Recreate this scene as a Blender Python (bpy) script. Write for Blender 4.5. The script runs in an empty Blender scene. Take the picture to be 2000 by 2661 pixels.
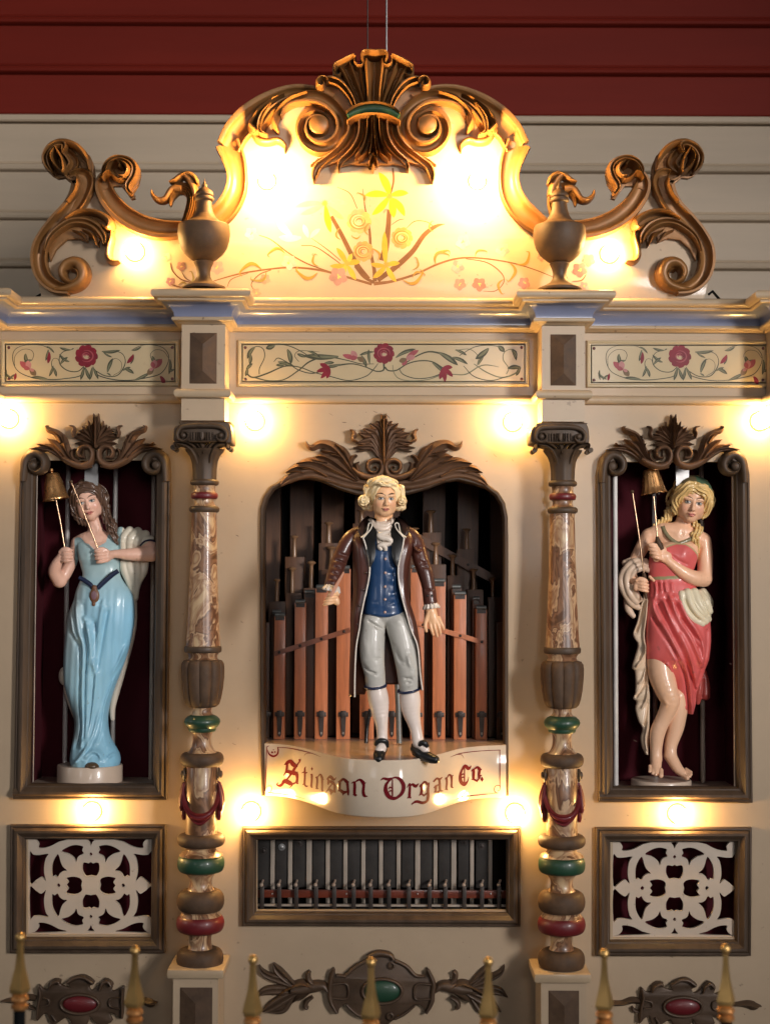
import bpy, bmesh, math, random
import numpy as np
from mathutils import Matrix, Vector, noise as mnoise
random.seed(4)
RNG = np.random.RandomState(7)
R = math.radians
scene = bpy.context.scene
COL = scene.collection

# ------------------------------------------------------------------ camera
D = 4000.0            # mm from the lens to the organ front
F = 4000.0            # focal length in photo pixels
CX, CY = 1000.0, 1330.5
CAMZ = 1650.0
CAMR = Matrix.Rotation(R(90 + 2.5), 3, 'X') @ Matrix.Rotation(R(0.19), 3, 'Z')
cam_d = bpy.data.cameras.new('camera')
cam = bpy.data.objects.new('camera', cam_d)
COL.objects.link(cam)
cam.location = (0, -D / 1000, CAMZ / 1000)
cam.rotation_euler = CAMR.to_euler()
cam_d.sensor_fit = 'VERTICAL'
cam_d.sensor_height = 24.0
cam_d.sensor_width = 18.0
cam_d.lens = 24.0 * F / 2661.0
cam_d.clip_start = 0.05
cam_d.clip_end = 200
cam_d.dof.use_dof = True
cam_d.dof.focus_distance = 3.93
cam_d.dof.aperture_fstop = 3.2
scene.camera = cam

# ------------------------------------------------------------------ light
world = bpy.data.worlds.new('World')
scene.world = world
world.use_nodes = True
wb = world.node_tree.nodes['Background']
wb.inputs['Color'].default_value = (0.75, 0.86, 1.0, 1)
wb.inputs['Strength'].default_value = 0.02

def area(name, loc, target, sx, sy, power, color, spread=180):
    l = bpy.data.lights.new(name, 'AREA')
    l.shape = 'RECTANGLE'; l.size = sx; l.size_y = sy
    l.energy = power; l.color = color; l.spread = R(spread)
    o = bpy.data.objects.new(name, l); COL.objects.link(o)
    o.location = loc
    v = Vector(target) - Vector(loc)
    o.rotation_euler = v.to_track_quat('-Z', 'Y').to_euler()
    return o
# daylight from the tall windows of the pavilion behind and beside the photographer, plus one added frontal fill
area('daylight_window_or_fill', (-3.2, -6.2, 3.4), (0, 0, 2.1), 1.1, 2.0, 3.5, (0.97, 0.97, 1.0), 60)
area('daylight_window_or_fill', (1.2, -8.0, 2.7), (0.0, 0, 2.15), 1.2, 2.0, 3.8, (1.0, 0.95, 0.93), 34)  # frontal fill added to brighten the recessed figures, stands for no window
area('daylight_window_or_fill', (4.1, -5.6, 2.9), (0, 0, 2.2), 0.8, 1.6, 37, (1.0, 0.95, 0.93), 54)
area('daylight_window_or_fill', (-6.0, -1.5, 3.2), (0, 1.2, 2.4), 1.6, 2.0, 40, (1.0, 0.96, 0.92))

scene.view_settings.view_transform = 'Standard'
scene.view_settings.look = 'None'
scene.view_settings.exposure = 0.0
scene.view_settings.gamma = 1.0
scene.cycles.use_denoising = True
scene.cycles.max_bounces = 6
scene.cycles.diffuse_bounces = 4
scene.cycles.glossy_bounces = 3
scene.cycles.sample_clamp_indirect = 4.0
scene.cycles.use_light_tree = True
BULB_POWER = 275.0
BULB_COLOR = (1.0, 0.585, 0.185)

# ------------------------------------------------------------------ projection helpers (photo pixel + distance in front of the organ -> place)
def W(px, py, d=0.0):
    r = CAMR @ Vector(((px - CX) / F, (CY - py) / F, -1.0))
    t = (D - d) / r.y
    return Vector((r.x * t, -d, CAMZ + r.z * t))          # millimetres
def wx(px, py, d=0.0): return W(px, py, d).x
def wz(py, d=0.0, px=1000): return W(px, py, d).z
def sc_at(px, py, d):                                       # mm per photo pixel
    return (W(px + 10, py, d) - W(px, py, d)).length / 10

# ------------------------------------------------------------------ object helpers (all lengths mm)
def obj(name, verts, faces, mat, parent=None, smooth=40, cols=None, label=None):
    me = bpy.data.meshes.new(name)
    v = np.asarray([tuple(a) for a in verts] if not isinstance(verts, np.ndarray) else verts, dtype=np.float64) / 1000.0
    me.from_pydata(v.tolist(), [], [list(map(int, f)) for f in faces] if not isinstance(faces, np.ndarray) else faces.tolist())
    me.validate()
    if cols is not None:
        at = me.color_attributes.new('paint', 'FLOAT_COLOR', 'POINT')
        c = np.ones((len(v), 4)); c[:, :3] = cols
        at.data.foreach_set('color', c.ravel())
    if smooth:
        me.polygons.foreach_set('use_smooth', [True] * len(me.polygons))
        if smooth < 180: me.set_sharp_from_angle(angle=R(smooth))
    me.materials.append(M[mat] if isinstance(mat, str) else mat)
    o = bpy.data.objects.new(name, me)
    COL.objects.link(o)
    if parent is not None:
        o.parent = parent
        o.matrix_parent_inverse = Matrix.Translation(-Vector(parent['_w'])) if '_w' in parent else Matrix()
    if label: o['label'] = label
    return o

def fixn(o):
    bm = bmesh.new(); bm.from_mesh(o.data)
    bmesh.ops.recalc_face_normals(bm, faces=bm.faces)
    bm.to_mesh(o.data); bm.free()
    return o

def tag(o, label=None, cat=None, group=None, kind=None):
    if label: o['label'] = label
    if cat: o['category'] = cat
    if group: o['group'] = group
    if kind: o['kind'] = kind
    return o

def thing(name, at, label=None, cat=None, group=None, kind=None):
    o = bpy.data.objects.new(name, None)
    o.empty_display_size = 0.05
    COL.objects.link(o)
    o.location = Vector(at) / 1000.0
    o['_w'] = list(Vector(at) / 1000.0)
    return tag(o, label, cat, group, kind)

class MB:
    def __init__(s): s.v = []; s.f = []; s.c = []
    def add(s, vs, fs, col=None):
        n = len(s.v)
        vs = [tuple(a) for a in vs]
        s.v += vs
        s.f += [tuple(i + n for i in f) for f in fs]
        if col is not None: s.c += [col] * len(vs)
        return s
    def build(s, name, mat, parent=None, smooth=40, label=None, fix=False):
        o = obj(name, s.v, s.f, mat, parent, smooth, s.c if s.c else None, label)
        return fixn(o) if fix else o
    def box(s, x0, x1, y0, y1, z0, z1):
        v = [(x, y, z) for x in (x0, x1) for y in (y0, y1) for z in (z0, z1)]
        s.add(v, [(0, 1, 3, 2), (4, 6, 7, 5), (0, 4, 5, 1), (2, 3, 7, 6), (0, 2, 6, 4), (1, 5, 7, 3)])
        return s
    def bbox(s, x0, x1, y0, y1, z0, z1, b=2.0):              # box with chamfered edges
        bm = bmesh.new()
        bmesh.ops.create_cube(bm, size=1)
        for v in bm.verts:
            v.co = Vector(((x0 + x1) / 2 + v.co.x * (x1 - x0), (y0 + y1) / 2 + v.co.y * (y1 - y0), (z0 + z1) / 2 + v.co.z * (z1 - z0)))
        bmesh.ops.bevel(bm, geom=bm.edges[:], offset=b, segments=2, affect='EDGES', profile=0.6)
        bm.verts.index_update()
        s.add([v.co for v in bm.verts], [[v.index for v in f.verts] for f in bm.faces])
        bm.free(); return s
    def lathe(s, prof, cx, cy, n=32, fn=None, sq=1.0, cap=True):   # prof (r, z) around the vertical axis at cx, cy
        vs = []; fs = []
        for k, (r, z) in enumerate(prof):
            for i in range(n):
                a = 2 * math.pi * i / n
                rr = r * (fn(a, k, z) if fn else 1)
                vs.append((cx + rr * math.cos(a), cy + rr * math.sin(a) * sq, z))
        m = len(prof)
        up = prof[-1][1] > prof[0][1]
        for k in range(m - 1):
            for i in range(n):
                j = (i + 1) % n
                q = (k * n + i, k * n + j, (k + 1) * n + j, (k + 1) * n + i)
                fs.append(q if up else q[::-1])
        if cap:
            a = tuple(range(n)); b = tuple((m - 1) * n + i for i in range(n))
            fs.append(a[::-1] if up else a); fs.append(b if up else b[::-1])
        s.add(vs, fs); return s
    def tube(s, pts, rad, n=10):                              # round rod through points; rad number or list
        P = [Vector(p) for p in pts]; m = len(P)
        rs = rad if hasattr(rad, '__len__') else [rad] * m
        vs = []; up = Vector((0, 0, 1)); prev = None
        for k in range(m):
            t = (P[min(k + 1, m - 1)] - P[max(k - 1, 0)]).normalized()
            if prev is None:
                u = t.cross(up)
                if u.length < 0.05: u = t.cross(Vector((1, 0, 0)))
            else: u = prev - t * prev.dot(t)
            u.normalize(); prev = u; w = t.cross(u)
            for i in range(n):
                a = 2 * math.pi * i / n
                vs.append(P[k] + (u * math.cos(a) + w * math.sin(a)) * rs[k])
        fs = [(k * n + i, (k + 1) * n + i, (k + 1) * n + (i + 1) % n, k * n + (i + 1) % n)[::-1] for k in range(m - 1) for i in range(n)]
        fs.append(tuple(range(n))[::-1]); fs.append(tuple((m - 1) * n + i for i in range(n)))
        s.add(vs, fs); return s
    def sphere(s, c, r, n=16, m=10, sq=(1, 1, 1)):
        vs = []; 
        for k in range(m + 1):
            b = math.pi * k / m
            for i in range(n):
                a = 2 * math.pi * i / n
                vs.append((c[0] + r * sq[0] * math.sin(b) * math.cos(a), c[1] + r * sq[1] * math.sin(b) * math.sin(a), c[2] + r * sq[2] * math.cos(b)))
        fs = [(k * n + i, (k + 1) * n + i, (k + 1) * n + (i + 1) % n, k * n + (i + 1) % n) for k in range(m) for i in range(n)]
        s.add(vs, fs); return s
    def mapped(s, fn):
        s.v = [tuple(fn(*v)) for v in s.v]; return s

def cat(pts, n=6, closed=False):                              # Catmull-Rom through rows of numbers
    P = np.array(pts, float); m = len(P)
    if m < 3 and not closed:
        return [tuple(P[0] + (P[1] - P[0]) * t) for t in np.linspace(0, 1, n + 1)]
    out = []
    rng = range(m) if closed else range(m - 1)
    for i in rng:
        p1, p2 = P[i], P[(i + 1) % m]
        p0 = P[i - 1] if (i > 0 or closed) else 2 * p1 - p2
        p3 = P[(i + 2) % m] if (i + 2 < m or closed) else 2 * p2 - p1
        for k in range(n):
            t = k / n
            out.append(tuple(0.5 * ((2 * p1) + (-p0 + p2) * t + (2 * p0 - 5 * p1 + 4 * p2 - p3) * t * t + (-p0 + 3 * p1 - 3 * p2 + p3) * t ** 3)))
    if not closed: out.append(tuple(P[-1]))
    return out

# cross sections of carved work: (across -1..1, height 0..1)
ROUND = [(-1, 0), (-.97, .3), (-.85, .58), (-.6, .84), (-.3, .96), (0, 1), (.3, .96), (.6, .84), (.85, .58), (.97, .3), (1, 0)]
COVE = [(-1, 0), (-1, .8), (-.94, .95), (-.84, 1), (-.74, .93), (-.66, .7), (-.4, .48), (0, .38), (.4, .48), (.66, .7), (.74, .93), (.84, 1), (.94, .95), (1, .8), (1, 0)]
VEIN = [(-1, 0), (-.98, .35), (-.8, .66), (-.55, .82), (-.3, .8), (-.12, .62), (0, .52), (.12, .62), (.3, .8), (.55, .82), (.8, .66), (.98, .35), (1, 0)]
RIDGE = [(-1, 0), (-.97, .25), (-.7, .42), (-.4, .55), (-.15, .85), (0, 1), (.15, .85), (.4, .55), (.7, .42), (.97, .25), (1, 0)]
REED = [(-1, 0), (-.96, .5), (-.8, .8), (-.66, .55), (-.5, .85), (-.33, .6), (-.16, .95), (0, .65), (.16, .95), (.33, .6), (.5, .85), (.66, .55), (.8, .8), (.96, .5), (1, 0)]

def stroke(pts, prof=ROUND, h=12.0, n=6, z0=0.0, smooth=True):
    """pts rows (x, y, halfwidth[, height factor[, lift]]) in photo pixels -> verts (px, py, height mm), faces"""
    rows = [tuple(p) + (1.0, 0.0)[len(p) - 3:] if len(p) < 5 else tuple(p) for p in pts]
    S = cat(rows, n) if smooth else rows
    A = np.array(S)
    T = np.gradient(A[:, :2], axis=0)
    L = np.hypot(T[:, 0], T[:, 1]); L[L == 0] = 1
    T /= L[:, None]
    N = np.stack([T[:, 1], -T[:, 0]], 1)
    vs = []; k = len(prof)
    for i in range(len(A)):
        w = max(A[i, 2], 0.05)
        for (t, q) in prof:
            x = A[i, 0] + N[i, 0] * t * w; y = A[i, 1] + N[i, 1] * t * w
            vs.append((x, y, z0 + (A[i, 4] + q * h * A[i, 3]) if q > 0 else z0))
    fs = []
    for i in range(len(A) - 1):
        for j in range(k - 1):
            a = i * k + j; fs.append((a, a + 1, a + k + 1, a + k))
    fs.append(tuple(range(k))[::-1]); fs.append(tuple((len(A) - 1) * k + j for j in range(k)))
    return vs, fs

def carve(mb, pts, prof=ROUND, h=12.0, n=6, z0=0.0, mir=None):
    vs, fs = stroke(pts, prof, h, n, z0)
    mb.add(vs, fs)
    if mir is not None:
        mb.add([(2 * mir - x, y, z) for x, y, z in vs], [f[::-1] for f in fs])
    return mb
def spiral(cx, cy, r0, r1, a0, turns, w0, w1, n=None, p=1.0, h0=1, h1=1):
    n = n or int(abs(turns) * 10) + 2
    out = []
    for i in range(n):
        t = i / (n - 1)
        r = r0 + (r1 - r0) * t ** p
        a = R(a0) + turns * 2 * math.pi * t
        out.append((cx + r * math.cos(a), cy + r * math.sin(a), w0 + (w1 - w0) * t, h0 + (h1 - h0) * t))
    return out
def mcarve(mb, d):                                            # photo pixels + height -> world at distance d
    def fn(x, y, h):
        p = W(x, y, d + 0); return (p.x, -(d + h), p.z)
    return mb.mapped(fn)

def plate(name, outer, holes, d, thick, mat, parent=None, bevel=0.0, smooth=30, label=None, world=False):
    """flat board with holes: outlines in photo pixels at distance d (front face), thick mm towards the back"""
    cu = bpy.data.curves.new('outline', 'CURVE'); cu.dimensions = '2D'; cu.fill_mode = 'BOTH'
    cu.extrude = (thick / 2 - bevel) / 1000; cu.bevel_depth = bevel / 1000; cu.bevel_resolution = 1; cu.offset = -bevel / 1000
    for ring in [outer] + list(holes):
        sp = cu.splines.new('POLY'); sp.points.add(len(ring) - 1)
        for i, q in enumerate(ring):
            if world: x, z = q
            else:
                p = W(q[0], q[1], d); x, z = p.x, p.z
            sp.points[i].co = (x / 1000, z / 1000, 0, 1)
        sp.use_cyclic_u = True
    tmp = bpy.data.objects.new('outline', cu)
    me = bpy.data.meshes.new_from_object(tmp)
    bpy.data.objects.remove(tmp); bpy.data.curves.remove(cu)
    n = len(me.vertices); co = np.empty(n * 3); me.vertices.foreach_get('co', co); co = co.reshape(-1, 3) * 1000
    v = np.stack([co[:, 0], -(d - thick / 2) - co[:, 2], co[:, 1]], 1)
    f = [list(p.vertices) for p in me.polygons]
    bpy.data.meshes.remove(me)
    bm = bmesh.new()
    vv = [bm.verts.new(a) for a in v]
    for q in f:
        try: bm.faces.new([vv[i] for i in q])
        except ValueError: pass
    bmesh.ops.remove_doubles(bm, verts=bm.verts, dist=0.01)
    bmesh.ops.recalc_face_normals(bm, faces=bm.faces)
    bm.verts.index_update()
    V = [tuple(a.co) for a in bm.verts]; Fc = [[a.index for a in q.verts] for q in bm.faces]
    bm.free()
    return obj(name, V, Fc, mat, parent, smooth, None, label)

def copy_tree(o, delta=(0, 0, 0), parent=None):
    c = o.copy(); COL.objects.link(c)
    if parent is None:
        c.location = Vector(o.location) + Vector(delta) / 1000
    else:
        c.parent = parent
        c.matrix_parent_inverse = o.matrix_parent_inverse.copy()
    for ch in list(o.children):
        copy_tree(ch, parent=c)
    return c

# ------------------------------------------------------------------ materials
M = {}
def mat(name, color, rough=0.5, metal=0.0, coat=0.0, var=0.12, vscale=8.0, bump=0.0, bscale=60.0, streak=None, spec=0.5, attr=False, specks=0.0, sheen=0, rvar=0.0, speckcol=(0.12, 0.08, 0.05)):
    m = bpy.data.materials.new(name); m.use_nodes = True
    nt = m.node_tree; N = nt.nodes; L = nt.links
    b = N['Principled BSDF']
    b.inputs['Roughness'].default_value = rough
    b.inputs['Metallic'].default_value = metal
    b.inputs['Coat Weight'].default_value = coat
    b.inputs['Coat Roughness'].default_value = 0.09
    b.inputs['Specular IOR Level'].default_value = spec
    tc = N.new('ShaderNodeTexCoord')
    mp = N.new('ShaderNodeMapping')
    geo = N.new('ShaderNodeNewGeometry')
    L.new(geo.outputs['Position'], mp.inputs['Vector'])
    if streak: mp.inputs['Scale'].default_value = streak
    nz = N.new('ShaderNodeTexNoise'); nz.inputs['Scale'].default_value = vscale; nz.inputs['Detail'].default_value = 6
    nz.inputs['Roughness'].default_value = 0.62
    L.new(mp.outputs[0], nz.inputs['Vector'])
    mr = N.new('ShaderNodeMapRange'); mr.inputs[1].default_value = 0.3; mr.inputs[2].default_value = 0.7
    mr.inputs[3].default_value = 1 - var; mr.inputs[4].default_value = 1 + var
    L.new(nz.outputs['Fac'], mr.inputs[0])
    mx = N.new('ShaderNodeMix'); mx.data_type = 'RGBA'; mx.blend_type = 'MULTIPLY'; mx.inputs[0].default_value = 1
    if attr:
        at = N.new('ShaderNodeVertexColor'); at.layer_name = 'paint'; L.new(at.outputs['Color'], mx.inputs[6])
    else: mx.inputs[6].default_value = (*color, 1)
    L.new(mr.outputs[0], mx.inputs[7])
    out = mx.outputs[2]
    if specks:
        vo = N.new('ShaderNodeTexNoise'); vo.inputs['Scale'].default_value = 55; vo.inputs['Detail'].default_value = 3
        L.new(geo.outputs['Position'], vo.inputs['Vector'])
        gt = N.new('ShaderNodeMapRange'); gt.inputs[1].default_value = 0.69; gt.inputs[2].default_value = 0.74
        gt.inputs[3].default_value = 0; gt.inputs[4].default_value = specks
        L.new(vo.outputs['Fac'], gt.inputs[0])
        m2 = N.new('ShaderNodeMix'); m2.data_type = 'RGBA'; L.new(gt.outputs[0], m2.inputs[0])
        L.new(out, m2.inputs[6]); m2.inputs[7].default_value = (*speckcol, 1); out = m2.outputs[2]
    L.new(out, b.inputs['Base Color'])
    if rvar:
        r2 = N.new('ShaderNodeMapRange'); r2.inputs[1].default_value = 0.3; r2.inputs[2].default_value = 0.7
        r2.inputs[3].default_value = max(0.02, rough - rvar); r2.inputs[4].default_value = rough + rvar
        L.new(nz.outputs['Fac'], r2.inputs[0]); L.new(r2.outputs[0], b.inputs['Roughness'])
    if bump:
        nb = N.new('ShaderNodeTexNoise'); nb.inputs['Scale'].default_value = bscale; nb.inputs['Detail'].default_value = 5
        L.new(mp.outputs[0], nb.inputs['Vector'])
        bp = N.new('ShaderNodeBump'); bp.inputs['Strength'].default_value = bump; bp.inputs['Distance'].default_value = 0.002
        L.new(nb.outputs['Fac'], bp.inputs['Height']); L.new(bp.outputs[0], b.inputs['Normal'])
    M[name] = m
    return m

mat('cream_paint', (0.42, 0.315, 0.210), rough=0.55, spec=0.3, coat=0.14, var=0.07, vscale=4, bump=0.22, bscale=22, specks=0.5, rvar=0.08)
mat('cream_trim', (0.39, 0.29, 0.185), rough=0.5, spec=0.3, coat=0.3, var=0.08, vscale=9, bump=0.15, bscale=40, specks=0.7)
mat('panel_paint', (0.42, 0.335, 0.20), rough=0.5, spec=0.3, coat=0.3, var=0.05, vscale=6, bump=0.2, bscale=30, specks=0.1)
mat('blue_paint', (0.17, 0.185, 0.265), rough=0.28, coat=0.6, var=0.08, vscale=10, bump=0.1, bscale=40)
mat('bronze_paint', (0.125, 0.066, 0.036), rough=0.55, metal=0.1, spec=0.35, var=0.30, vscale=14, bump=0.25, bscale=55, rvar=0.1)
mat('bronze_frame', (0.066, 0.042, 0.026), rough=0.55, metal=0.1, spec=0.35, var=0.28, vscale=12, bump=0.25, bscale=60, streak=(3, 3, 0.6), rvar=0.1)
mat('gold_paint', (0.36, 0.18, 0.05), rough=0.38, metal=0.45, var=0.18, vscale=9, bump=0.15, bscale=40, rvar=0.08)
mat('crest_bronze', (0.235, 0.108, 0.032), rough=0.45, metal=0.25, var=0.25, vscale=12, bump=0.2, bscale=45, rvar=0.1)
mat('stone_facet', (0.078, 0.046, 0.027), rough=0.65, spec=0.25, metal=0.0, var=0.3, vscale=30, bump=0.4, bscale=70, rvar=0.1)
mat('red_gloss', (0.12, 0.007, 0.010), rough=0.48, coat=0.15, var=0.12)
mat('green_gloss', (0.012, 0.048, 0.024), rough=0.48, coat=0.18, var=0.15)
mat('letter_paint', (0.1, 0, 0), rough=0.6, spec=0.1, attr=True, var=0.15, vscale=30)
mat('chip_brown', (0.09, 0.05, 0.03), rough=0.7)
mat('lattice_paint', (0.50, 0.42, 0.34), rough=0.5, spec=0.3, coat=0.1, var=0.08, vscale=8, bump=0.2, bscale=30, specks=0.4)
mat('rose_paint', (0.28, 0.02, 0.045), rough=0.4, var=0.3, vscale=60, attr=True)
mat('line_paint', (0.1, 0.1, 0.05), rough=0.35, spec=0.25, coat=0.0, var=0.15, vscale=40, attr=True)
mat('niche_maroon', (0.050, 0.004, 0.008), rough=0.9, spec=0.2, var=0.15)
mat('case_black', (0.006, 0.005, 0.004), rough=0.9, var=0.1)
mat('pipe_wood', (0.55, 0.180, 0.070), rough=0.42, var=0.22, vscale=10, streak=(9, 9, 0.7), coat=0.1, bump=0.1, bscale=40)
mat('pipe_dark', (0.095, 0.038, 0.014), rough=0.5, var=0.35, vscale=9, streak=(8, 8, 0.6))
mat('iron', (0.06, 0.05, 0.045), rough=0.45, metal=0.7, var=0.3, vscale=40)
mat('shelf_paint', (0.50, 0.36, 0.27), rough=0.3, coat=0.4, var=0.1, vscale=10, specks=0.2)
mat('gilt_collar', (0.55, 0.25, 0.08), rough=0.45, metal=0.6, var=0.15)
mat('mahogany_light', (0.26, 0.085, 0.04), rough=0.4, var=0.25, vscale=14)
mat('board_paint', (0.60, 0.49, 0.37), rough=0.12, spec=0.22, var=0.05, vscale=8, specks=0.1)
mat('urn_bronze', (0.085, 0.046, 0.022), rough=0.6, spec=0.3, var=0.3, vscale=18, bump=0.2, bscale=60, rvar=0.1)
mat('plinth_paint', (0.60, 0.47, 0.36), rough=0.35, coat=0.3, var=0.08)
mat('brass_dull', (0.55, 0.36, 0.22), rough=0.28, metal=0.9, var=0.2)
mat('baton_wood', (0.72, 0.36, 0.24), rough=0.35, coat=0.3)
mat('steel', (0.42, 0.41, 0.40), rough=0.35, metal=0.85, var=0.15, vscale=30)
mat('rod_pale', (0.55, 0.52, 0.49), rough=0.35, var=0.12, vscale=14)
mat('rod_paint', (0.35, 0.27, 0.21), rough=0.45, var=0.15, vscale=14)
mat('bar_metal', (0.030, 0.026, 0.023), rough=0.6, spec=0.3, metal=0.0, var=0.3, vscale=30)
mat('strip_cream', (0.34, 0.285, 0.23), rough=0.5, var=0.2, vscale=12, streak=(3, 3, 1))
mat('mahogany', (0.13, 0.028, 0.014), rough=0.3, coat=0.5, var=0.25, vscale=14, streak=(0.6, 5, 6))
mat('brass', (0.88, 0.46, 0.18), rough=0.27, metal=0.88, coat=0.2, var=0.12, vscale=20, rvar=0.05)
mat('gilt', (0.78, 0.48, 0.17), rough=0.36, metal=0.8, var=0.15, vscale=14, rvar=0.1)
mat('black_paint', (0.008, 0.008, 0.008), rough=0.22, coat=0.5, var=0.1)
mat('figure_paint', (1, 1, 1), rough=0.38, spec=0.4, coat=0.20, var=0.10, vscale=16, attr=True, bump=0.25, bscale=55, streak=(1, 1, .5), rvar=0.06, specks=0.3)
mat('figure_matte', (1, 1, 1), rough=0.38, coat=0.25, var=0.08, vscale=14, attr=True, bump=0.08, bscale=40)
mat('wall_red', (0.185, 0.016, 0.008), rough=0.6, spec=0.2, var=0.12, vscale=2.2, bump=0.2, bscale=20, streak=(0.3, 1, 3))
mat('wall_cream', (0.53, 0.42, 0.30), rough=0.5, var=0.10, vscale=2.2, bump=0.3, bscale=14, streak=(0.25, 1, 3), specks=0.12)

def marble(name):
    m = bpy.data.materials.new(name); m.use_nodes = True; nt = m.node_tree; N = nt.nodes; L = nt.links
    b = N['Principled BSDF']; b.inputs['Roughness'].default_value = 0.38; b.inputs['Coat Weight'].default_value = 0.16
    geo = N.new('ShaderNodeNewGeometry'); mp = N.new('ShaderNodeMapping'); mp.inputs['Scale'].default_value = (11, 11, 5.5)
    mp.inputs['Rotation'].default_value = (0, R(18), 0)
    L.new(geo.outputs['Position'], mp.inputs['Vector'])
    n1 = N.new('ShaderNodeTexNoise'); n1.inputs['Scale'].default_value = 1.3; n1.inputs['Detail'].default_value = 3.5; n1.inputs['Distortion'].default_value = 1.6
    L.new(mp.outputs[0], n1.inputs['Vector'])
    r1 = N.new('ShaderNodeValToRGB'); e = r1.color_ramp.elements
    e[0].position = 0.35; e[0].color = (0.10, 0.045, 0.02, 1)
    e[1].position = 0.63; e[1].color = (0.50, 0.35, 0.20, 1)
    for p, c in ((0.42, (0.24, 0.12, 0.06, 1)), (0.47, (0.10, 0.042, 0.02, 1)), (0.50, (0.50, 0.33, 0.19, 1)), (0.55, (0.25, 0.13, 0.065, 1))):
        q = e.new(p); q.color = c
    L.new(n1.outputs['Fac'], r1.inputs[0]); L.new(r1.outputs[0], b.inputs['Base Color'])
    M[name] = m
marble('painted_marble')

def glow(name, col, strength):
    m = bpy.data.materials.new(name); m.use_nodes = True; nt = m.node_tree
    b = nt.nodes['Principled BSDF']; b.inputs['Base Color'].default_value = (0.8, 0.75, 0.65, 1)
    b.inputs['Emission Color'].default_value = (*col, 1); b.inputs['Emission Strength'].default_value = strength
    M[name] = m
# ------------------------------------------------------------------ the pavilion wall behind the organ
BW = -1500.0
wall = thing('back_wall', W(1000, 400, BW), 'red painted fascia boards above cream horizontal siding behind the organ', kind='structure')
def board(y_top, y_bot, name, mt, proud=0.0, lip=None):
    """one horizontal board, y in photo pixels; lip: rounded moulding along its lower edge"""
    z1, z0 = wz(y_top, BW), wz(y_bot, BW)
    prof = [(z0, -60), (z0, proud - 6), (z0 + 5, proud)]
    if lip == 'bead':
        prof = [(z0, -60), (z0, proud - 2), (z0 + 4, proud + 7), (z0 + 12, proud + 11), (z0 + 21, proud + 8), (z0 + 25, proud - 1), (z0 + 28, proud - 4), (z0 + 33, proud)]
    prof += [(z1 - 4, proud), (z1, proud - 5), (z1, -60)]
    vs = []; n = len(prof)
    for x in (-2600, 2600):
        vs += [(x, -BW - p, z) for z, p in prof]
    fs = [(i, i + 1, n + i + 1, n + i) for i in range(n - 1)]
    obj(name, vs, fs, mt, wall, 30)
reds = [(-260, -90), (-86, 68), (72, 195), (199, 303)]
for a, b in reds: board(a, b - 1, 'fascia_board', 'wall_red', 14, 'bead' if b < 300 else None)
board(304, 322, 'wall_trim', 'wall_cream', 26)
for a, b in ((325, 447), (450, 573), (576, 698), (701, 822), (825, 946), (949, 1070), (1073, 1400), (1403, 1900), (1903, 2700)):
    board(a, b, 'siding_board', 'wall_cream', 8, 'bead')
tag(MB().box(-2600, 2600, 1500 + 30, 1500 + 34, wz(2900, BW), wz(-300, BW)).build('wall', 'case_black', None, 0), kind='structure')

# ------------------------------------------------------------------ the organ case
organ = thing('fairground_organ', (0, 0, 0), 'cream painted fairground organ front with blue cornice, arched centre opening and square pilasters', 'organ')
NL = dict(tl=(82, 1222), tr=(420, 1222), bl=(80, 2040), br=(412, 2040))      # niche openings (inside of the frames)
def rect_px(x0, y0, x1, y1): return [(x0, y0), (x1, y0), (x1, y1), (x0, y1)]
nicheL = [(78, 2045), (92, 1230), (108, 1196), (395, 1196), (413, 1230), (411, 2045)]
nicheR = [(1584, 2050), (1582, 1232), (1600, 1200), (1885, 1200), (1903, 1232), (1914, 2050)]
arch_in = [(683, 2058), (683, 1360), (684, 1318), (692, 1292), (708, 1270), (735, 1254), (790, 1243), (1200, 1243), (1250, 1254), (1280, 1268), (1302, 1290), (1312, 1318), (1314, 1360), (1314, 2058)]
glockO = rect_px(668, 2180, 1316, 2366)
grilL = rect_px(73, 2176, 396, 2428)
grilR = rect_px(1591, 2184, 1912, 2436)
outer = [(-260, 1036), (2260, 1036), (2260, 2900), (-260, 2900)]
def densify(p): return p
plate('front_panel', outer, [arch_in, nicheL, nicheR, glockO, grilL, grilR], 0, 18, 'cream_paint', organ, 0.0)

# plan line of the front with its pilasters (x, distance)
PD = 116.0
pils = [(-1113.0, -1003.0), (wx(472, 930, PD), wx(585, 930, PD)), (wx(1407, 930, PD), wx(1519, 930, PD)), (992.0, 1104.0)]
plan = [(-1400, 0)]
for a, b in pils: plan += [(a, 0), (a, PD), (b, PD), (b, 0)]
plan += [(1400, 0)]
def offset_plan(o):
    P = []
    for i, (x, d) in enumerate(plan):
        if i in (0, len(plan) - 1): P.append((x, d + o)); continue
        k = (i - 1) % 4
        P.append({0: (x - o, d + o), 1: (x - o, d + o), 2: (x + o, d + o), 3: (x + o, d + o)}[k])
    return P
def sweep(name, prof, mt, segs=None, smooth=35):
    """prof rows (out, z) swept along the plan with mitres; one object for every straight run between the corners"""
    rows = [offset_plan(o) for o, z in prof]
    n = len(plan)
    mb = MB(); k = len(prof)
    for j in range(n):
        for i in range(k): mb.v.append((rows[i][j][0], -rows[i][j][1], prof[i][1]))
    for j in range(n - 1):
        for i in range(k - 1):
            a = j * k + i; mb.f.append((a, a + 1, a + k + 1, a + k))
    return mb.build(name, mt, organ, smooth)
def arc(c, r, a0, a1, n=6): return [(c[0] + r[0] * math.cos(R(a0 + (a1 - a0) * i / n)), c[1] + r[1] * math.sin(R(a0 + (a1 - a0) * i / n))) for i in range(n + 1)]
Z = lambda py, o: wz(py, o)
zt, zb = Z(771, 70), Z(794, 70)
m1 = (zt + zb) / 2; hb = (zt - zb) / 2
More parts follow.
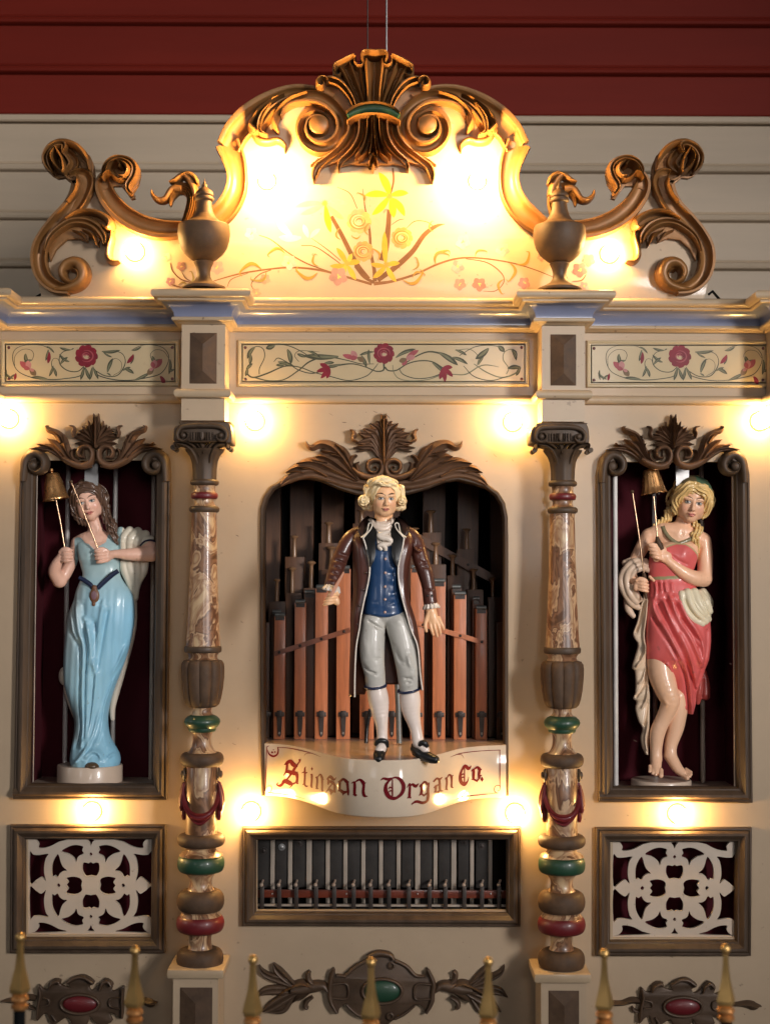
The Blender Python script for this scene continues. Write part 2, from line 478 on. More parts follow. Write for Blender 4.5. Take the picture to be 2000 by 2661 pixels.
sweep('cornice_bead', [(-60, zt), (58, zt)] + arc((58, m1), (12, hb), 90, -90, 8) + [(52, zb)], 'cream_trim')
zc0, zc1 = Z(806, 46), Z(844, 17)
sweep('cornice_fillet', [(54, zb), (54, zc0 + 3), (50, zc0 + .5), (46, zc0)], 'cream_trim')
cove = [(46, zc0)] + [(17 + 29 * (1 - math.sin(R(a))), zc1 + (zc0 - zc1) * (math.cos(R(a)) * .75 + .25 * (1 - a / 90))) for a in (8, 20, 32, 45, 58, 70, 80)] + [(17, zc1)]
sweep('cornice_cove', cove, 'blue_paint')
zd = Z(855, 19); ze = Z(863, 5)
sweep('cornice_moulding', [(17, zc1), (21, zc1 - 1)] + arc((20, (zc1 + zd) / 2), (3, (zc1 - zd) / 2 - 1), 80, -80, 5) + [(14, zd), (9, zd - 3), (5, ze), (0, ze - .5)], 'cream_trim')
zf0, zf1 = Z(1026, 10), Z(1049, 10)
sweep('entablature', [(0, ze - .5), (0, zf0)], 'cream_paint', smooth=30)
sweep('string_moulding', [(0, zf0)] + arc((8, (zf0 + zf1) / 2), (9, (zf0 - zf1) / 2), 88, -88, 8) + [(0, zf1)], 'cream_trim')
# pilaster blocks below the string moulding, down to the capitals
zcap = Z(1094, PD)
for i, (a, b) in enumerate(pils):
    MB().box(a + .5, b - .5, -PD + .5, 0, zcap, zf1 + 2).build('pilaster_block', 'cream_paint', organ, 30)
# shelf behind the cornice
MB().box(-1350, 1350, 0, 320, zt - 22, zt - 2).build('case_top', 'cream_trim', organ, 30)

# faceted stone block on every pilaster in view
def facet(px0, px1, py0, py1, d, h=13, lab=None):
    cxp = (px0 + px1) / 2; w = (px1 - px0) / 2
    a = W(px0, py0, d); b = W(px1, py1, d)
    x0, x1, z1, z0 = a.x, b.x, a.z, b.z; cx = (x0 + x1) / 2; q = (x1 - x0) / 2
    vs = [(x0, -d, z0), (x1, -d, z0), (x1, -d, z1), (x0, -d, z1), (cx, -d - h, z0 + q * .9), (cx, -d - h, z1 - q * .9),
          (x0, -d + 3, z0), (x1, -d + 3, z0), (x1, -d + 3, z1), (x0, -d + 3, z1)]
    fs = [(0, 1, 4), (1, 2, 5, 4), (2, 3, 5), (3, 0, 4, 5), (0, 6, 7, 1), (1, 7, 8, 2), (2, 8, 9, 3), (3, 9, 6, 0)]
    return MB().add([(x, y - .6, z) for x, y, z in vs], fs).build('faceted_block', 'stone_facet', organ, 5)
facet(494, 563, 865, 997, PD)
facet(1429, 1496, 869, 1002, PD)
cols_px = [(528, 'left'), (1463, 'right')]

# pedestals under the columns
PB = 150.0
for (x0, x1, yt, bx0, bx1, fx0, fx1) in ((433, 582, 2522, 450, 567, 468, 550), (1387, 1536, 2530, 1405, 1522, 1424, 1504)):
    d = PB
    a, b = wx(x0, yt, d + 14), wx(x1, yt, d + 14); zt2 = wz(yt, d + 14)
    MB().bbox(a, b, -d - 14, 0, zt2 - 23, zt2, 7).build('pedestal_cap', 'cream_trim', organ, 50)
    a2, b2 = wx(bx0, yt + 60, d), wx(bx1, yt + 60, d)
    MB().box(a2, b2, -d, 0, zt2 - 500, zt2 - 23.5).build('pedestal_block', 'cream_paint', organ, 30)
    facet(fx0, fx1, yt + 44, yt + 330, d, 14)

# screw head on the front panel
mb = MB()
for (x, y) in ((1125, 2158),):
    p = W(x, y, 0); mb.sphere((p.x, p.y - 1, p.z), 4, 10, 6, (1, .6, 1))
mb.build('screw_head', 'iron', organ)

rc = np.random.RandomState(11); mb = MB()
for k in range(70):
    x = rc.uniform(600, 1400) if k < 45 else rc.uniform(20, 1980)
    y = rc.uniform(1055, 1225) if k < 30 else rc.uniform(1060, 2640)
    if 690 < x < 1310 and 1180 < y < 2140: continue
    l = rc.uniform(1, 7) if rc.rand() > .3 else rc.uniform(6, 14); a = rc.uniform(0, .9); w = rc.uniform(.3, .9)
    vs, fs = stroke([(x, y, w * .4), (x + l * .5 * math.cos(a), y + l * .5 * math.sin(a) + rc.uniform(-1, 1), w), (x + l * math.cos(a), y + l * math.sin(a), w * .3)], [(-1, 0), (-1, 1), (1, 1), (1, 0)], .35, 3)
    mb.add(vs, fs)
mcarve(mb, 0); mb.build('paint_chip', 'chip_brown', organ, 0)['kind'] = 'stuff'
# ------------------------------------------------------------------ niches: boxes behind the openings
def niche_box(name, x0, x1, ytop, yfloor, depth, mt, label, floor_mat='rod_paint', floor_d=0):
    t = thing(name, W((x0 + x1) / 2, yfloor, 0), label, 'niche')
    a, b = wx(x0, 1650), wx(x1, 1650); z0, z1 = wz(yfloor), wz(ytop)
    w = 14
    MB().box(a - w, b + w, depth, depth + w, z0 - w, z1 + w).build('back_board', mt, t, 30)
    MB().box(a - w, a, 18.5, depth - .5, z0 - w, z1 + w).build('side_board', mt, t, 30)
    MB().box(b, b + w, 18.5, depth - .5, z0 - w, z1 + w).build('side_board', mt, t, 30)
    MB().box(a + .4, b - .4, 18.5, depth - .5, z1, z1 + w).build('top_board', mt, t, 30)
    MB().box(a + .4, b - .4, 1, depth - .5, z0 - w, z0).build('niche_floor', floor_mat, t, 30)
    return t
nbL = niche_box('niche', 72, 424, 1185, 2046, 190, 'niche_maroon', 'dark maroon lined niche around the statue in the blue dress')
nbR = niche_box('niche', 1574, 1922, 1189, 2052, 190, 'niche_maroon', 'dark maroon lined niche around the statue in the coral dress')

def rod(px, y0, y1, d, r, mt, parent, name='rod'):
    x = wx(px, (y0 + y1) / 2, d)
    return MB().tube([(x, -d, wz(y0, d)), (x, -d, wz(y1, d))], r, 10).build(name, mt, parent)
for (px, r, d, mt) in ((173, 6.5, -165, 'rod_pale'), (297, 6.5, -165, 'rod_pale'), (397, 7, -150, 'rod_paint')):
    rod(px, 1190, 2055, d, r, mt, nbL)
rod(92, 1228, 2035, -4, 1.6, 'strip_cream', nbL, 'reflection_strip')  # thin pale rod put in for light reflected along the niche edge
for (px, r, d, mt) in ((1598, 6.5, -22, 'rod_pale'), (1823, 6.5, -165, 'rod_paint'), (1700, 6, -165, 'rod_pale')):
    rod(px, 1190, 2060, d, r, mt, nbR)
rod(1905, 1232, 2040, -4, 2.2, 'rod_paint', nbR, 'reflection_strip')  # same stand-in for reflected light on the right niche edge
for (t, px, y1) in ((nbL, 238, 1262), (nbR, 1772, 1262)):
    a = W(px - 17, 1196, -60); b = W(px + 17, y1, -60)
    MB().box(a.x, b.x, 60, 66, b.z, a.z).build('metal_bracket', 'steel', t, 30)

# ------------------------------------------------------------------ picture-frame mouldings
def mould(corners, d, prof, mt, name, parent, side_d=None):
    """mitred moulding: closed ring of px corners (outer), prof rows (inset mm, height mm)"""
    P = [W(x, y, d) for x, y in corners]; n = len(P)
    vs = []; k = len(prof)
    for i in range(n):
        a, b, c = P[i - 1], P[i], P[(i + 1) % n]
        e1 = Vector((b.x - a.x, b.z - a.z)).normalized(); e2 = Vector((c.x - b.x, c.z - b.z)).normalized()
        n1 = Vector((e1.y, -e1.x)); n2 = Vector((e2.y, -e2.x))
        m = (n1 + n2); m = m / (m.dot(n1))
        for ins, h in prof: vs.append((b.x + m.x * ins, -d - h, b.z + m.y * ins))
    fs = [(i * k + j, i * k + j + 1, ((i + 1) % n) * k + j + 1, ((i + 1) % n) * k + j) for i in range(n) for j in range(k - 1)]
    return fixn(obj(name, vs, fs, mt, parent, 30))
PF = [(0, 0), (0, 14), (2, 17), (5, 18), (8, 16), (9, 20), (14, 24), (20, 24), (26, 19), (31, 13), (34, 12), (37, 8), (39, 0), (39, -14)]
PFs = [(a * 0.92, b) for a, b in PF]
# ------------------------------------------------------------------ pediment: cream board with carved scrolls
def zf(s, ox, oy):                    # photo-detail coordinates -> photo pixels
    return lambda pts: [(ox + p[0] / s, oy + p[1] / s, p[2] / s) + tuple(p[3:]) if len(p) > 2 else (ox + p[0] / s, oy + p[1] / s) for p in pts]
z3 = zf(1.663, 500, 100); z7 = zf(4.891, 800, 140); z8 = zf(4.62, 60, 340); z1 = zf(1.663, 0, 100)
PDP = 30.0        # front of the pediment board
MX = 969.0
half = [(112, 782), (100, 740), (103, 690), (128, 622), (175, 575), (215, 555), (232, 500), (250, 480), (266, 505), (300, 566), (350, 600), (420, 618), (490, 618),
        (545, 600), (580, 545), (603, 480), (606, 420), (590, 385), (640, 305), (700, 262), (780, 250), (880, 240), (MX, 200)]
ped = thing('carved_pediment', W(MX, 780, PDP), 'curved cream pediment with gold-brown carved scrolls and shell crest atop the organ', 'pediment')
plate('pediment_board', half + [(2 * MX - x, y) for x, y in half[::-1][1:]], [], PDP, 20, 'cream_paint', ped, 1.0)

LIP = [(-1, 0), (-1, .85), (-.95, 1), (-.62, 1), (-.56, .93), (-.52, .62), (-.3, .42), (0, .34), (.3, .38), (.6, .52), (.72, .62), (.76, .78), (.86, .84), (.94, .8), (1, .6), (1, 0)]
def both(name, strokes, mt='crest_bronze', z=None, mir=None, d=PDP):
    """the carving in strokes and its mirrored twin, each one object; strokes rows (pts, profile, height, lift)"""
    for side in (0, 1):
        mb = MB()
        for s in strokes:
            pts, prof, h, lift = (tuple(s) + (12, 0.0))[:4] if len(s) == 3 else s
            vs, fs = stroke(z(pts), prof, h, 7, 0.0)
            vs = [(x, y, zz + lift if zz > 0 else 0.0) for x, y, zz in vs]
            if side: vs = [(2 * mir - x, y, zz) for x, y, zz in vs]; fs = [f[::-1] for f in fs]
            mb.add(vs, fs)
        mcarve(mb, d); mb.build(name, mt, ped, 55, fix=True)
# long gold band: crest scroll -> corner -> down behind the urn.   first the upper piece, then the lower
both('gold_moulding', [
    ([(600, 290, 40), (520, 256, 40), (430, 258, 46), (335, 300, 58), (250, 355, 60), (195, 410, 56), (160, 478, 54)], LIP[::-1] if False else LIP, 30, 0),
    ([(154, 462, 54), (182, 530, 50), (196, 600, 44), (188, 670, 46), (150, 740, 48), (95, 790, 46), (40, 830, 36)], LIP, 30, 0)], z=z3, mir=MX)
# crest scroll: leaf mouth, over the top and into the volute
vol = spiral(548, 392, 96, 30, -60, 1.18, 22, 12, 16)
both('crest_volute', [
    ([(378, 350, 10), (392, 312, 16), (430, 282, 22), (490, 268, 26), (550, 274, 28), (600, 302, 28), (640, 350, 27), (650, 405, 27), (628, 455, 26), (585, 484, 26), (535, 484, 26), (492, 455, 24), (476, 412, 22), (488, 368, 18), (520, 345, 14), (556, 346, 10), (580, 366, 8), (586, 395, 4)], LIP, 40, 6),
    ([(545, 388, 38), (547, 389, 38)], [(-1, 0), (-.98, .8), (-.9, .95), (-.6, 1), (0, 1.03), (.6, 1), (.9, .95), (.98, .8), (1, 0)], 40, 0)], z=z3, mir=MX)
for side in (0, 1):
    x0 = 500 + 548 / 1.663; x0 = x0 if not side else 2 * MX - x0
    p = W(x0, 100 + 390 / 1.663, PDP); mb = MB()
    mb.lathe([(26, 0), (26, 40), (24.5, 44), (21, 46), (10, 49), (1, 50)], 0, 0, 32)
    mb.v = [(p.x + x, p.y - zz, p.z + y) for x, y, zz in mb.v]
    mb.build('volute_eye', 'crest_bronze', ped, 40, fix=True)
# acanthus wrapped round the band, and its curled pale tip
both('acanthus_leaf', [
    ([(402, 262, 3), (350, 282, 12), (300, 318, 17), (268, 360, 18), (252, 400, 12), (262, 425, 4)], RIDGE, 38, 12),
    ([(470, 262, 3), (400, 290, 14), (345, 330, 18), (315, 372, 18), (290, 412, 14), (268, 428, 5)], VEIN, 42, 14),
    ([(500, 258, 3), (430, 282, 12), (380, 325, 16), (358, 370, 16), (370, 405, 9), (375, 418, 2)], RIDGE, 46, 16),
    ([(345, 305, 3), (310, 350, 12), (296, 395, 14), (300, 425, 9), (330, 440, 3)], VEIN, 46, 18),
    ([(262, 418, 10), (290, 446, 16), (330, 452, 16), (370, 445, 15), (400, 468, 10), (402, 500, 2)], ROUND, 22, 4),
    ([(255, 395, 12), (270, 412, 16), (285, 425, 12)], ROUND, 48, 12)], z=z3, mir=MX)
# the shell crest
FLUTE = [(-1, 0), (-1, .7), (-.92, .92), (-.8, 1), (-.68, .88), (-.54, .55), (-.36, .40), (-.2, .46), (-.08, .36), (.08, .36), (.2, .46), (.36, .40), (.54, .55), (.68, .88), (.8, 1), (.92, .92), (1, .7), (1, 0)]
for nm, hp in (('shell_back', [(835, 880), (530, 870), (400, 640), (230, 520), (200, 430), (330, 400), (350, 280), (480, 200), (600, 160), (640, 230), (700, 220), (720, 110), (845, 100)]), ('skirt_back', [(835, 860), (530, 920), (520, 1080), (430, 1240), (240, 1370), (150, 1450), (380, 1370), (420, 1430), (560, 1400), (640, 1410), (740, 1400), (835, 1440)])):
    q = z7(hp); xm = MX + .7; q2_ = [(2 * xm - x, y) for x, y in q[::-1]]
    plate(nm, q + q2_, [], PDP + 20, 20, 'crest_bronze', ped, 2.0)
for sx in (548, 1014):
    q = [(500 + (sx + 104 * math.cos(a)) / 1.663, 100 + (388 + 104 * math.sin(a)) / 1.663) for a in np.linspace(0, 2 * math.pi, 41)[:-1]]
    plate('volute_back', q, [], PDP + 8, 8, 'crest_bronze', ped, 1.0)
both('shell_flute', [
    ([(690, 745, 40), (640, 600, 52), (570, 430, 62), (500, 270, 78), (470, 215, 84)], FLUTE, 44, 10),
    ([(600, 745, 22), (560, 640, 28), (480, 520, 34), (390, 440, 38), (290, 405, 36), (240, 420, 22)], LIP, 46, 14),
    ([(725, 740, 16), (712, 560, 20), (690, 400, 24), (672, 270, 30), (650, 200, 36)], ROUND, 34, 10)], z=z7, mir=MX + .7)
both('curled_lip', [
    ([(345, 300, 14), (350, 250, 34), (420, 205, 36), (500, 165, 38), (580, 130, 26), (610, 150, 12)], ROUND, 66, 14),
    ([(600, 150, 10), (600, 200, 16), (640, 240, 20), (690, 235, 16), (715, 180, 10), (690, 120, 8)], ROUND, 60, 8),
    ([(330, 290, 14), (350, 345, 22), (400, 350, 18), (420, 320, 10)], ROUND, 50, 6)] +
    [([(262, 430, 22), (225, 400, 28), (170, 400, 30), (135, 440, 32), (145, 500, 28), (195, 515, 20), (215, 480, 14), (200, 455, 8)], ROUND, 64, 14)], z=z7, mir=MX + .7)
def centre(name, strokes, mt='crest_bronze', z=z7, d=PDP, lift=0):
    mb = MB()
    for pts, prof, h, lf in strokes:
        vs, fs = stroke(z(pts), prof, h, 7, 0.0)
        mb.add([(x, y, zz + lf if zz > 0 else 0.0) for x, y, zz in vs], fs)
    mcarve(mb, d); return mb.build(name, mt, ped, 55, fix=True)
centre('shell_flute', [([(835, 740, 84), (838, 560, 88), (842, 400, 104), (845, 250, 120), (846, 160, 130)], FLUTE, 54, 12)])
centre('curled_lip', [([(700, 210, 8), (690, 130, 26), (720, 95, 34), (790, 92, 42), (850, 98, 44), (920, 92, 42), (985, 98, 32), (1005, 140, 24), (985, 210, 8)], ROUND, 72, 18)])
# green band with its two raised rims
centre('green_band', [([(515, 875, 34), (640, 815, 46), (835, 785, 52), (1030, 812, 46), (1150, 880, 34)], [(-1, 0), (-1, .9), (-.3, 1), (.3, 1), (1, .9), (1, 0)], 66, 4)], 'green_gloss')
centre('band_rim', [([(500, 835, 10), (600, 772, 14), (700, 740, 16), (835, 728, 16), (980, 742, 16), (1090, 790, 14), (1160, 850, 10)], ROUND, 78, 4)])
centre('band_rim', [([(505, 960, 18), (600, 905, 20), (720, 876, 22), (835, 868, 22), (960, 880, 22), (1070, 912, 20), (1165, 965, 18)], ROUND, 80, 4)])
# skirt of fronds under the band
both('skirt_frond', [
    ([(560, 930, 44), (545, 1060, 46), (480, 1180, 44), (360, 1290, 42, .8), (220, 1390, 44, .6), (130, 1460, 50, .55), (90, 1560, 40, .5), (80, 1660, 4, .5)], LIP, 40, 6),
    ([(380, 1240, 3), (280, 1310, 26), (150, 1370, 30), (35, 1440, 4)], VEIN, 22, 4)], z=z7, mir=MX + .7)
both('skirt_frond', [
    ([(690, 900, 44), (680, 1060, 42), (630, 1200, 38), (540, 1310, 36, .8), (440, 1390, 34, .6), (400, 1450, 26, .5), (395, 1520, 6, .4)], LIP, 46, 8),
    ([(760, 900, 24), (752, 1060, 24), (720, 1200, 22), (660, 1320, 20), (605, 1388, 4)], RIDGE, 62, 10)], z=z7, mir=MX + .7)
both('skirt_frond', [
    ([(800, 900, 14), (800, 1080, 16), (775, 1220, 18), (735, 1340, 16), (640, 1420, 4)], RIDGE, 58, 10),
    ([(815, 900, 10), (815, 1100, 14), (802, 1260, 14), (780, 1360, 5)], RIDGE, 66, 10),
    ([(830, 1340, 8), (800, 1390, 16), (778, 1440, 16), (770, 1450, 3)], RIDGE, 62, 4)], z=z7, mir=MX + .7)
centre('skirt_frond', [([(835, 890, 26), (835, 1100, 20, .9), (835, 1300, 12, .7), (833, 1420, 26, .6), (828, 1530, 2, .5)], RIDGE, 60, 8)])
# swoop band left of the urn with its curled leaf head
both('swoop_moulding', [
    ([(1100, 500, 20), (1010, 570, 60), (985, 670, 95), (1030, 800, 112), (1130, 940, 118), (1280, 1065, 120), (1460, 1155, 122), (1680, 1205, 116), (1950, 1200, 90)], LIP[::1], 34, 0)], z=z8, mir=MX)
both('leaf_head', [
    ([(1010, 600, 4), (1000, 520, 26), (1050, 430, 36), (1140, 375, 38), (1240, 375, 36), (1330, 420, 44), (1372, 500, 46), (1350, 600, 46), (1300, 680, 46), (1290, 740, 34), (1320, 790, 28), (1350, 800, 18)], VEIN, 50, 10),
    ([(1050, 560, 6), (1080, 470, 28), (1160, 430, 28), (1210, 470, 22), (1200, 500, 8)], RIDGE, 58, 12),
    ([(1000, 640, 6), (1030, 570, 26), (1090, 550, 30), (1130, 600, 28), (1190, 640, 18), (1240, 640, 6)], RIDGE, 56, 10),
    ([(1215, 430, 6), (1285, 480, 30), (1300, 550, 34), (1260, 610, 24), (1200, 610, 6)], ROUND, 62, 10)], z=z8, mir=MX)
# outer S scroll
for nm, hp in (('scroll_back', [(262, 400), (275, 300), (350, 210), (460, 160), (580, 160), (700, 205), (800, 295), (855, 420), (872, 600), (840, 760), (750, 900), (640, 1005), (520, 1040), (600, 900), (625, 760), (600, 650), (545, 600), (500, 565), (420, 575), (350, 540), (290, 460)]),
               ('leaf_back', [(300, 1430), (380, 1150), (560, 1040), (760, 985), (950, 1020), (1100, 1120), (1105, 1215), (1010, 1390), (930, 1290), (900, 1370), (800, 1270), (780, 1340), (660, 1290), (520, 1310), (400, 1420), (330, 1560)]),
               ('scroll_back', [(895, 640), (925, 520), (1000, 425), (1120, 362), (1250, 358), (1365, 415), (1415, 520), (1390, 640), (1320, 750), (1350, 810), (1300, 825), (1240, 740), (1180, 665), (1100, 665), (980, 700), (920, 760)])):
    q = z8(hp)
    plate(nm, q, [], PDP + 16, 16, 'crest_bronze', ped, 2.0); plate(nm, [(2 * MX - x, y) for x, y in q[::-1]], [], PDP + 16, 16, 'crest_bronze', ped, 2.0)
both('end_scroll', [
    ([(560, 560, 30), (640, 420, 60), (560, 300, 50), (470, 290, 30), (460, 330, 8)][::-1] + [(735, 600, 130), (710, 780, 120), (610, 950, 104), (450, 1100, 86), (320, 1260, 84), (235, 1430, 92), (222, 1620, 92), (285, 1790, 88), (420, 1895, 80), (580, 1930, 60)], LIP[::-1], 40, 0),
    ([(420, 1930, 30), (560, 1915, 56), (690, 1850, 76), (745, 1740, 86), (710, 1630, 84), (630, 1595, 74), (545, 1625, 66), (495, 1705, 56), (520, 1790, 44), (600, 1840, 32), (680, 1800, 24), (690, 1730, 18), (640, 1690, 14), (590, 1700, 8)], ROUND, 40, 4)], z=z8, mir=MX)
both('leaf_cap', [
    ([(520, 330, 6), (540, 230, 44), (460, 215, 60), (370, 270, 64), (320, 370, 58), (340, 470, 48), (400, 560, 10)], VEIN, 60, 10),
    ([(840, 520, 8), (800, 380, 34), (700, 250, 42), (580, 190, 44), (460, 190, 40), (360, 250, 30), (300, 350, 22), (290, 450, 8)], ROUND, 54, 6),
    ([(440, 300, 6), (400, 370, 40), (420, 450, 44), (480, 520, 36), (540, 560, 12)], RIDGE, 66, 10),
    ([(440, 260, 8), (480, 330, 20), (520, 400, 16), (540, 480, 26), (540, 560, 20), (520, 570, 6)], ROUND, 60, 12),
    ([(680, 560, 8), (700, 650, 24), (670, 780, 20), (580, 900, 12)], RIDGE, 54, 8)], z=z8, mir=MX)
both('acanthus_leaf', [
    ([(300, 1480, 10), (350, 1330, 36), (450, 1220, 46), (600, 1130, 54), (760, 1120, 62), (900, 1180, 66), (990, 1290, 54), (1010, 1390, 20)], VEIN, 44, 6),
    ([(560, 1110, 8), (700, 1020, 30), (850, 1010, 34), (980, 1050, 40), (1075, 1130, 44), (1060, 1210, 34), (1000, 1190, 14)], ROUND, 54, 8),
    ([(1090, 1230, 10), (1085, 1310, 30), (1050, 1420, 40), (1040, 1520, 44), (1090, 1590, 34), (1180, 1590, 5)], ROUND, 36, 4),
    ([(620, 1230, 6), (720, 1260, 30), (790, 1350, 5)], RIDGE, 44, 2),
    ([(740, 1220, 8), (860, 1280, 36), (920, 1410, 5)], RIDGE, 46, 2)], z=z8, mir=MX)
# leafy hook behind each urn
both('leaf_hook', [
    ([(800, 820, 20), (825, 760, 26), (835, 700, 26), (815, 660, 26), (775, 655, 24), (745, 690, 16), (740, 730, 3)], REED, 30, 2),
    ([(850, 690, 14), (835, 640, 18), (800, 600, 16), (765, 620, 14), (738, 632, 3)], ROUND, 36, 2),
    ([(790, 660, 20), (750, 660, 18), (720, 700, 16), (690, 705, 13), (666, 685, 9), (662, 668, 5)], ROUND, 34, 2),
    ([(860, 640, 4), (845, 610, 12), (815, 595, 12), (790, 605, 5)], ROUND, 40, 2)], z=z1, mir=MX)

# ------------------------------------------------------------------ painted flowers on the pediment
FLAT = [(-1, 0), (-1, 1), (1, 1), (1, 0)]
class Paint:
    def __init__(s, z, d, base=0.5): s.mb = MB(); s.z = z; s.d = d; s.k = 0
    def st(s, pts, col, n=6):
        s.k += 1
        P = [(p[0], p[1], p[2] if len(p) > 2 else 2.5) for p in pts]
        vs, fs = stroke(s.z(P), FLAT, 0.08 + 0.0025 * s.k, n, 0.0)
        s.mb.add(vs, fs, col); return s
    def petal(s, x, y, a, l, w, col, bend=0.0):
        a = R(a); c, q = math.cos(a), math.sin(a)
        pts = [(x + c * l * t - q * bend * l * t * t, y + q * l * t + c * bend * l * t * t, w * v) for t, v in ((0, .25), (.25, .75), (.55, 1), (.82, .7), (1, .08))]
        return s.st(pts, col, 4)
    def flower(s, x, y, r, col, mid=(0.55, 0.42, 0.12), n=5, a0=20):
        for k in range(n):
            sh = RNG.uniform(.85, 1.15)
            s.petal(x, y, a0 + k * 360 / n + RNG.uniform(-8, 8), r, r * .42, tuple(min(1, c * sh) for c in col))
        for k in range(4): s.petal(x + RNG.uniform(-2, 2), y + RNG.uniform(-2, 2), RNG.uniform(0, 360), r * .28, r * .08, mid)
        return s
    def rose(s, x, y, r, col, hi, lo, seed=0):
        rg = np.random.RandomState(seed)
        for k in range(9): s.petal(x + math.cos(k * .7) * r * .3, y + math.sin(k * .7) * r * .3, k * 40, r * .75, r * .42, tuple(c * rg.uniform(.75, 1.05) for c in col), .3)
        for k, (rr, c) in enumerate(((.78, lo), (.62, hi), (.5, lo), (.36, hi), (.26, lo), (.15, hi))):
            a0 = rg.uniform(0, 6.28)
            pts = [(x + rr * r * math.cos(a0 + t), y + rr * r * .85 * math.sin(a0 + t), r * .055 * math.sin(math.pi * min(1, max(0, t / 4.4)) ) + .4) for t in np.linspace(0, 4.4, 9)]
            s.st(pts, c, 3)
        return s
    def build(s, name, parent, label=None):
        mcarve(s.mb, s.d); return s.mb.build(name, 'line_paint', parent, 0, label)
BR = (0.16, 0.075, 0.03); OC = (0.36, 0.20, 0.035); YL = (0.52, 0.36, 0.02); PK = (0.55, 0.33, 0.27); OL = (0.26, 0.19, 0.05)
P = Paint(z3, PDP)
for pts in ([(92, 1048, 2), (200, 1018, 3.5), (330, 997, 3.5), (440, 990, 4), (560, 1003, 5), (680, 1035, 5), (775, 1062, 6)],
            [(783, 1060, 8), (860, 1050, 6), (960, 1020, 5), (1060, 975, 4.5), (1150, 950, 4), (1250, 950, 3.5), (1380, 970, 3), (1480, 1000, 2.5), (1560, 1032, 1.5)],
            [(288, 850, 1.5), (340, 870, 2.5), (420, 930, 3), (500, 975, 3), (600, 1010, 2)],
            [(268, 1090, 1.5), (255, 1060, 2), (290, 1020, 2.5), (340, 1000, 2)],
            [(1180, 952, 1.5), (1270, 968, 2.5), (1330, 1010, 2.5), (1345, 1050, 2), (1310, 1090, 2), (1255, 1092, 1)],
            [(470, 895, 2), (530, 900, 2), (600, 945, 2.5), (660, 990, 2)], [(510, 860, 1), (580, 910, 2), (640, 960, 2)],
            [(625, 642, 1), (680, 670, 2), (712, 735, 1.5)], [(925, 820, 1), (960, 790, 2.2), (1010, 792, 2), (1045, 815, 2)],
            [(860, 805, 1), (890, 785, 1.6), (915, 780, 1)], [(150, 1075, 1), (170, 1040, 2), (240, 1015, 1)]):
    P.st(pts, tuple(c * 1.2 for c in BR))
for pts in ([(600, 768, 8), (640, 840, 9), (680, 920, 10), (715, 985, 11), (760, 1040, 10)], [(850, 740, 9), (845, 820, 11), (835, 900, 14), (820, 960, 14)],
            [(1090, 802, 1), (1050, 812, 8), (1000, 850, 10), (950, 920, 11), (880, 985, 12), (800, 1045, 10)],
            [(735, 650, 1), (745, 730, 2.5), (765, 830, 5), (770, 920, 6), (785, 1000, 8), (788, 1050, 9)], [(700, 985, 3), (740, 1030, 6), (785, 1055, 6)],
            [(865, 560, 4), (868, 620, 4), (850, 690, 3)]):
    P.st(pts, BR)
for (x, y, a, l, w, b, c) in ((850, 680, -95, 105, 17, -.35, YL), (850, 680, -160, 100, 15, -.35, YL), (850, 680, 118, 108, 15, .25, YL), (855, 690, 75, 85, 16, .1, YL), (860, 690, 35, 90, 15, .35, YL), (855, 680, -25, 75, 14, .3, YL),
                              (570, 715, -170, 125, 12, -.3, (.52, .43, .16)), (570, 715, 145, 110, 13, .2, (.54, .46, .18)), (575, 720, 85, 120, 14, -.1, YL), (580, 720, 50, 95, 13, -.2, (.54, .44, .16)), (580, 712, -25, 80, 12, .5, (.56, .50, .24)),
                              (665, 975, -110, 80, 12, -.2, (.46, .27, .03)), (665, 975, -20, 60, 12, .2, (.46, .29, .03)), (668, 978, 60, 75, 12, 0, (.50, .33, .04)), (665, 978, 165, 70, 11, .2, (.44, .27, .03)), (668, 975, -65, 50, 10, 0, (.62, .4, .06)), (665, 975, 110, 60, 10, 0, (.50, .33, .04)),
                              (835, 980, -95, 145, 13, .05, (.44, .28, .03)), (835, 980, -20, 60, 11, .2, (.46, .29, .03)), (838, 982, 70, 80, 12, -.2, (.50, .33, .04)), (835, 982, 125, 75, 12, .2, (.46, .29, .03)), (832, 980, 170, 60, 11, .3, (.44, .27, .03)),
                              (430, 850, -150, 90, 16, .3, (.66, .56, .42)), (470, 860, 170, 95, 16, .2, (.64, .54, .40)), (500, 860, -110, 60, 12, 0, (.66, .56, .42)), (510, 862, -60, 55, 10, .3, (.62, .52, .4))):
    P.petal(x, y, a, l, w, c, b)
for k in range(12):
    for x, y in ((852, 682), (572, 712), (668, 972), (838, 978)): P.petal(x, y, k * 30, 16, 2, (.35, .25, .05))
P.rose(720, 790, 50, (.46, .34, .15), (.56, .46, .26), (.30, .17, .05), 1)
P.rose(738, 920, 42, (.44, .27, .10), (.55, .38, .17), (.28, .13, .04), 2)
P.rose(905, 862, 44, (.44, .31, .10), (.55, .42, .18), (.28, .16, .03), 3)
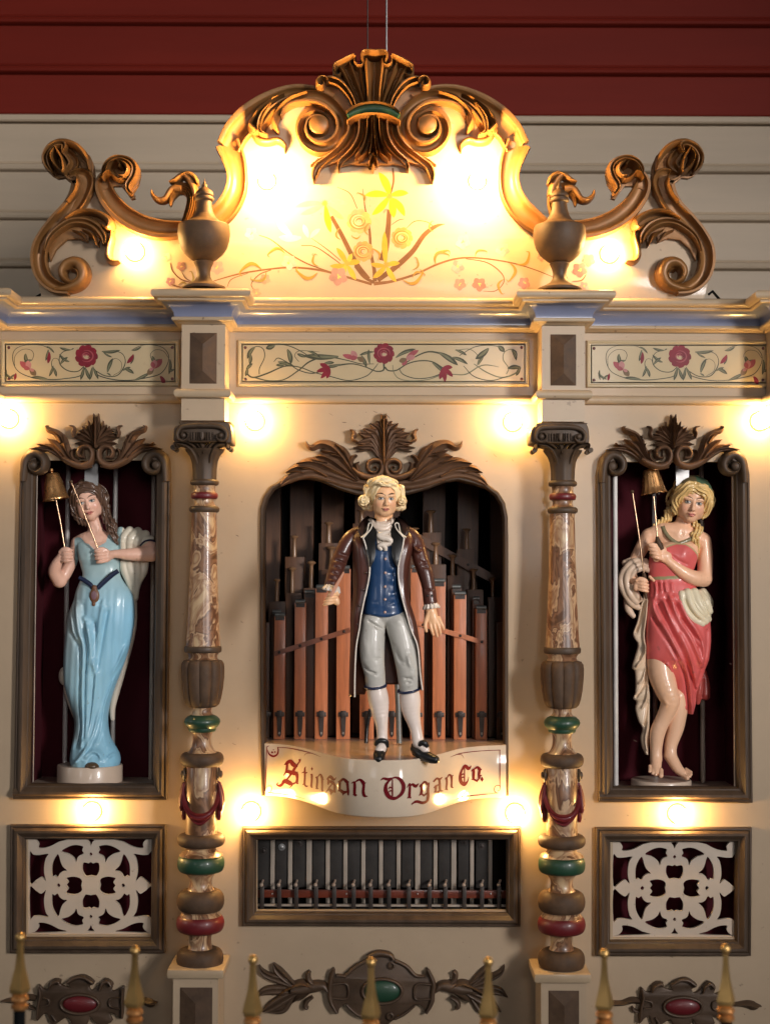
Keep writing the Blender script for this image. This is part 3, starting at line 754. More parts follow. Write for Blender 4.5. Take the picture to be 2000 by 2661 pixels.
for (x, y, r, c) in ((255, 843, 30, (.62, .50, .42)), (418, 968, 34, (.60, .45, .36)), (630, 1028, 42, (.52, .28, .22)), (108, 990, 32, (.52, .30, .24)), (314, 1040, 24, (.52, .3, .2)), (275, 1100, 22, (.54, .32, .2)),
                     (1168, 880, 34, (.60, .46, .40)), (1145, 985, 30, (.56, .38, .30)), (1155, 1062, 28, (.5, .28, .2)), (1238, 1063, 32, (.46, .20, .14)), (1338, 912, 32, (.58, .42, .36)), (1432, 1058, 28, (.46, .22, .18)), (1505, 945, 18, (.5, .3, .25)),
                     (1672, 1000, 34, (.42, .2, .17)), (1712, 958, 30, (.42, .2, .17)), (1690, 1072, 22, (.5, .32, .28)), (-48, 985, 22, (.45, .25, .2)), (-95, 1050, 20, (.42, .22, .2)), (-112, 945, 22, (.58, .46, .36))):
    P.flower(x, y, r, tuple(v * .72 for v in c))
def curl(x, y, a, s, flip=1):
    a = R(a); c, q = math.cos(a), math.sin(a)
    pts = [(0, 0, 1), (.25, -.18 * flip, 5), (.5, -.2 * flip, 7), (.75, 0, 5), (.9, .22 * flip, 2.5), (.78, .34 * flip, .6)]
    P.st([(x + (u * c - v * q) * s, y + (u * q + v * c) * s, w * s / 90) for u, v, w in pts], OC if RNG.rand() > .4 else OL)
for (x, y, a, s, f) in ((300, 1000, -175, 105, -1), (320, 1008, 140, 80, 1), (540, 1012, 175, 100, 1), (400, 930, -170, 80, -1), (545, 985, -120, 60, 1), (1000, 1010, 170, 0, 1), (950, 1035, -30, 60, 1), (910, 1045, -10, 100, -1),
                        (950, 1000, -60, 60, -1), (1050, 978, -60, 90, 1), (1045, 955, -30, 70, 1), (1220, 945, -40, 60, 1), (1370, 970, 80, 85, 1), (1400, 975, -30, 80, -1), (1345, 1040, 110, 70, -1), (1040, 835, -110, 50, 1), (760, 850, -100, 55, 1),
                        (800, 960, -100, 60, -1), (725, 850, 160, 40, 1), (640, 870, -110, 55, 1), (740, 710, -110, 55, -1), (-60, 1065, 0, 50, 1), (-20, 1060, -60, 60, -1), (1620, 1035, -120, 60, 1)):
    curl(x, y, a, s, f)
for pts in ([(-95, 970, 1.5), (-85, 1005, 2.5), (-50, 1040, 2.5), (0, 1056, 2.5)], [(-90, 1064, 2), (-40, 1078, 2.5), (0, 1084, 1)], [(1700, 1020, 1.5), (1680, 1045, 2.5), (1640, 1050, 1)], [(-45, 1010, 1), (-30, 1035, 2), (-5, 1050, 2)]):
    P.st(pts, BR)
P.build('painted_flowers', ped)

# bulbs of the pediment come with the others below; cables that hold the crest
for (px, r, mt, lab) in ((955, 1.6, 'iron', 'thin dark cable rising from the shell crest towards the ceiling'), (1004, 2.4, 'steel', 'thin pale cable rising beside the shell crest towards the ceiling')):
    a = W(px, 190, 20); b = W(px, -200, 20)
    tag(MB().tube([a, b], r, 8).build('hanging_cable', mt, None), lab, 'cable')

# black iron stays behind the pediment ends
for (pts, lab) in (([(1840, 765, 10), (1850, 757, 0), (1868, 778, -20)], 'small black iron stay behind the right end scroll of the pediment'), ([(130, 755, 10), (112, 762, 0), (95, 772, -10)], 'small black iron stay behind the left end scroll of the pediment')):
    tag(MB().tube([W(*p) for p in pts], 3.5, 8).build('iron_stay', 'black_paint', None), lab, 'bracket')

# ------------------------------------------------------------------ urns on the cornice
def urn(px, base_py, label):
    d = 118.0; s = sc_at(px, 600, d); b = W(px, base_py, d)
    prof = [(57, 0), (58, 3), (57, 7), (50, 10), (38, 15), (24, 24), (18, 34), (17, 46), (20, 60), (25, 70), (26, 73), (24, 76), (34, 82), (50, 96), (60, 112), (66, 132), (68, 150), (67, 164), (66, 172), (64, 173), (63, 175), (60, 176), (44, 183), (33, 191), (26, 203), (21, 220), (19, 236), (19, 238), (24, 240), (25.5, 244), (24, 248), (20, 249), (20, 251), (23, 253), (24, 256), (22, 262), (16, 268), (9, 274), (7, 276), (7.5, 278), (7, 281), (4, 285), (2, 292), (.5, 298)]
    t = thing('urn', b, label, 'urn', 'carved urns on the cornice')
    k = .975
    for nm, i0, i1 in (('foot', 0, 12), ('bowl', 11, 25), ('neck', 24, 33), ('lid', 32, len(prof))):
        MB().lathe([(r * s, b.z + z * s * k) for r, z in prof[i0:i1]], b.x, b.y, 40).build(nm, 'urn_bronze', t, 50)
    return t
urn(529, 753, 'brown lidded urn standing on the left pilaster cap')
urn(1453, 757, 'brown lidded urn standing on the right pilaster cap')
# ------------------------------------------------------------------ columns
def column(pxf, dy, label):
    """pxf(py): axis photo pixel; profile rows (halfwidth px, py) at the axis distance"""
    d = 92.0
    base = W(pxf(2500), 2515 + dy, d)
    t = thing('column', base, label, 'column', 'turned columns of the organ')
    def sec(name, rows, mt, n=40, fn=None, smooth=40):
        prof = []
        for r, y in rows:
            c = W(pxf(y), y + dy, d); prof.append((r * sc_at(pxf(y), y + dy, d), c.z))
        c = W(pxf((rows[0][1] + rows[-1][1]) / 2), (rows[0][1] + rows[-1][1]) / 2 + dy, d)
        return MB().lathe(prof, c.x, c.y, n, fn).build(name, mt, t, smooth)
    def ring(name, y0, y1, r, mt, inner=None, p=None):
        ym = (y0 + y1) / 2; h = (y1 - y0) / 2; inner = inner or r - h * 1.0
        rows = [(inner, y0)] + [(inner + (r - inner) * math.cos(R(a)) ** (p or .8), ym + h * math.sin(R(a))) for a in (-78, -60, -40, -20, 0, 20, 40, 60, 78)] + [(inner, y1)]
        return sec(name, rows, mt)
    q = lambda y: 1060 + y / 3.455; r3 = lambda y: 1680 + y / 2.255
    # bell of the capital
    sec('capital_bell', [(50, 1168), (46, 1175), (38, 1186), (33, 1200), (30.5, 1220), (30, 1250), (31, q(645))], 'bronze_frame', 40, lambda a, k, z: 1 + .035 * math.cos(8 * a))
    ring('neck_ring', q(645), q(697), 37.5, 'bronze_frame', 30)
    sec('marble_neck', [(29, q(695)), (28.5, q(700)), (27.5, q(725)), (28, q(745)), (30, q(762))], 'painted_marble')
    ring('red_ring', q(760), q(820), 35, 'red_gloss', 29)
    sec('marble_neck', [(29, q(818)), (26, q(830)), (26, q(855)), (29, q(880)), (31, q(884))], 'painted_marble')
    ring('neck_ring', q(882), q(940), 39.5, 'bronze_frame', 31)
    sec('shaft', [(32, q(938)), (33, q(1100)), (35, q(1400)), (38, q(1700)), (42, q(2000)), (44.5, q(2140))], 'painted_marble')
    ring('shaft_ring', q(2136), q(2196), 48.5, 'bronze_frame', 43, .5)
    sec('marble_collar', [(42, q(2190)), (42, 1697), (38, 1702), (37, 1708), (40, 1713), (44, 1716)], 'painted_marble')
    fl = lambda a, k, z: 1 + (.14 * (abs(math.cos(5 * a + .3)) ** .4) - .12 if 0 < k < 9 else -.03)
    sec('fluted_vase', [(40, 1713), (49, 1716), (54, 1724), (55.5, 1735), (55, 1760), (52, 1790), (47.5, 1815), (43, 1829), (36, 1836), (28, 1838)], 'stone_facet', 120, fl, 30)
    sec('marble_neck', [(25, 1837), (24, 1846), (25, 1852), (30, 1858)], 'painted_marble')
    sec('green_ring', [(29, 1857), (38, 1861), (45, 1868), (47, 1875), (45, 1882), (40, 1888), (36, 1892), (36, 1896), (34, 1900), (28, 1902)], 'green_gloss')
    sec('marble_neck', [(28, 1901), (25, 1908), (24, 1922), (26, 1937), (31, 1948), (40, 1957), (48, 1964)], 'painted_marble')
    ring('brown_ring', 1955, 1990, 56.5, 'stone_facet', 42)
    sec('drum', [(38, 1986), (40, 1989), (40, 2080), (40, 2150), (41, 2176)], 'painted_marble')
    ring('brown_ring', 2165, 2199, 62, 'stone_facet', 44)
    sec('marble_neck', [(42, 2197), (38, 2205), (42, 2212), (53, 2217), (57, 2222)], 'painted_marble')
    ring('green_ring', 2222, 2265, 61, 'green_gloss', 48)
    sec('marble_neck', [(48, 2263), (40, 2268), (31, 2278), (28, 2292), (31, 2306), (38, 2316), (48, 2320)], 'painted_marble')
    ring('brown_bulge', 2312, 2368, 61.5, 'stone_facet', 40)
    sec('marble_neck', [(50, 2362), (48, 2370), (54, 2378), (55, 2382)], 'painted_marble')
    ring('red_ring', 2376, 2421, 62, 'red_gloss', 46)
    sec('marble_neck', [(44, 2418), (32, 2422), (29, 2436), (29, 2452), (33, 2468), (42, 2476)], 'painted_marble')
    ring('base_ring', 2464, 2516, 61, 'stone_facet', 42)
    # rosettes and the red swag on the drum
    yk = 2012
    for s in (-1, 1):
        c = W(pxf(yk) + s * 47, yk + dy, d); mb = MB(); mb.lathe([(13.5, 0), (14, 3), (11, 6), (8, 6), (7, 10), (3, 12), (.5, 12.5)], 0, 0, 20)
        mb.v = [(c.x + s * (zz - 5), c.y + y, c.z + x * 1.25) for x, y, zz in mb.v]
        mb.build('rosette', 'bronze_frame', t, 40, fix=True)
    mb = MB(); nu, nv = 40, 9; vs = []
    cz = W(pxf(2090), 2090 + dy, d); sc = sc_at(pxf(2090), 2090, d)
    ztop = W(0, 2030 + dy, d).z; 
    for i in range(nu + 1):
        u = -1 + 2 * i / nu; a = u * R(96)
        up = 2030 + 78 * (1 - abs(u) ** 2.4); lo = 2048 + 92 * (1 - abs(u) ** 1.7)
        for j in range(nv):
            v = j / (nv - 1); y = up + (lo - up) * v
            r = (44.5 + 5 * math.sin(math.pi * v) + 3.0 * (math.sin(v * 15) if 0 < j < nv - 1 else -1)) * sc * .98
            z = W(pxf(y), y + dy, d).z
            vs.append((cz.x + r * math.sin(a), cz.y - r * math.cos(a), z))
    fs = [(i * nv + j, i * nv + j + 1, (i + 1) * nv + j + 1, (i + 1) * nv + j) for i in range(nu) for j in range(nv - 1)]
    mb.add(vs, fs).build('swag', 'red_gloss', t, 70)
    for s in (-1, 1):
        mb = MB(); c = W(pxf(2085), 2085 + dy, d)
        for k, (ox, l, oy) in enumerate(((44, 96, 0), (49, 72, -6), (52, 62, 4), (47, 84, 6))):
            x = c.x + s * ox * sc
            z0 = W(0, 2032 + dy, d).z; pts = [(x - s * 4 * sc, c.y + oy - 4, z0), (x, c.y + oy, z0 - l * .4 * sc), (x + s * 2, c.y + oy, z0 - l * sc * .8), (x + s * 1, c.y + oy, z0 - l * sc)]
            mb.tube(cat(pts, 4), [2, 3, 4, 5, 5.5, 6, 6.5, 7, 7, 7, 6, 5, 4][:13], 8)
        mb.build('swag_tail', 'red_gloss', t, 60)
    # capital: scroll block with front volutes, egg band and two big leaves
    X = pxf(1130) - 7; dc = 152.0
    zc = zf(8.505, 0, 1080)
    cap = thing_dummy = None
    ox = X - 680 / 8.505
    zz = lambda pts: [(ox + p[0] / 8.505, 1080 + dy + p[1] / 8.505) + ((p[2] / 8.505,) + tuple(p[3:]) if len(p) > 2 else ()) for p in pts]
    a = zz([(60, 128)])[0]; b = zz([(1300, 560)])[0]
    A = W(a[0], a[1], dc); B = W(b[0], b[1], dc)
    prof = zz([(250, 130), (1210, 130), (1270, 170), (1310, 270), (1325, 400), (1325, 560), (1290, 610), (1150, 600), (1000, 570), (380, 570), (240, 590), (70, 570), (35, 500), (40, 330), (80, 240), (180, 200)])
    plate('capital_block', cat(prof, 3, True), [], dc - 8, 112, 'bronze_frame', t, 3.0, 50)
    mb = MB()
    carve(mb, zz([(340, 520, 26), (250, 560, 34), (150, 500, 40), (150, 380, 44), (230, 270, 56), (400, 235, 62), (680, 225, 64), (960, 235, 62), (1130, 290, 56), (1220, 400, 52), (1190, 540, 42), (1080, 560, 34), (1010, 500, 28), (1010, 430, 20), (1070, 400, 12)]), ROUND, 14, 6)
    carve(mb, zz([(340, 530, 24), (380, 450, 26), (330, 370, 24), (260, 370, 20), (220, 430, 18)]), ROUND, 13, 5)
    mcarve(mb, dc - 8); mb.build('volute_scroll', 'bronze_frame', t, 60, fix=True)
    for cxx in (262, 1090):
        p = W(*zz([(cxx, 440)])[0], dc - 8); MB().sphere((p.x, p.y - 5, p.z), 7.5, 16, 10, (1, .9, 1)).build('volute_eye', 'bronze_frame', t)
    mb = MB()
    for cxx, w, h0 in ((680, 72, 12), (500, 26, 7), (560, 16, 8), (800, 16, 8), (860, 26, 7), (920, 16, 6), (440, 16, 6), (760, 12, 9), (600, 12, 9)):
        carve(mb, zz([(cxx, 370, w * .8), (cxx, 430, w), (cxx, 500, w * .8), (cxx, 545, w * .2)]), ROUND, h0, 4)
    carve(mb, zz([(390, 572, 22), (680, 578, 22), (1000, 572, 22)]), ROUND, 11, 4)
    mcarve(mb, dc - 10); mb.build('egg_moulding', 'bronze_frame', t, 60, fix=True)
    mb = MB()
    carve(mb, zz([(640, 610, 50), (680, 690, 90), (700, 780, 60), (720, 840, 10)]), RIDGE, 16, 5)
    carve(mb, zz([(540, 620, 30), (590, 660, 40), (660, 740, 20)]), RIDGE, 15, 5); carve(mb, zz([(840, 620, 30), (800, 660, 40), (730, 740, 20)]), RIDGE, 15, 5)
    mcarve(mb, dc - 28); mb.build('palmette', 'bronze_frame', t, 60, fix=True)
    mb = MB()
    carve(mb, zz([(150, 720, 50, 1.1), (140, 650, 46, 1.25), (230, 640, 60, 1.2), (370, 660, 84, 1.1), (500, 740, 96, .95), (590, 880, 98, .8), (640, 1050, 92, .6), (660, 1200, 82, .45), (670, 1370, 76, .35)]), VEIN, 62, 6)
    carve(mb, zz([(1250, 730, 46, 1.1), (1250, 660, 44, 1.25), (1160, 640, 60, 1.2), (1040, 650, 84, 1.1), (930, 730, 100, .95), (860, 880, 100, .8), (820, 1050, 96, .6), (805, 1200, 84, .45), (800, 1370, 78, .35)]), VEIN, 62, 6)
    mcarve(mb, dc - 62); mb.build('capital_leaf', 'bronze_frame', t, 60, fix=True)
    mb = MB()
    for s in (-1, 1):
        for k in range(2):
            x = W(ox + (90 if s < 0 else 1300) / 8.505, 1163 + dy, 60).x
            mb.tube([(x, -dc + 40 + k * 50, W(0, 1163 + dy, 90).z), (x, -dc + 70 + k * 50, W(0, 1163 + dy, 90).z)], 6.5, 12)
    mb.build('side_curl', 'bronze_frame', t)
    return t
column(lambda y: 530.5 - (y - 1400) * 0.0095, 0, 'turned column of marbled paint with red and green rings, left of the centre arch')
column(lambda y: 1460.5 - (y - 1400) * 0.0025, 3, 'turned column of marbled paint with red and green rings, right of the centre arch')
# ------------------------------------------------------------------ moulded frames
def open_mould(corners, d, prof, mt, name, parent, closed=True):
    P = [W(x, y, d) for x, y in corners]; n = len(P); vs = []; k = len(prof)
    for i in range(n):
        b = P[i]
        a = P[i - 1] if (i > 0 or closed) else b - (P[1] - b)
        c = P[(i + 1) % n] if (i < n - 1 or closed) else b + (b - P[i - 1])
        e1 = Vector((b.x - a.x, b.z - a.z)).normalized(); e2 = Vector((c.x - b.x, c.z - b.z)).normalized()
        n1 = Vector((e1.y, -e1.x)); n2 = Vector((e2.y, -e2.x)); m = n1 + n2; m = m / m.dot(n1)
        for ins, h in prof: vs.append((b.x + m.x * ins, -d - h, b.z + m.y * ins))
    r = n if closed else n - 1
    fs = [(i * k + j, i * k + j + 1, ((i + 1) % n) * k + j + 1, ((i + 1) % n) * k + j) for i in range(r) for j in range(k - 1)]
    return fixn(obj(name, vs, fs, mt, parent, 30))
zN = zf(3.326, 0, 1060)
def niche_frame(dx, dy, bl, br, tl, tr, label):
    t = thing('carved_surround', W((bl[0] + br[0]) / 2, bl[1], 0), label, 'picture frame', 'carved niche frames')
    # clockwise so that the inset runs to the inside
    parts = [('frame_side', [(bl[0], bl[1]), (tl[0], tl[1]), (tl[0] + 4, tl[1] - 28), (tl[0] + 14, tl[1] - 46)]),
             ('frame_side', [(tr[0] - 16, tr[1] - 46), (tr[0] - 4, tr[1] - 28), (tr[0], tr[1]), (br[0], br[1])])]
    ringp = [(bl[0], bl[1]), (tl[0], tl[1])]
    # bottom rail and sides with true mitres
    for nm, q in (('frame_side', [(br[0], br[1]), (bl[0], bl[1]), (tl[0], tl[1]), (tl[0] + 5, tl[1] - 26), (tl[0] + 18, tl[1] - 44), (tl[0] + 34, tl[1] - 54)]),
                  ('frame_side', [(tr[0] - 36, tr[1] - 54), (tr[0] - 19, tr[1] - 44), (tr[0] - 5, tr[1] - 26), (tr[0], tr[1]), (br[0], br[1]), (bl[0], bl[1])])):
        P = [W(x, y, 0) for x, y in q]; vs = []; k = len(PF); n = len(P)
        for i in range(n):
            b = P[i]; a = P[i - 1] if i else b - (P[1] - b); c = P[i + 1] if i < n - 1 else b + (b - P[i - 1])
            e1 = Vector((b.x - a.x, b.z - a.z)).normalized(); e2 = Vector((c.x - b.x, c.z - b.z)).normalized()
            n1 = Vector((e1.y, -e1.x)); n2 = Vector((e2.y, -e2.x)); m = n1 + n2; m = m / m.dot(n1)
            for ins, h in PF: vs.append((b.x + m.x * ins, -h, b.z + m.y * ins))
        if nm == 'frame_side':
            lo, hi = (1, n - 1) if q[0] == br else (0, n - 2)
            fs = [(i * k + j, i * k + j + 1, (i + 1) * k + j + 1, (i + 1) * k + j) for i in range(lo, hi) for j in range(k - 1)]
            fixn(obj(nm, vs, fs, 'bronze_frame', t, 30))
            if q[0] == br:
                base = vs[0:2 * k]
        if q[0] != br:
            i = n - 2
            fs = [(j, j + 1, k + j + 1, k + j) for j in range(k - 1)]
            fixn(obj('bottom_rail', vs[i * k:(i + 2) * k], fs, 'bronze_frame', t, 30))
    # volutes at the top ends
    for s in (0, 1):
        mb = MB()
        pts = [(222, 640, 34), (228, 540, 42), (245, 450, 50), (300, 402, 46), (362, 418, 44), (398, 470, 42), (388, 528, 36), (340, 556, 28), (292, 545, 20), (272, 505, 16), (285, 470, 12), (315, 462, 8)]
        carve(mb, pts, ROUND, 34, 6)
        carve(mb, [(316, 500, 40), (317, 501, 40)], [(-1, 0), (-1, .9), (-.8, 1), (0, 1.05), (.8, 1), (1, .9), (1, 0)], 26, 1)
        V = zN(mb.v); V = [(a[0] + dx, a[1] + dy, z[2]) for a, z in zip([(q[0], q[1]) for q in [(v[0] / 3.326, 1060 + v[1] / 3.326) for v in mb.v]], mb.v)]
        cxm = (tl[0] + tr[0]) / 2
        if s: V = [(2 * cxm - x, y, h) for x, y, h in V]
        mb.v = V; mcarve(mb, 2); mb.build('frame_volute', 'bronze_frame', t, 50, fix=True)
        c = (90 + dx if not s else 2 * cxm - 90 - dx, 1060 + 500 / 3.326 + dy)
        p = W(c[0], c[1], 2); mb = MB(); mb.lathe([(12, 20), (12, 28), (10, 31), (6, 33), (1, 34)], 0, 0, 26)
        mb.v = [(p.x + x, p.y - zz, p.z + y) for x, y, zz in mb.v]; mb.build('volute_eye', 'bronze_frame', t, 40, fix=True)
    return t
niche_frame(0, 0, (39, 2075), (437, 2077), (55, 1230), (446, 1230), 'brown moulded frame with scrolled top corners around the blue-dressed statue')
niche_frame(1495, 3, (1553, 2082), (1951, 2084), (1547, 1234), (1943, 1234), 'brown moulded frame with scrolled top corners around the coral-dressed statue')

# ------------------------------------------------------------------ acanthus crests over the openings
def frond(mb, spine, w, lobes, h=18, prof=RIDGE, sides=(1, -1), ang=42, L0=1.0, z0=0.0, seed=1):
    rg = np.random.RandomState(seed)
    S = np.array(cat(spine, 10)); n = len(S)
    T = np.gradient(S, axis=0); T /= np.hypot(T[:, 0], T[:, 1])[:, None]
    tot = np.hypot(*np.diff(S, axis=0).T).sum()
    for i in range(lobes):
        u = 0.18 + 0.70 * i / max(1, lobes - 1)
        k = int(u * (n - 1)); p = S[k]; t = T[k]
        ll = w * L0 * (1.15 - 0.75 * u) * rg.uniform(.9, 1.1)
        for s in sides:
            a = R(ang) * s; d = np.array([t[0] * math.cos(a) - t[1] * math.sin(a), t[0] * math.sin(a) + t[1] * math.cos(a)])
            b = p - t * ll * .45
            q = [tuple(b) + (ll * .10, .6), tuple(b + d * ll * .45 + t * ll * .15) + (ll * .25, .85), tuple(b + d * ll * .85 + t * ll * .55) + (ll * .22, .9), tuple(b + d * ll * 1.05 + t * ll * 1.1) + (.6, .6)]
            vs, fs = stroke(q, prof, h * (1.0 - .15 * u), 5, 0.0); mb.add([(x, y, z + (z0 + i * .8 if z > 0 else 0)) for x, y, z in vs], fs)
    q = [tuple(S[int(f * (n - 1))]) + (w * ww,) for f, ww in ((0, .22), (.3, .26), (.6, .22), (.85, .15), (1, .01))]
    vs, fs = stroke(q, prof, h * 1.15, 6, 0.0); mb.add([(x, y, z + (z0 + 2 if z > 0 else 0)) for x, y, z in vs], fs)

def crest(z, cx, items, label, d0, s_off=(0, 0), grp='acanthus crests over the openings', name='acanthus_crest'):
    t = thing(name, W(cx + s_off[0], z([(0, 400)])[0][1] + s_off[1], d0), label, 'carving', grp)
    for nm, fn, mirror in items:
        for side in ((0, 1) if mirror else (0,)):
            mb = MB(); fn(mb)
            V = [(z([(v[0], v[1])])[0] + (v[2],)) for v in mb.v]
            if side: V = [(2 * cx - x, y, h) for x, y, h in V]; mb.f = [f[::-1] for f in mb.f]
            mb.v = [(x + s_off[0], y + s_off[1], h) for x, y, h in V]
            mcarve(mb, d0); mb.build(nm, 'bronze_paint', t, 55, fix=True)
    return t
# over the niches (detail zoom 3.326, centre 838)
def palmette_s(mb):
    for (b, m, e, w) in (((838, 330), (760, 300), (655, 312), 26), ((838, 320), (740, 250), (635, 258), 30), ((838, 310), (750, 215), (690, 195), 28), ((838, 290), (790, 200), (745, 150), 24)):
        for s in (1, -1):
            f = lambda p: (838 + (p[0] - 838) * s, p[1])
            carve(mb, [f(b) + (w * .5,), f(((b[0] + m[0]) / 2, (b[1] + m[1]) / 2 - 6)) + (w * .9,), f(m) + (w,), f(((m[0] + e[0]) / 2, (m[1] + e[1]) / 2)) + (w * .8,), f(e) + (1,)], RIDGE, 20, 5)
            carve(mb, [f(m) + (w * .3,), f(((m[0] * .6 + e[0] * .4) + 8, (m[1] * .6 + e[1] * .4) - 22)) + (w * .5,), f((e[0] + 30, e[1] - 34)) + (1,)], RIDGE, 22, 4)
    frond(mb, [(838, 350), (838, 250), (840, 170), (840, 80)], 78, 5, 26, ang=30, seed=3)
def horn_s(mb):
    carve(mb, [(650, 260, 8), (640, 220, 14), (650, 190, 16), (640, 165, 12), (610, 156, 2)], ROUND, 24, 6)
def sfrond_s(mb):
    carve(mb, [(800, 500, 16), (700, 505, 26), (600, 460, 34), (520, 400, 34), (440, 360, 26), (350, 350, 16), (265, 357, 1)], VEIN, 20, 6)
    for q in ([(560, 440, 20), (500, 380, 30), (430, 335, 26), (325, 315, 1)], [(590, 440, 20), (530, 360, 30), (470, 300, 26), (415, 268, 1)],
              [(640, 460, 16), (590, 380, 30), (560, 290, 34), (520, 230, 26), (470, 205, 26), (430, 190, 26), (410, 165, 12), (430, 155, 3)],
              [(650, 470, 12), (610, 400, 24), (590, 340, 22), (600, 305, 1)], [(540, 300, 20), (500, 240, 26), (450, 225, 1)], [(600, 380, 10), (575, 300, 18), (565, 235, 1)],
              [(690, 480, 18), (640, 440, 26), (630, 390, 20), (655, 360, 10), (668, 375, 3)]):
        carve(mb, q, RIDGE, 25, 6)
    for q in ([(360, 345, 6), (320, 350, 12), (290, 368, 1)], [(430, 350, 6), (390, 370, 12), (350, 378, 1)], [(420, 320, 6), (370, 318, 10), (340, 300, 1)]):
        carve(mb, q, RIDGE, 20, 4)
def volute_s(mb):
    carve(mb, [(560, 440, 20), (640, 480, 30), (720, 500, 32), (790, 470, 28), (812, 400, 26), (780, 345, 24), (720, 345, 22), (690, 385, 20), (705, 425, 18), (745, 430, 14)], ROUND, 30, 6)
    carve(mb, [(738, 390, 36), (739, 390, 36)], [(-1, 0), (-.95, .8), (-.6, 1), (0, 1.06), (.6, 1), (.95, .8), (1, 0)], 27, 1)
items_s = [('palmette', palmette_s, False), ('leaf_horn', horn_s, True), ('side_frond', sfrond_s, True), ('volute', volute_s, True)]
cxs = 838 / 3.326
crest(zN, cxs, items_s, 'brown carved acanthus crest above the blue-dressed statue niche', 6)
crest(zN, cxs, items_s, 'brown carved acanthus crest above the coral-dressed statue niche', 6, (1494, 2))
# over the centre arch (zoom 2.772, off (700,1060), centre 825)
zA = zf(2.772, 700, 1060)
def palmette_c(mb):
    for (b, m, e, w) in (((825, 400), (740, 290), (600, 290), 24), ((825, 390), (740, 250), (620, 258), 34), ((825, 370), (740, 215), (640, 185), 36), ((825, 340), (755, 190), (675, 152), 34), ((825, 300), (780, 160), (722, 115), 28), ((825, 250), (800, 130), (765, 98), 20)):
        for s in (1, -1):
            f = lambda p: (825 + (p[0] - 825) * s, p[1])
            carve(mb, [f(b) + (w * .5,), f(((b[0] + m[0]) / 2 + 5, (b[1] + m[1]) / 2 - 4)) + (w * .85,), f(m) + (w,), f(((m[0] + e[0]) / 2, (m[1] + e[1]) / 2 - 3)) + (w * .8,), f(e) + (1,)], VEIN, 22, 6)
            carve(mb, [f(m) + (w * .3,), f((m[0] * .5 + e[0] * .5, m[1] * .5 + e[1] * .5 + 18)) + (w * .4,), f((e[0] + 25, e[1] + 26)) + (1,)], RIDGE, 24, 4)
    frond(mb, [(825, 420), (825, 300), (824, 180), (824, 48)], 80, 5, 30, ang=26, seed=5, prof=RIDGE)
def horn_c(mb):
    carve(mb, [(640, 250, 6), (605, 230, 16), (612, 195, 18), (600, 168, 12), (580, 160, 2)], ROUND, 28, 6)
def side_c(mb):
    carve(mb, [(830, 570, 30), (700, 560, 36), (560, 540, 42), (420, 495, 42), (300, 470, 38), (200, 490, 34), (130, 520, 30), (85, 560, 10)], VEIN, 22, 8)
    for q in ([(420, 500, 30), (330, 450, 36), (250, 430, 30), (180, 435, 20), (120, 470, 1)], [(620, 530, 20), (500, 470, 44), (380, 410, 44), (290, 390, 34), (195, 402, 1)],
              [(640, 530, 20), (520, 430, 40), (430, 370, 36), (380, 352, 26), (330, 355, 1)],
              [(640, 520, 20), (570, 420, 44), (500, 330, 50), (440, 280, 44), (370, 262, 30), (310, 290, 22), (275, 270, 12), (265, 240, 2)],
              [(600, 450, 16), (555, 350, 30), (520, 300, 26), (475, 262, 1)], [(600, 440, 12), (565, 360, 20), (545, 320, 16), (535, 305, 1)],
              [(640, 500, 16), (585, 450, 28), (578, 400, 24), (600, 360, 18), (625, 348, 12), (630, 356, 3)], [(660, 490, 12), (635, 450, 22), (628, 410, 16), (645, 390, 3)],
              [(480, 330, 12), (420, 320, 24), (365, 310, 1)], [(420, 400, 12), (350, 385, 22), (300, 375, 1)], [(250, 470, 14), (190, 460, 22), (130, 465, 1)]):
        carve(mb, q, RIDGE, 27, 6)
    for q in ([(300, 445, 6), (250, 440, 12), (215, 425, 1)], [(520, 360, 8), (470, 345, 16), (430, 350, 1)]):
        carve(mb, q, RIDGE, 30, 4)
def volute_c(mb):
    carve(mb, [(600, 440, 14), (650, 480, 22), (720, 500, 24), (785, 490, 24), (812, 440, 22), (800, 392, 20), (750, 380, 20), (712, 405, 18), (715, 450, 15), (750, 470, 12), (776, 450, 9), (768, 428, 6), (750, 430, 4)], ROUND, 32, 6)
items_c = [('palmette', palmette_c, False), ('leaf_horn', horn_c, True), ('side_frond', side_c, True), ('volute', volute_c, True)]
crest(zA, 700 + 825 / 2.772, items_c, 'wide brown carved acanthus crest above the centre arch', 4)

# dark rim of the centre arch (its wavy top follows the crest)
archt = thing('arch_rim', W(1000, 2058, 0), 'dark brown moulded rim of the centre arch behind the standing man', 'rim')
rimc = [(683, 2066), (680, 1800), (679, 1360), (680, 1322), (688, 1292), (706, 1266), (735, 1250), (770, 1238), (800, 1235), (840, 1244), (880, 1262), (930, 1278), (1000, 1282), (1060, 1276), (1110, 1262), (1150, 1246), (1190, 1240), (1230, 1250), (1266, 1262), (1292, 1282), (1308, 1308), (1315, 1345), (1316, 1400), (1316, 1800), (1317, 2066)]
mb = MB(); P = [W(x, y, 0) for x, y in rimc]
prof = [(-3, 2), (-3, 9), (0, 13), (5, 13), (8, 9), (9, 0), (9, -30)]
vs = []
for i, b in enumerate(P):
    a = P[max(0, i - 1)]; c = P[min(len(P) - 1, i + 1)]; e = Vector((c.x - a.x, c.z - a.z)).normalized(); nn = Vector((e.y, -e.x))
    for ins, h in prof: vs.append((b.x + nn.x * ins, -h, b.z + nn.y * ins))
k = len(prof)
mb.add(vs, [(i * k + j, i * k + j + 1, (i + 1) * k + j + 1, (i + 1) * k + j) for i in range(len(P) - 1) for j in range(k - 1)])
mb.build('rim_moulding', 'bronze_frame', archt, 40, fix=True)

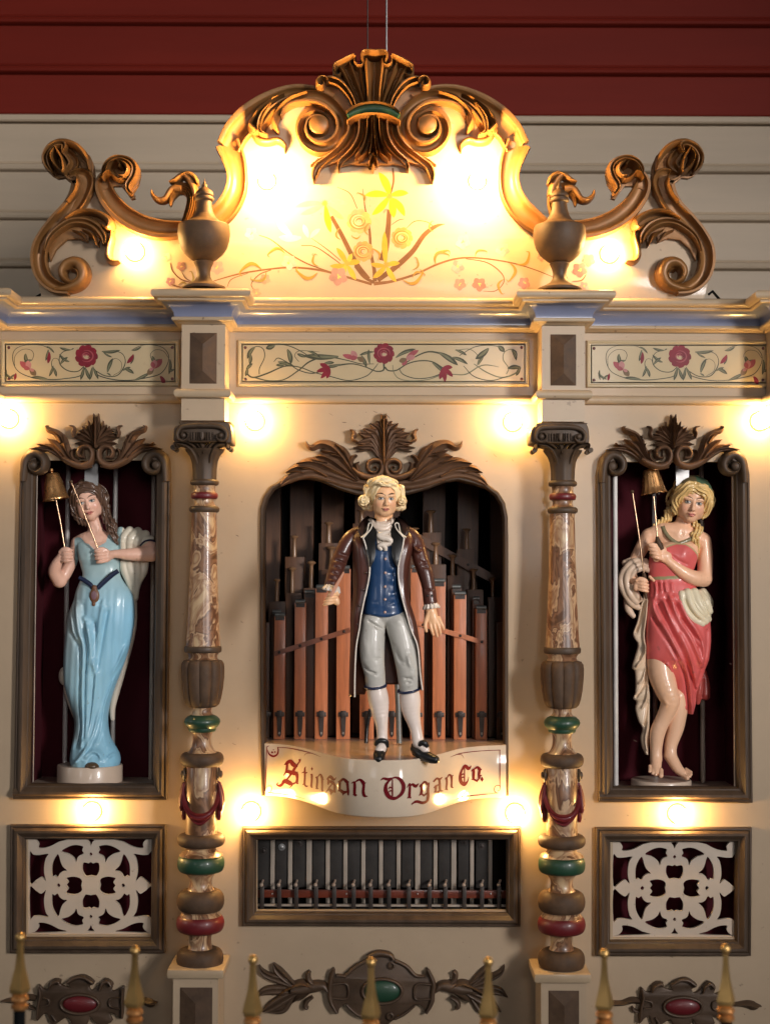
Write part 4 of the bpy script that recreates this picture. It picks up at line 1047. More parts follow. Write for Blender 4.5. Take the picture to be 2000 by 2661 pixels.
# ------------------------------------------------------------------ fretwork grilles
zG = zf(3.326, 0, 2100)
H1 = [(262, 256), (300, 264), (328, 290), (338, 315), (333, 343), (380, 345), (440, 328), (510, 292), (570, 268)]
H2 = [(258, 385), (290, 402), (340, 405), (420, 395), (400, 430), (386, 490), (384, 560), (398, 630), (360, 595), (310, 625), (258, 648)]
H3 = [(530, 375), (590, 335), (650, 318), (700, 325), (722, 335), (712, 365), (725, 385), (720, 398), (690, 410), (672, 430), (660, 470), (640, 430), (590, 395)]
H4 = [(500, 398), (470, 440), (450, 500), (452, 590), (475, 582), (500, 598), (520, 565), (550, 545), (582, 540), (545, 505), (525, 460), (515, 420)]
H5 = [(718, 475), (750, 472), (768, 478), (787, 466), (806, 478), (824, 472), (856, 475), (862, 530), (849, 565), (829, 590), (787, 583), (745, 590), (725, 565), (712, 530)]
H6 = [(600, 597), (572, 606), (588, 630), (592, 645), (574, 668), (592, 691), (588, 706), (572, 735), (640, 748), (690, 732), (712, 705), (704, 668), (712, 631), (690, 604), (640, 592)]
H7 = [(757, 273), (817, 273), (800, 295), (787, 325), (774, 295)]
H8 = [(787, 382), (801, 398), (787, 414), (773, 398)]
H9 = [(508, 650), (524, 668), (508, 688), (492, 668)]
gc = (787, 668)
def grille(dx, dy, label):
    tr = lambda L: [(a + dx, b + dy) for a, b in zG(L)]
    t = thing('fretwork_grille', tr([(787, 1245)])[0] and W(*tr([(787, 1245)])[0], 0), label, 'grille', 'fretwork grilles')
    holes = []
    mx = lambda L: [(2 * gc[0] - x, y) for x, y in L][::-1]
    my = lambda L: [(x, 2 * gc[1] - y) for x, y in L][::-1]
    for Hh in (H1, H2, H3, H4): 
        for q in (Hh, mx(Hh), my(Hh), mx(my(Hh))): holes.append(tr(cat(q, 3, True) if Hh not in () else q))
    for Hh in (H5, H7, H8): 
        for q in (Hh, my(Hh)): holes.append(tr(cat(q, 2, True)))
    for Hh in (H6, H9):
        for q in (Hh, mx(Hh)): holes.append(tr(cat(q, 2, True)))
    plate('fretwork', tr([(228, 222), (1346, 222), (1346, 1125), (228, 1125)]), holes, -6, 10, 'lattice_paint', t, 0, 30)
    open_mould(tr([(98, 1243), (102, 137), (1443, 137), (1435, 1243)]), 0, PF, 'bronze_frame', 'frame', t)
    a = W(*tr([(225, 215)])[0], -60); b = W(*tr([(1350, 1130)])[0], -60)
    MB().box(a.x - 20, b.x + 20, 60, 66, b.z - 20, a.z + 20).build('backing', 'niche_maroon', t, 0)
    return t
grille(0, 0, 'cream fretwork grille in brown frame below the blue-dressed statue')
grille(1515, 7, 'cream fretwork grille in brown frame below the coral-dressed statue')

# ------------------------------------------------------------------ chime bars in the centre window
zW = zf(2.079, 600, 2100)
cw = thing('chime_window', W(1000, 2400, 0), 'wide brown frame around the row of dark chime bars', 'picture frame')
open_mould(zW([(64, 630), (66, 96), (1560, 96), (1560, 634)]), 0, [(a * .9, b) for a, b in PF], 'bronze_frame', 'frame', cw)
a = W(*zW([(120, 140)])[0], -150); b = W(*zW([(1520, 600)])[0], -150)
MB().box(a.x - 60, b.x + 60, 150, 156, b.z - 60, a.z + 60).build('backing', 'case_black', cw, 0)
ch = thing('glockenspiel', W(*zW([(815, 545)])[0], -50), 'row of dark metal chime bars with small hammers behind the centre window', 'chimes')
def zbox(x0, x1, y0, y1, d, th, name, mt, parent, b=0.8):
    p, q = W(*zW([(x0, y0)])[0], d), W(*zW([(x1, y1)])[0], d)
    return MB().bbox(p.x, q.x, -d, -d + th, q.z, p.z, b).build(name, mt, parent, 40)
cs = [225, 320, 422, 523, 618, 715, 810, 905, 1008, 1104, 1203, 1301, 1400]
for i, x in enumerate(cs):
    w = 13 if i in (2, 8, 10) else 10
    zbox(x - w, x + w, 120, 530, -62, 10, 'divider', 'strip_cream', ch)
ce = [178, 275, 372, 475, 570, 665, 762, 858, 956, 1055, 1155, 1260, 1355, 1445]
for i, x in enumerate(ce[:13]):
    bar = zbox(x - 33, x + 33, 110, 432 - (i % 3) * 2, -68, 8, 'chime_bar', 'bar_metal', ch, 1.5)
    ys = {0: 231, 1: 210, 2: 187, 3: 168, 10: 160, 11: 182, 12: 205}.get(i)
    if ys:
        p = W(*zW([(x, ys)])[0], -67); mb = MB(); mb.lathe([(9, 0), (9, 2), (4, 2.2), (4, 4.5), (1, 5.5)], 0, 0, 20)
        mb.v = [(p.x + u, p.y - zz, p.z + v) for u, v, zz in mb.v]
        mb.build('washer', 'steel' if i == 1 else 'iron', bar, 40, fix=True)
rail = zbox(120, 1490, 442, 488, -40, 12, 'hammer_rail', 'mahogany', ch, 1.5)
for x in (224, 624, 1007, 1402):
    p = W(*zW([(x, 463)])[0], -39); MB().sphere((p.x, p.y, p.z), 2.6, 10, 6).build('screw', 'steel', rail)
zbox(120, 1495, 519, 535, -36, 10, 'bottom_rail', 'strip_cream', ch)
for x in [165, 258, 350, 457, 555, 660, 752, 850, 958, 1070, 1155, 1257, 1352, 1445]:
    hm = zbox(x - 8, x + 14, 425, 552, -26, 5, 'hammer', 'iron', ch, 1.2)
    p = W(*zW([(x, 415)])[0], -30); mb = MB(); mb.sphere((p.x, p.y, p.z), 5.2, 12, 8)
    q = W(*zW([(x + 8, 390)])[0], -60); mb2 = MB().tube([p, q], 3, 8)
    mb.build('hammer_head', 'rod_paint', hm); mb2.build('hammer_stem', 'rod_paint', hm)

# ------------------------------------------------------------------ painted rose panels of the entablature
GN = (0.050, 0.052, 0.030); GL = (0.13, 0.13, 0.075); GD = (0.03, 0.035, 0.025); RD = (0.165, 0.010, 0.020); RM = (0.27, 0.06, 0.07); RL = (0.36, 0.16, 0.15); BRN = (0.14, 0.09, 0.045)
def rpanel(z, x0, y0, x1, y1, label):
    c = [(x0, y1), (x0, y0), (x1, y0), (x1, y1)]
    t = thing('painted_panel', W(*z([((x0 + x1) / 2, y1)])[0], 0), label, 'painted panel', 'painted rose panels')
    open_mould(z(c), 0, [(0, 0), (0, 5), (2, 8), (6, 8.5), (9, 6), (11, 6.2), (14, 6.2)], 'panel_paint', 'panel_rim', t)
    a = W(*z([(x0, y0)])[0], 0); b = W(*z([(x1, y1)])[0], 0)
    MB().box(a.x + 8, b.x - 8, -6.2, 0.5, b.z + 8, a.z - 8).build('panel_board', 'panel_paint', t, 30)
    k = 14
    for (px, py) in ((x0, y0), (x1, y0), (x0, y1), (x1, y1)):
        p = W(*z([(px, py)])[0], 6); sx = 1 if px == x0 else -1; sz = -1 if py == y0 else 1
        MB().sphere((p.x + sx * 20, p.y, p.z + sz * 20), 4.2, 12, 8, (1, .35, 1)).build('screw_head', 'rose_screw', t)
    return t, Paint(z, 6.4)
mat('rose_screw', (0.07, 0.012, 0.012), rough=0.4)
def leaf(P, x, y, a, l, w, c=None, bend=.3): P.petal(x, y, a, l, w, c or GN, bend); P.petal(x, y, a, l * .8, w * .45, GL, bend)
def vine(P, pts, c=GN, hl=True):
    P.st([(a[0], a[1], a[2] * .74) for a in pts], c)
z4 = zf(2.376, 0, 740)
def side_panel(z, x0, x1, y0, y1, label, X):
    """X maps the left panel's drawing to this one"""
    t, P = rpanel(z, x0, y0, x1, y1, label)
    G = lambda L: [X(q[0], q[1]) + tuple(q[2:]) for q in L]
    for q in ([(530, 505, 3), (500, 560, 4), (400, 580, 3.5), (300, 585, 4), (190, 570, 3.5), (110, 530, 3), (80, 460, 3), (95, 400, 2.5), (160, 372, 2), (250, 372, 2), (300, 390, 3)],
              [(92, 500, 2), (95, 440, 2), (140, 400, 2), (190, 402, 2), (210, 430, 2.5), (200, 465, 2)],
              [(520, 505, 4), (480, 535, 4), (420, 530, 4), (375, 495, 4.5), (368, 450, 3.5), (390, 415, 3), (440, 402, 2)],
              [(370, 490, 2), (360, 460, 2), (335, 455, 2), (320, 480, 3), (325, 520, 4)],
              [(575, 505, 3), (600, 555, 4), (700, 585, 4), (800, 590, 3.5), (900, 575, 4), (990, 550, 3.5), (1035, 490, 3), (1040, 430, 3), (1000, 385, 2.5), (920, 370, 2), (860, 380, 3), (810, 405, 1)],
              [(940, 470, 2.5), (930, 430, 2), (960, 402, 2), (1010, 410, 2), (1040, 450, 2)],
              [(590, 530, 4), (650, 562, 4), (720, 562, 4), (760, 520, 4.5), (775, 470, 3.5), (755, 425, 3), (700, 408, 3), (630, 412, 1)],
              [(700, 560, 2), (745, 530, 2), (750, 480, 2), (715, 455, 2), (680, 480, 4), (665, 540, 2)]):
        vine(P, G(q), GN if RNG.rand() > .3 else GD)
    for (x, y, a, l, w, b) in ((290, 380, 25, 60, 6, .3), (160, 425, 100, 60, 12, -.4), (200, 465, 175, 60, 9, -.3), (440, 402, 175, 70, 8, .3), (440, 402, -30, 20, 4, 0), (430, 475, -170, 70, 9, .5), (375, 490, -60, 60, 9, .3), (330, 510, 60, 60, 9, .2), (330, 500, 100, 70, 8, .2),
                               (520, 510, 100, 80, 10, .1), (530, 515, 75, 75, 10, -.1), (570, 510, 95, 80, 9, .1), (575, 510, 60, 80, 9, .1), (630, 412, 10, 110, 10, -.25), (640, 418, 40, 60, 6, -.2), (665, 540, -80, 90, 12, .2), (660, 545, 20, 30, 5, .2), (770, 520, 5, 60, 11, .4), (760, 530, -40, 50, 7, .3),
                               (815, 405, 0, 60, 7, -.4), (940, 440, 60, 55, 11, .4), (945, 470, 5, 50, 7, -.3), (1050, 460, 80, 90, 10, .25), (1045, 530, 10, 30, 8, -.5), (300, 585, -165, 110, 10, -.15), (830, 590, -20, 110, 10, -.1), (45, 585, -110, 60, 6, .3), (60, 585, -60, 50, 6, .4), (85, 580, -170, 60, 7, .5), (300, 400, 95, 70, 9, .15), (825, 430, 90, 60, 7, .3)):
        xx, yy = X(x, y); s = X.s if hasattr(X, 's') else 1
        leaf(P, xx, yy, a if not getattr(X, 'f', 0) else 180 - a, l * X.k, w * X.k, None, b if not getattr(X, 'f', 0) else -b)
    for (x, y, a, l, w, b) in ((305, 415, 85, 70, 11, .2), (825, 430, 110, 65, 12, .3), (100, 545, 95, 45, 8, .1), (990, 565, 40, 55, 13, .5)):
        xx, yy = X(x, y); P.petal(xx, yy, a, l * X.k, w * X.k, RD, b)
    for (x, y, sgn) in ((185, 520, 1), (950, 515, -1)):
        xx, yy = X(x, y)
        for a, l, w, c in ((-150 if sgn > 0 else -40, 75, 18, RM), (-110 if sgn > 0 else -75, 52, 18, RL), (40 if sgn > 0 else 140, 55, 18, BRN), (-170 if sgn > 0 else -100, 40, 14, RM), (20 if sgn > 0 else 160, 30, 10, RL)):
            P.petal(xx, yy, a, l * X.k, w * X.k, c, .15 * sgn)
    xx, yy = X(535, 440); P.rose(xx, yy, 66 * X.k, RD, RM, (0.14, 0.01, 0.02), 7)
    P.build('rose_painting', t)
class XF:
    def __init__(s, dx=0, dy=0, k=1.0): s.dx, s.dy, s.k = dx, dy, k
    def __call__(s, x, y): return (x * s.k + s.dx, y * s.k + s.dy)
side_panel(z4, 10, 1112, 341, 628, 'cream panel painted with a red rose, left of the left pilaster', XF())
z6 = zf(2.598, 1360, 740)
k6 = 2.598 / 2.376
side_panel(z6, 422, 1665, 378, 695, 'cream panel painted with a red rose, right of the right pilaster', XF(1052 - 535 * k6 + 0, 484 - 440 * k6, k6))
z5 = zf(1.848, 560, 740)
t, P = rpanel(z5, 107, 265, 1505, 490, 'long cream panel painted with a red rose above the centre arch')
for q in ([(808, 380, 6), (805, 410, 5), (770, 415, 4), (720, 395, 3.5), (660, 380, 4), (600, 385, 5), (540, 400, 4), (470, 425, 3.5), (400, 410, 3), (340, 370, 3), (300, 352, 3), (280, 370, 2)],
          [(812, 395, 6), (830, 412, 4), (870, 410, 4), (920, 380, 4), (980, 365, 4), (1040, 370, 4), (1090, 400, 5)],
          [(150, 400, 4), (155, 430, 5), (185, 445, 5), (250, 425, 5), (330, 392, 4), (400, 395, 3.5), (470, 420, 3), (550, 440, 3), (640, 460, 3), (720, 440, 3), (755, 410, 3), (780, 378, 2)],
          [(185, 445, 4), (260, 462, 4), (330, 455, 4), (400, 410, 4), (450, 370, 5), (520, 345, 6), (570, 350, 4), (640, 365, 3), (700, 380, 3), (760, 380, 2)],
          [(250, 290, 2), (320, 287, 3), (370, 300, 3), (420, 325, 3), (450, 345, 3)], [(210, 430, 3), (212, 400, 3), (235, 350, 3), (230, 310, 3), (200, 296, 2.5), (170, 310, 3)],
          [(400, 370, 2), (380, 340, 2), (400, 318, 2), (450, 318, 2), (500, 322, 1)],
          [(850, 385, 2), (855, 420, 2.5), (880, 450, 3), (940, 462, 3), (1020, 455, 3), (1080, 435, 3), (1130, 430, 3), (1200, 430, 4), (1260, 395, 4), (1300, 385, 3), (1360, 395, 1)],
          [(880, 400, 2), (900, 430, 3), (960, 450, 3), (1030, 445, 3), (1090, 425, 4)],
          [(900, 385, 3), (960, 345, 4), (1020, 322, 5), (1080, 330, 6), (1130, 350, 5), (1190, 358, 2)],
          [(1240, 380, 3), (1300, 420, 4), (1370, 445, 4), (1430, 430, 5), (1465, 400, 3)], [(1190, 390, 2), (1240, 440, 3), (1320, 460, 3), (1400, 440, 3)],
          [(1395, 430, 3), (1405, 400, 3), (1380, 360, 3), (1385, 325, 3), (1415, 310, 3), (1445, 322, 3)], [(1150, 315, 2), (1220, 310, 2.5), (1260, 345, 2.5), (1255, 385, 2)],
          [(1170, 340, 2), (1240, 300, 2.5), (1310, 290, 2.5), (1370, 300, 1)]):
    vine(P, q, GN if RNG.rand() > .35 else GL)
for (x, y, a, l, w, b) in ((190, 300, 150, 60, 10, -.5), (165, 330, 70, 50, 9, .4), (150, 410, -70, 40, 8, .4), (155, 400, 100, 40, 8, .1), (285, 290, 150, 45, 12, .2), (345, 310, 60, 70, 12, .3), (440, 345, -175, 50, 8, .2), (590, 345, 175, 170, 14, .12), (440, 318, 10, 70, 6, .3),
                           (300, 370, 10, 80, 9, .1), (340, 378, 160, 50, 8, .2), (865, 350, -40, 100, 9, .3), (760, 322, 178, 70, 7, -.2), (700, 340, 60, 60, 9, .1), (1070, 325, 25, 110, 13, .15), (1130, 350, 0, 80, 9, .4), (1150, 312, 15, 60, 7, .2), (1310, 305, 130, 80, 14, .2), (1260, 385, -70, 50, 7, .2), (1355, 295, 30, 40, 12, .2),
                           (1420, 312, 40, 50, 9, .5), (1445, 345, -100, 40, 8, -.4), (1465, 400, -160, 60, 11, -.4), (1460, 390, 100, 50, 8, .2), (600, 382, 160, 70, 8, .2), (1040, 375, 30, 70, 8, .2), (740, 380, -100, 70, 7, .1), (520, 378, -10, 50, 8, .1)):
    leaf(P, x, y, a, l, w, None, b)
for x, y, a0 in ((545, 395, 150), (1090, 400, 30)):
    for a, l in ((a0, 62), (a0 + (-60 if a0 > 90 else 65), 55), (a0 + (-35 if a0 > 90 else 40), 66), (a0 + (40 if a0 > 90 else -45), 46)): P.petal(x, y, a, l, 11, RD, .2)
for x, y, s in ((680, 350, -1), (915, 355, 1)):
    for a, l, w, c in ((180 if s < 0 else -45, 70, 12, RM), (-140 if s < 0 else -20, 42, 14, RL), (170 if s < 0 else 110, 36, 12, RM), (20 if s < 0 else 150, 36, 12, BRN)): P.petal(x, y, a, l, w, c, .2)
P.rose(808, 330, 47, RD, RM, (0.14, 0.01, 0.02), 8)
P.build('rose_painting', t)

# ------------------------------------------------------------------ name board and shelf
BC = [(681, 8), (700, 14), (725, 28), (748, 48), (771, 75), (790, 118), (812, 165), (832, 215), (852, 262), (875, 304), (898, 334), (928, 354), (957, 364), (987, 371), (1017, 371), (1045, 366), (1070, 354), (1093, 332), (1116, 298), (1138, 250), (1160, 196), (1180, 146), (1199, 106), (1222, 78), (1245, 58), (1268, 44), (1290, 36), (1314, 30)]
_bx = np.array([a for a, b in BC], float); _bq = np.array([b for a, b in BC], float)
_bs = np.arange(681, 1315, 1.0); _bv = np.interp(_bs, _bx, _bq)
for _ in range(5): _bv[1:-1] = np.convolve(np.pad(_bv, 9, 'reflect', reflect_type='odd'), np.ones(19) / 19, 'valid')[1:-1]
def bd(px): return float(np.interp(px, _bs, _bv))
SZ1 = W(685, 1932, 10).z; SZ0 = W(683, 2067, 10).z
shelf = thing('name_board', W(1000, 2067, 100), 'cream bow-fronted shelf lettered Stinson Organ Co. in dark red blackletter', 'sign')
bp = [W(a, 1990, bd(a)) for a in list(np.arange(681, 1314, 2.5)) + [1314]]
vs = [(p.x, p.y, SZ1) for p in bp] + [(p.x, p.y, SZ1 - 5) for p in bp] + [(p.x, p.y, SZ0) for p in bp] + [(p.x, p.y + 9, SZ0) for p in bp]
vs = [(p.x, p.y + 1.5, SZ1) for p in bp] + [(p.x, p.y, SZ1 - 1.5) for p in bp] + [(p.x, p.y, SZ0 + 1.5) for p in bp] + [(p.x, p.y + 1.5, SZ0) for p in bp] + [(p.x, p.y + 12, SZ0) for p in bp]
n = len(bp)
fs = [(r * n + i, (r + 1) * n + i, (r + 1) * n + i + 1, r * n + i + 1) for r in range(4) for i in range(n - 1)]
MB().add(vs, fs).build('bowed_board', 'board_paint' if 'board_paint' in M else 'cream_paint', shelf, 60)
top = [(p.x, p.y + 1.5, SZ1) for p in bp] + [(bp[-1].x, 150, SZ1), (bp[0].x, 150, SZ1)]
low = [(x, y, SZ1 - 14) for x, y, z in top]
m = len(top)
MB().add(top + low, [tuple(range(m)), tuple(range(2 * m - 1, m - 1, -1))] + [(i, (i + 1) % m, m + (i + 1) % m, m + i) for i in range(n - 1, m)]).build('shelf_top', 'shelf_paint', shelf, 30, fix=True)
tA = zf(5.039, 670, 1930); tB = zf(4.619, 970, 1930)
class Letters:
    def __init__(s): s.k = 0
    def go(s, z, name, strokes, col=(0.13, 0.004, 0.009)):
        mb = MB()
        for q in strokes:
            s.k += 1
            if q and q[0] == 'dot':
                _, x, y, r = q; pts = [(x - .01, y - r, .1), (x, y - r * .7, r * .7), (x, y, r), (x, y + r * .7, r * .7), (x + .01, y + r, .1)]
            elif q and q[0] == 'dia':
                _, x, y, r = q; pts = [(x, y - r * 1.6, .1), (x, y, r), (x, y + r * 1.6, .1)]
            elif name == 'letter': pts = [(a[0], a[1], a[2] * 1.18 + .6) for a in q]
            else: pts = q
            vs, fs = stroke(z(pts), FLAT, 0.08 + 0.004 * s.k, 5, 0.0, len(pts) > 3 or q[0] == 'dot')
            mb.add([(x, y, h) for x, y, h in vs], fs, col)
        out = []
        for x, y, h in mb.v:
            d = bd(x) + 0.9 + h; p = W(x, y, d); out.append((p.x, p.y, p.z))
        mb.v = out
        return mb.build(name, 'letter_paint', shelf, 0)
LT = Letters()
LT.go(tA, 'letter', [[(545, 215, 14), (548, 240, 9), (530, 270, 8), (500, 310, 12), (480, 340, 14), (455, 380, 14), (420, 430, 10), (380, 480, 9), (330, 530, 14), (300, 560, 16), (262, 562, 9), (250, 540, 6), (270, 522, 4)],
                     [(345, 292, 3), (385, 262, 18), (425, 240, 18), (445, 262, 22), (470, 290, 24), (505, 308, 14), (520, 298, 3)], [(385, 270, 12), (378, 330, 12), (372, 370, 12), (355, 405, 8), (335, 432, 2)],
                     [(365, 375, 16), (420, 385, 20), (480, 400, 24), (508, 415, 20), (515, 470, 14), (510, 520, 16), (530, 540, 3)], [(525, 380, 2), (505, 410, 12), (490, 425, 8)],
                     [(310, 540, 6), (350, 505, 24), (400, 520, 26), (435, 545, 22), (440, 565, 8), (412, 592, 2)], [(440, 548, 12), (480, 530, 10), (520, 515, 10)]])
LT.go(tA, 'letter', [[(628, 312, 2), (615, 345, 9), (615, 450, 10), (612, 545, 11), (640, 572, 8), (655, 560, 2)], [(573, 398, 2), (605, 385, 8), (630, 395, 8), (650, 385, 2)], [(585, 552, 2), (600, 540, 10), (612, 548, 10)]])
LT.go(tA, 'letter', [('dia', 708, 342, 15), [(690, 425, 6), (705, 420, 11), (705, 500, 11), (700, 570, 11), (715, 592, 3)], [(683, 562, 2), (700, 555, 9), (716, 575, 2)]])
LT.go(tA, 'letter', [[(755, 462, 3), (772, 452, 10), (778, 500, 11), (772, 590, 11), (788, 606, 3)], [(755, 605, 2), (772, 590, 10), (794, 604, 2)], [(775, 462, 4), (815, 415, 9), (838, 455, 14), (840, 470, 12), (842, 560, 11), (842, 620, 11), (862, 636, 3)], [(838, 480, 10), (868, 478, 2)]])
LT.go(tA, 'letter', [[(900, 480, 3), (945, 445, 16), (985, 478, 15), (1005, 480, 8), (1026, 455, 2)], [(918, 472, 9), (925, 520, 10), (920, 545, 6), (902, 535, 2)], [(905, 520, 6), (950, 510, 16), (985, 530, 16), (1005, 560, 12), (1003, 620, 12), (1015, 660, 2)], [(1000, 500, 2), (940, 580, 8), (885, 660, 2)], [(895, 640, 2), (930, 610, 12), (965, 635, 18), (1000, 640, 10)], [(965, 640, 14), (955, 670, 8), (952, 688, 2)], [(1020, 635, 8), (980, 640, 10)]])
LT.go(tA, 'letter', [[(1045, 515, 3), (1075, 505, 12), (1118, 478, 14), (1160, 510, 18), (1170, 520, 14)], [(1075, 505, 12), (1070, 560, 13), (1068, 620, 11), (1045, 635, 2)], [(1195, 512, 3), (1172, 525, 14), (1175, 580, 13), (1180, 640, 14), (1182, 690, 6)], [(1050, 620, 4), (1080, 625, 16), (1120, 650, 18), (1170, 640, 10)], [(1125, 650, 16), (1115, 675, 8), (1108, 690, 2)]])
LT.go(tA, 'letter', [[(1222, 532, 3), (1262, 515, 10), (1268, 560, 15), (1265, 670, 15), (1285, 700, 6)], [(1240, 685, 2), (1265, 670, 13), (1300, 690, 3)], [(1255, 525, 4), (1330, 485, 12), (1375, 520, 20), (1385, 560, 15), (1380, 640, 15), (1395, 695, 16), (1440, 702, 2)], [(1380, 545, 10), (1415, 520, 2)]])
LT.go(tB, 'letter', [[(85, 452, 2), (120, 430, 10), (170, 438, 14), (230, 425, 8), (270, 418, 10), (325, 445, 18), (362, 520, 20), (345, 600, 18), (290, 655, 14), (240, 668, 18), (180, 640, 22), (148, 570, 20), (155, 500, 14), (200, 448, 9), (240, 420, 5)],
                     [(228, 440, 6), (228, 520, 7), (228, 640, 7)], [(175, 555, 3), (200, 535, 9), (228, 545, 4)], [(180, 595, 3), (205, 575, 9), (228, 585, 4)]])
LT.go(tB, 'letter', [[(402, 540, 3), (435, 492, 8), (438, 530, 11), (432, 640, 13), (450, 668, 3)], [(405, 668, 3), (430, 645, 12), (455, 655, 3)], [(440, 520, 5), (470, 500, 12), (505, 522, 16), (545, 488, 2)]])
LT.go(tB, 'letter', [[(550, 530, 3), (572, 510, 12), (578, 560, 12), (572, 610, 12), (545, 635, 2)], [(572, 510, 8), (615, 470, 10), (655, 500, 14), (672, 475, 2)], [(665, 495, 8), (655, 560, 12), (655, 650, 14), (640, 700, 12), (590, 722, 14), (520, 705, 14), (470, 730, 6), (455, 748, 2)], [(572, 605, 10), (605, 635, 12), (650, 600, 6)]])
LT.go(tB, 'letter', [[(718, 470, 8), (760, 430, 10), (790, 440, 12), (828, 412, 2)], [(790, 440, 10), (795, 500, 12), (800, 570, 12), (838, 580, 2)], [(720, 545, 2), (750, 520, 10), (790, 500, 5)], [(750, 525, 12), (745, 580, 10), (725, 600, 2)], [(740, 590, 6), (765, 600, 14), (800, 570, 5)]])
LT.go(tB, 'letter', [[(858, 440, 2), (875, 425, 10), (880, 480, 10), (875, 550, 10), (890, 570, 3)], [(855, 565, 2), (875, 548, 8), (892, 562, 2)], [(880, 430, 4), (908, 385, 8), (935, 410, 12), (938, 470, 9), (938, 530, 10), (960, 540, 2)], [(935, 410, 8), (958, 388, 2)]])
LT.go(tB, 'letter', [[(1175, 275, 2), (1140, 312, 16), (1100, 280, 16), (1060, 330, 10), (1040, 400, 14), (1050, 470, 18), (1090, 500, 18), (1130, 460, 6), (1145, 410, 2)], [(1092, 300, 5), (1092, 400, 6), (1090, 490, 6)], [(1050, 395, 3), (1072, 375, 8), (1092, 380, 4)], [(1050, 430, 3), (1072, 412, 8), (1092, 420, 4)]])
LT.go(tB, 'letter', [[(1172, 345, 2), (1200, 325, 12), (1200, 400, 13), (1195, 435, 10), (1175, 445, 2)], [(1200, 325, 6), (1245, 295, 12), (1275, 320, 16), (1300, 318, 2)], [(1275, 320, 12), (1265, 380, 13), (1268, 430, 12)], [(1195, 435, 10), (1240, 460, 12), (1275, 420, 6)], [(1275, 400, 9), (1302, 388, 3)]])
LT.go(tB, 'full_stop', [('dia', 1302, 438, 20)])
LT.go(tA, 'painted_border', [[(118, 60, 5), (108, 300, 4), (98, 600, 3), (95, 635, 2)], [(105, 60, 2), (135, 45, 5), (148, 38, 1)], [(128, 90, 2), (150, 150, 10), (205, 178, 13), (255, 150, 10), (268, 90, 7), (255, 58, 3)], ('dot', 188, 126, 14), ('dot', 224, 122, 11), ('dot', 205, 92, 7),
                         [(255, 60, 3), (400, 70, 5), (550, 100, 6), (700, 138, 4), (825, 186, 1)], [(605, 180, 1), (620, 150, 3), (660, 138, 3), (690, 142, 1)], [(95, 620, 2), (120, 575, 3), (165, 568, 3), (180, 600, 3), (165, 640, 3), (130, 655, 4)], [(130, 655, 4), (300, 672, 4), (450, 692, 4), (620, 735, 2)]])
LT.go(tB, 'painted_border', [[(918, 174, 1), (1000, 142, 5), (1100, 118, 5), (1300, 98, 4), (1525, 88, 4)], [(1000, 140, 3), (1060, 145, 3), (1088, 190, 1)], [(1515, 85, 4), (1515, 300, 6), (1520, 500, 3), (1518, 560, 3), (1495, 580, 2)], [(1520, 545, 2), (1510, 515, 4), (1465, 520, 4), (1448, 560, 4), (1465, 598, 4), (1495, 604, 4)], ('dot', 1500, 575, 7),
                         [(1495, 604, 3), (1300, 625, 4), (1150, 640, 5), (1060, 652, 2)], [(1118, 565, 1), (1080, 630, 3), (1030, 665, 3), (965, 695, 1)]])
# ------------------------------------------------------------------ organ pipes inside the arch
case = thing('pipe_chamber', W(1000, 1932, -300), 'black inside of the organ case behind the wooden pipes', 'case')
a = wx(650, 1600, -480); b = wx(1350, 1600, -480); z1 = wz(1190, -480) + 60
MB().box(a - 200, b + 200, 480, 486, SZ1 - 40, z1 + 100).build('back_board', 'case_black', case, 0)
x0 = wx(668, 1600, 0); x1 = wx(1330, 1600, 0)
MB().box(x0 - 12, x0 - 4, 18.5, 479, SZ1 - 40, z1).build('side_board', 'case_black', case, 0)
MB().box(x1 + 4, x1 + 12, 18.5, 479, SZ1 - 40, z1).build('side_board', 'case_black', case, 0)
MB().box(x0 - 12, x1 + 12, 18.5, 479, z1, z1 + 8).build('top_board', 'case_black', case, 0)
MB().box(x0 - 3, x1 + 3, 150.5, 479, SZ1 - 14, SZ1 - 2).build('floor_board', 'case_black', case, 0)
zP = zf(2.31, 640, 1160); zQ = zf(2.31, 640, 1600)
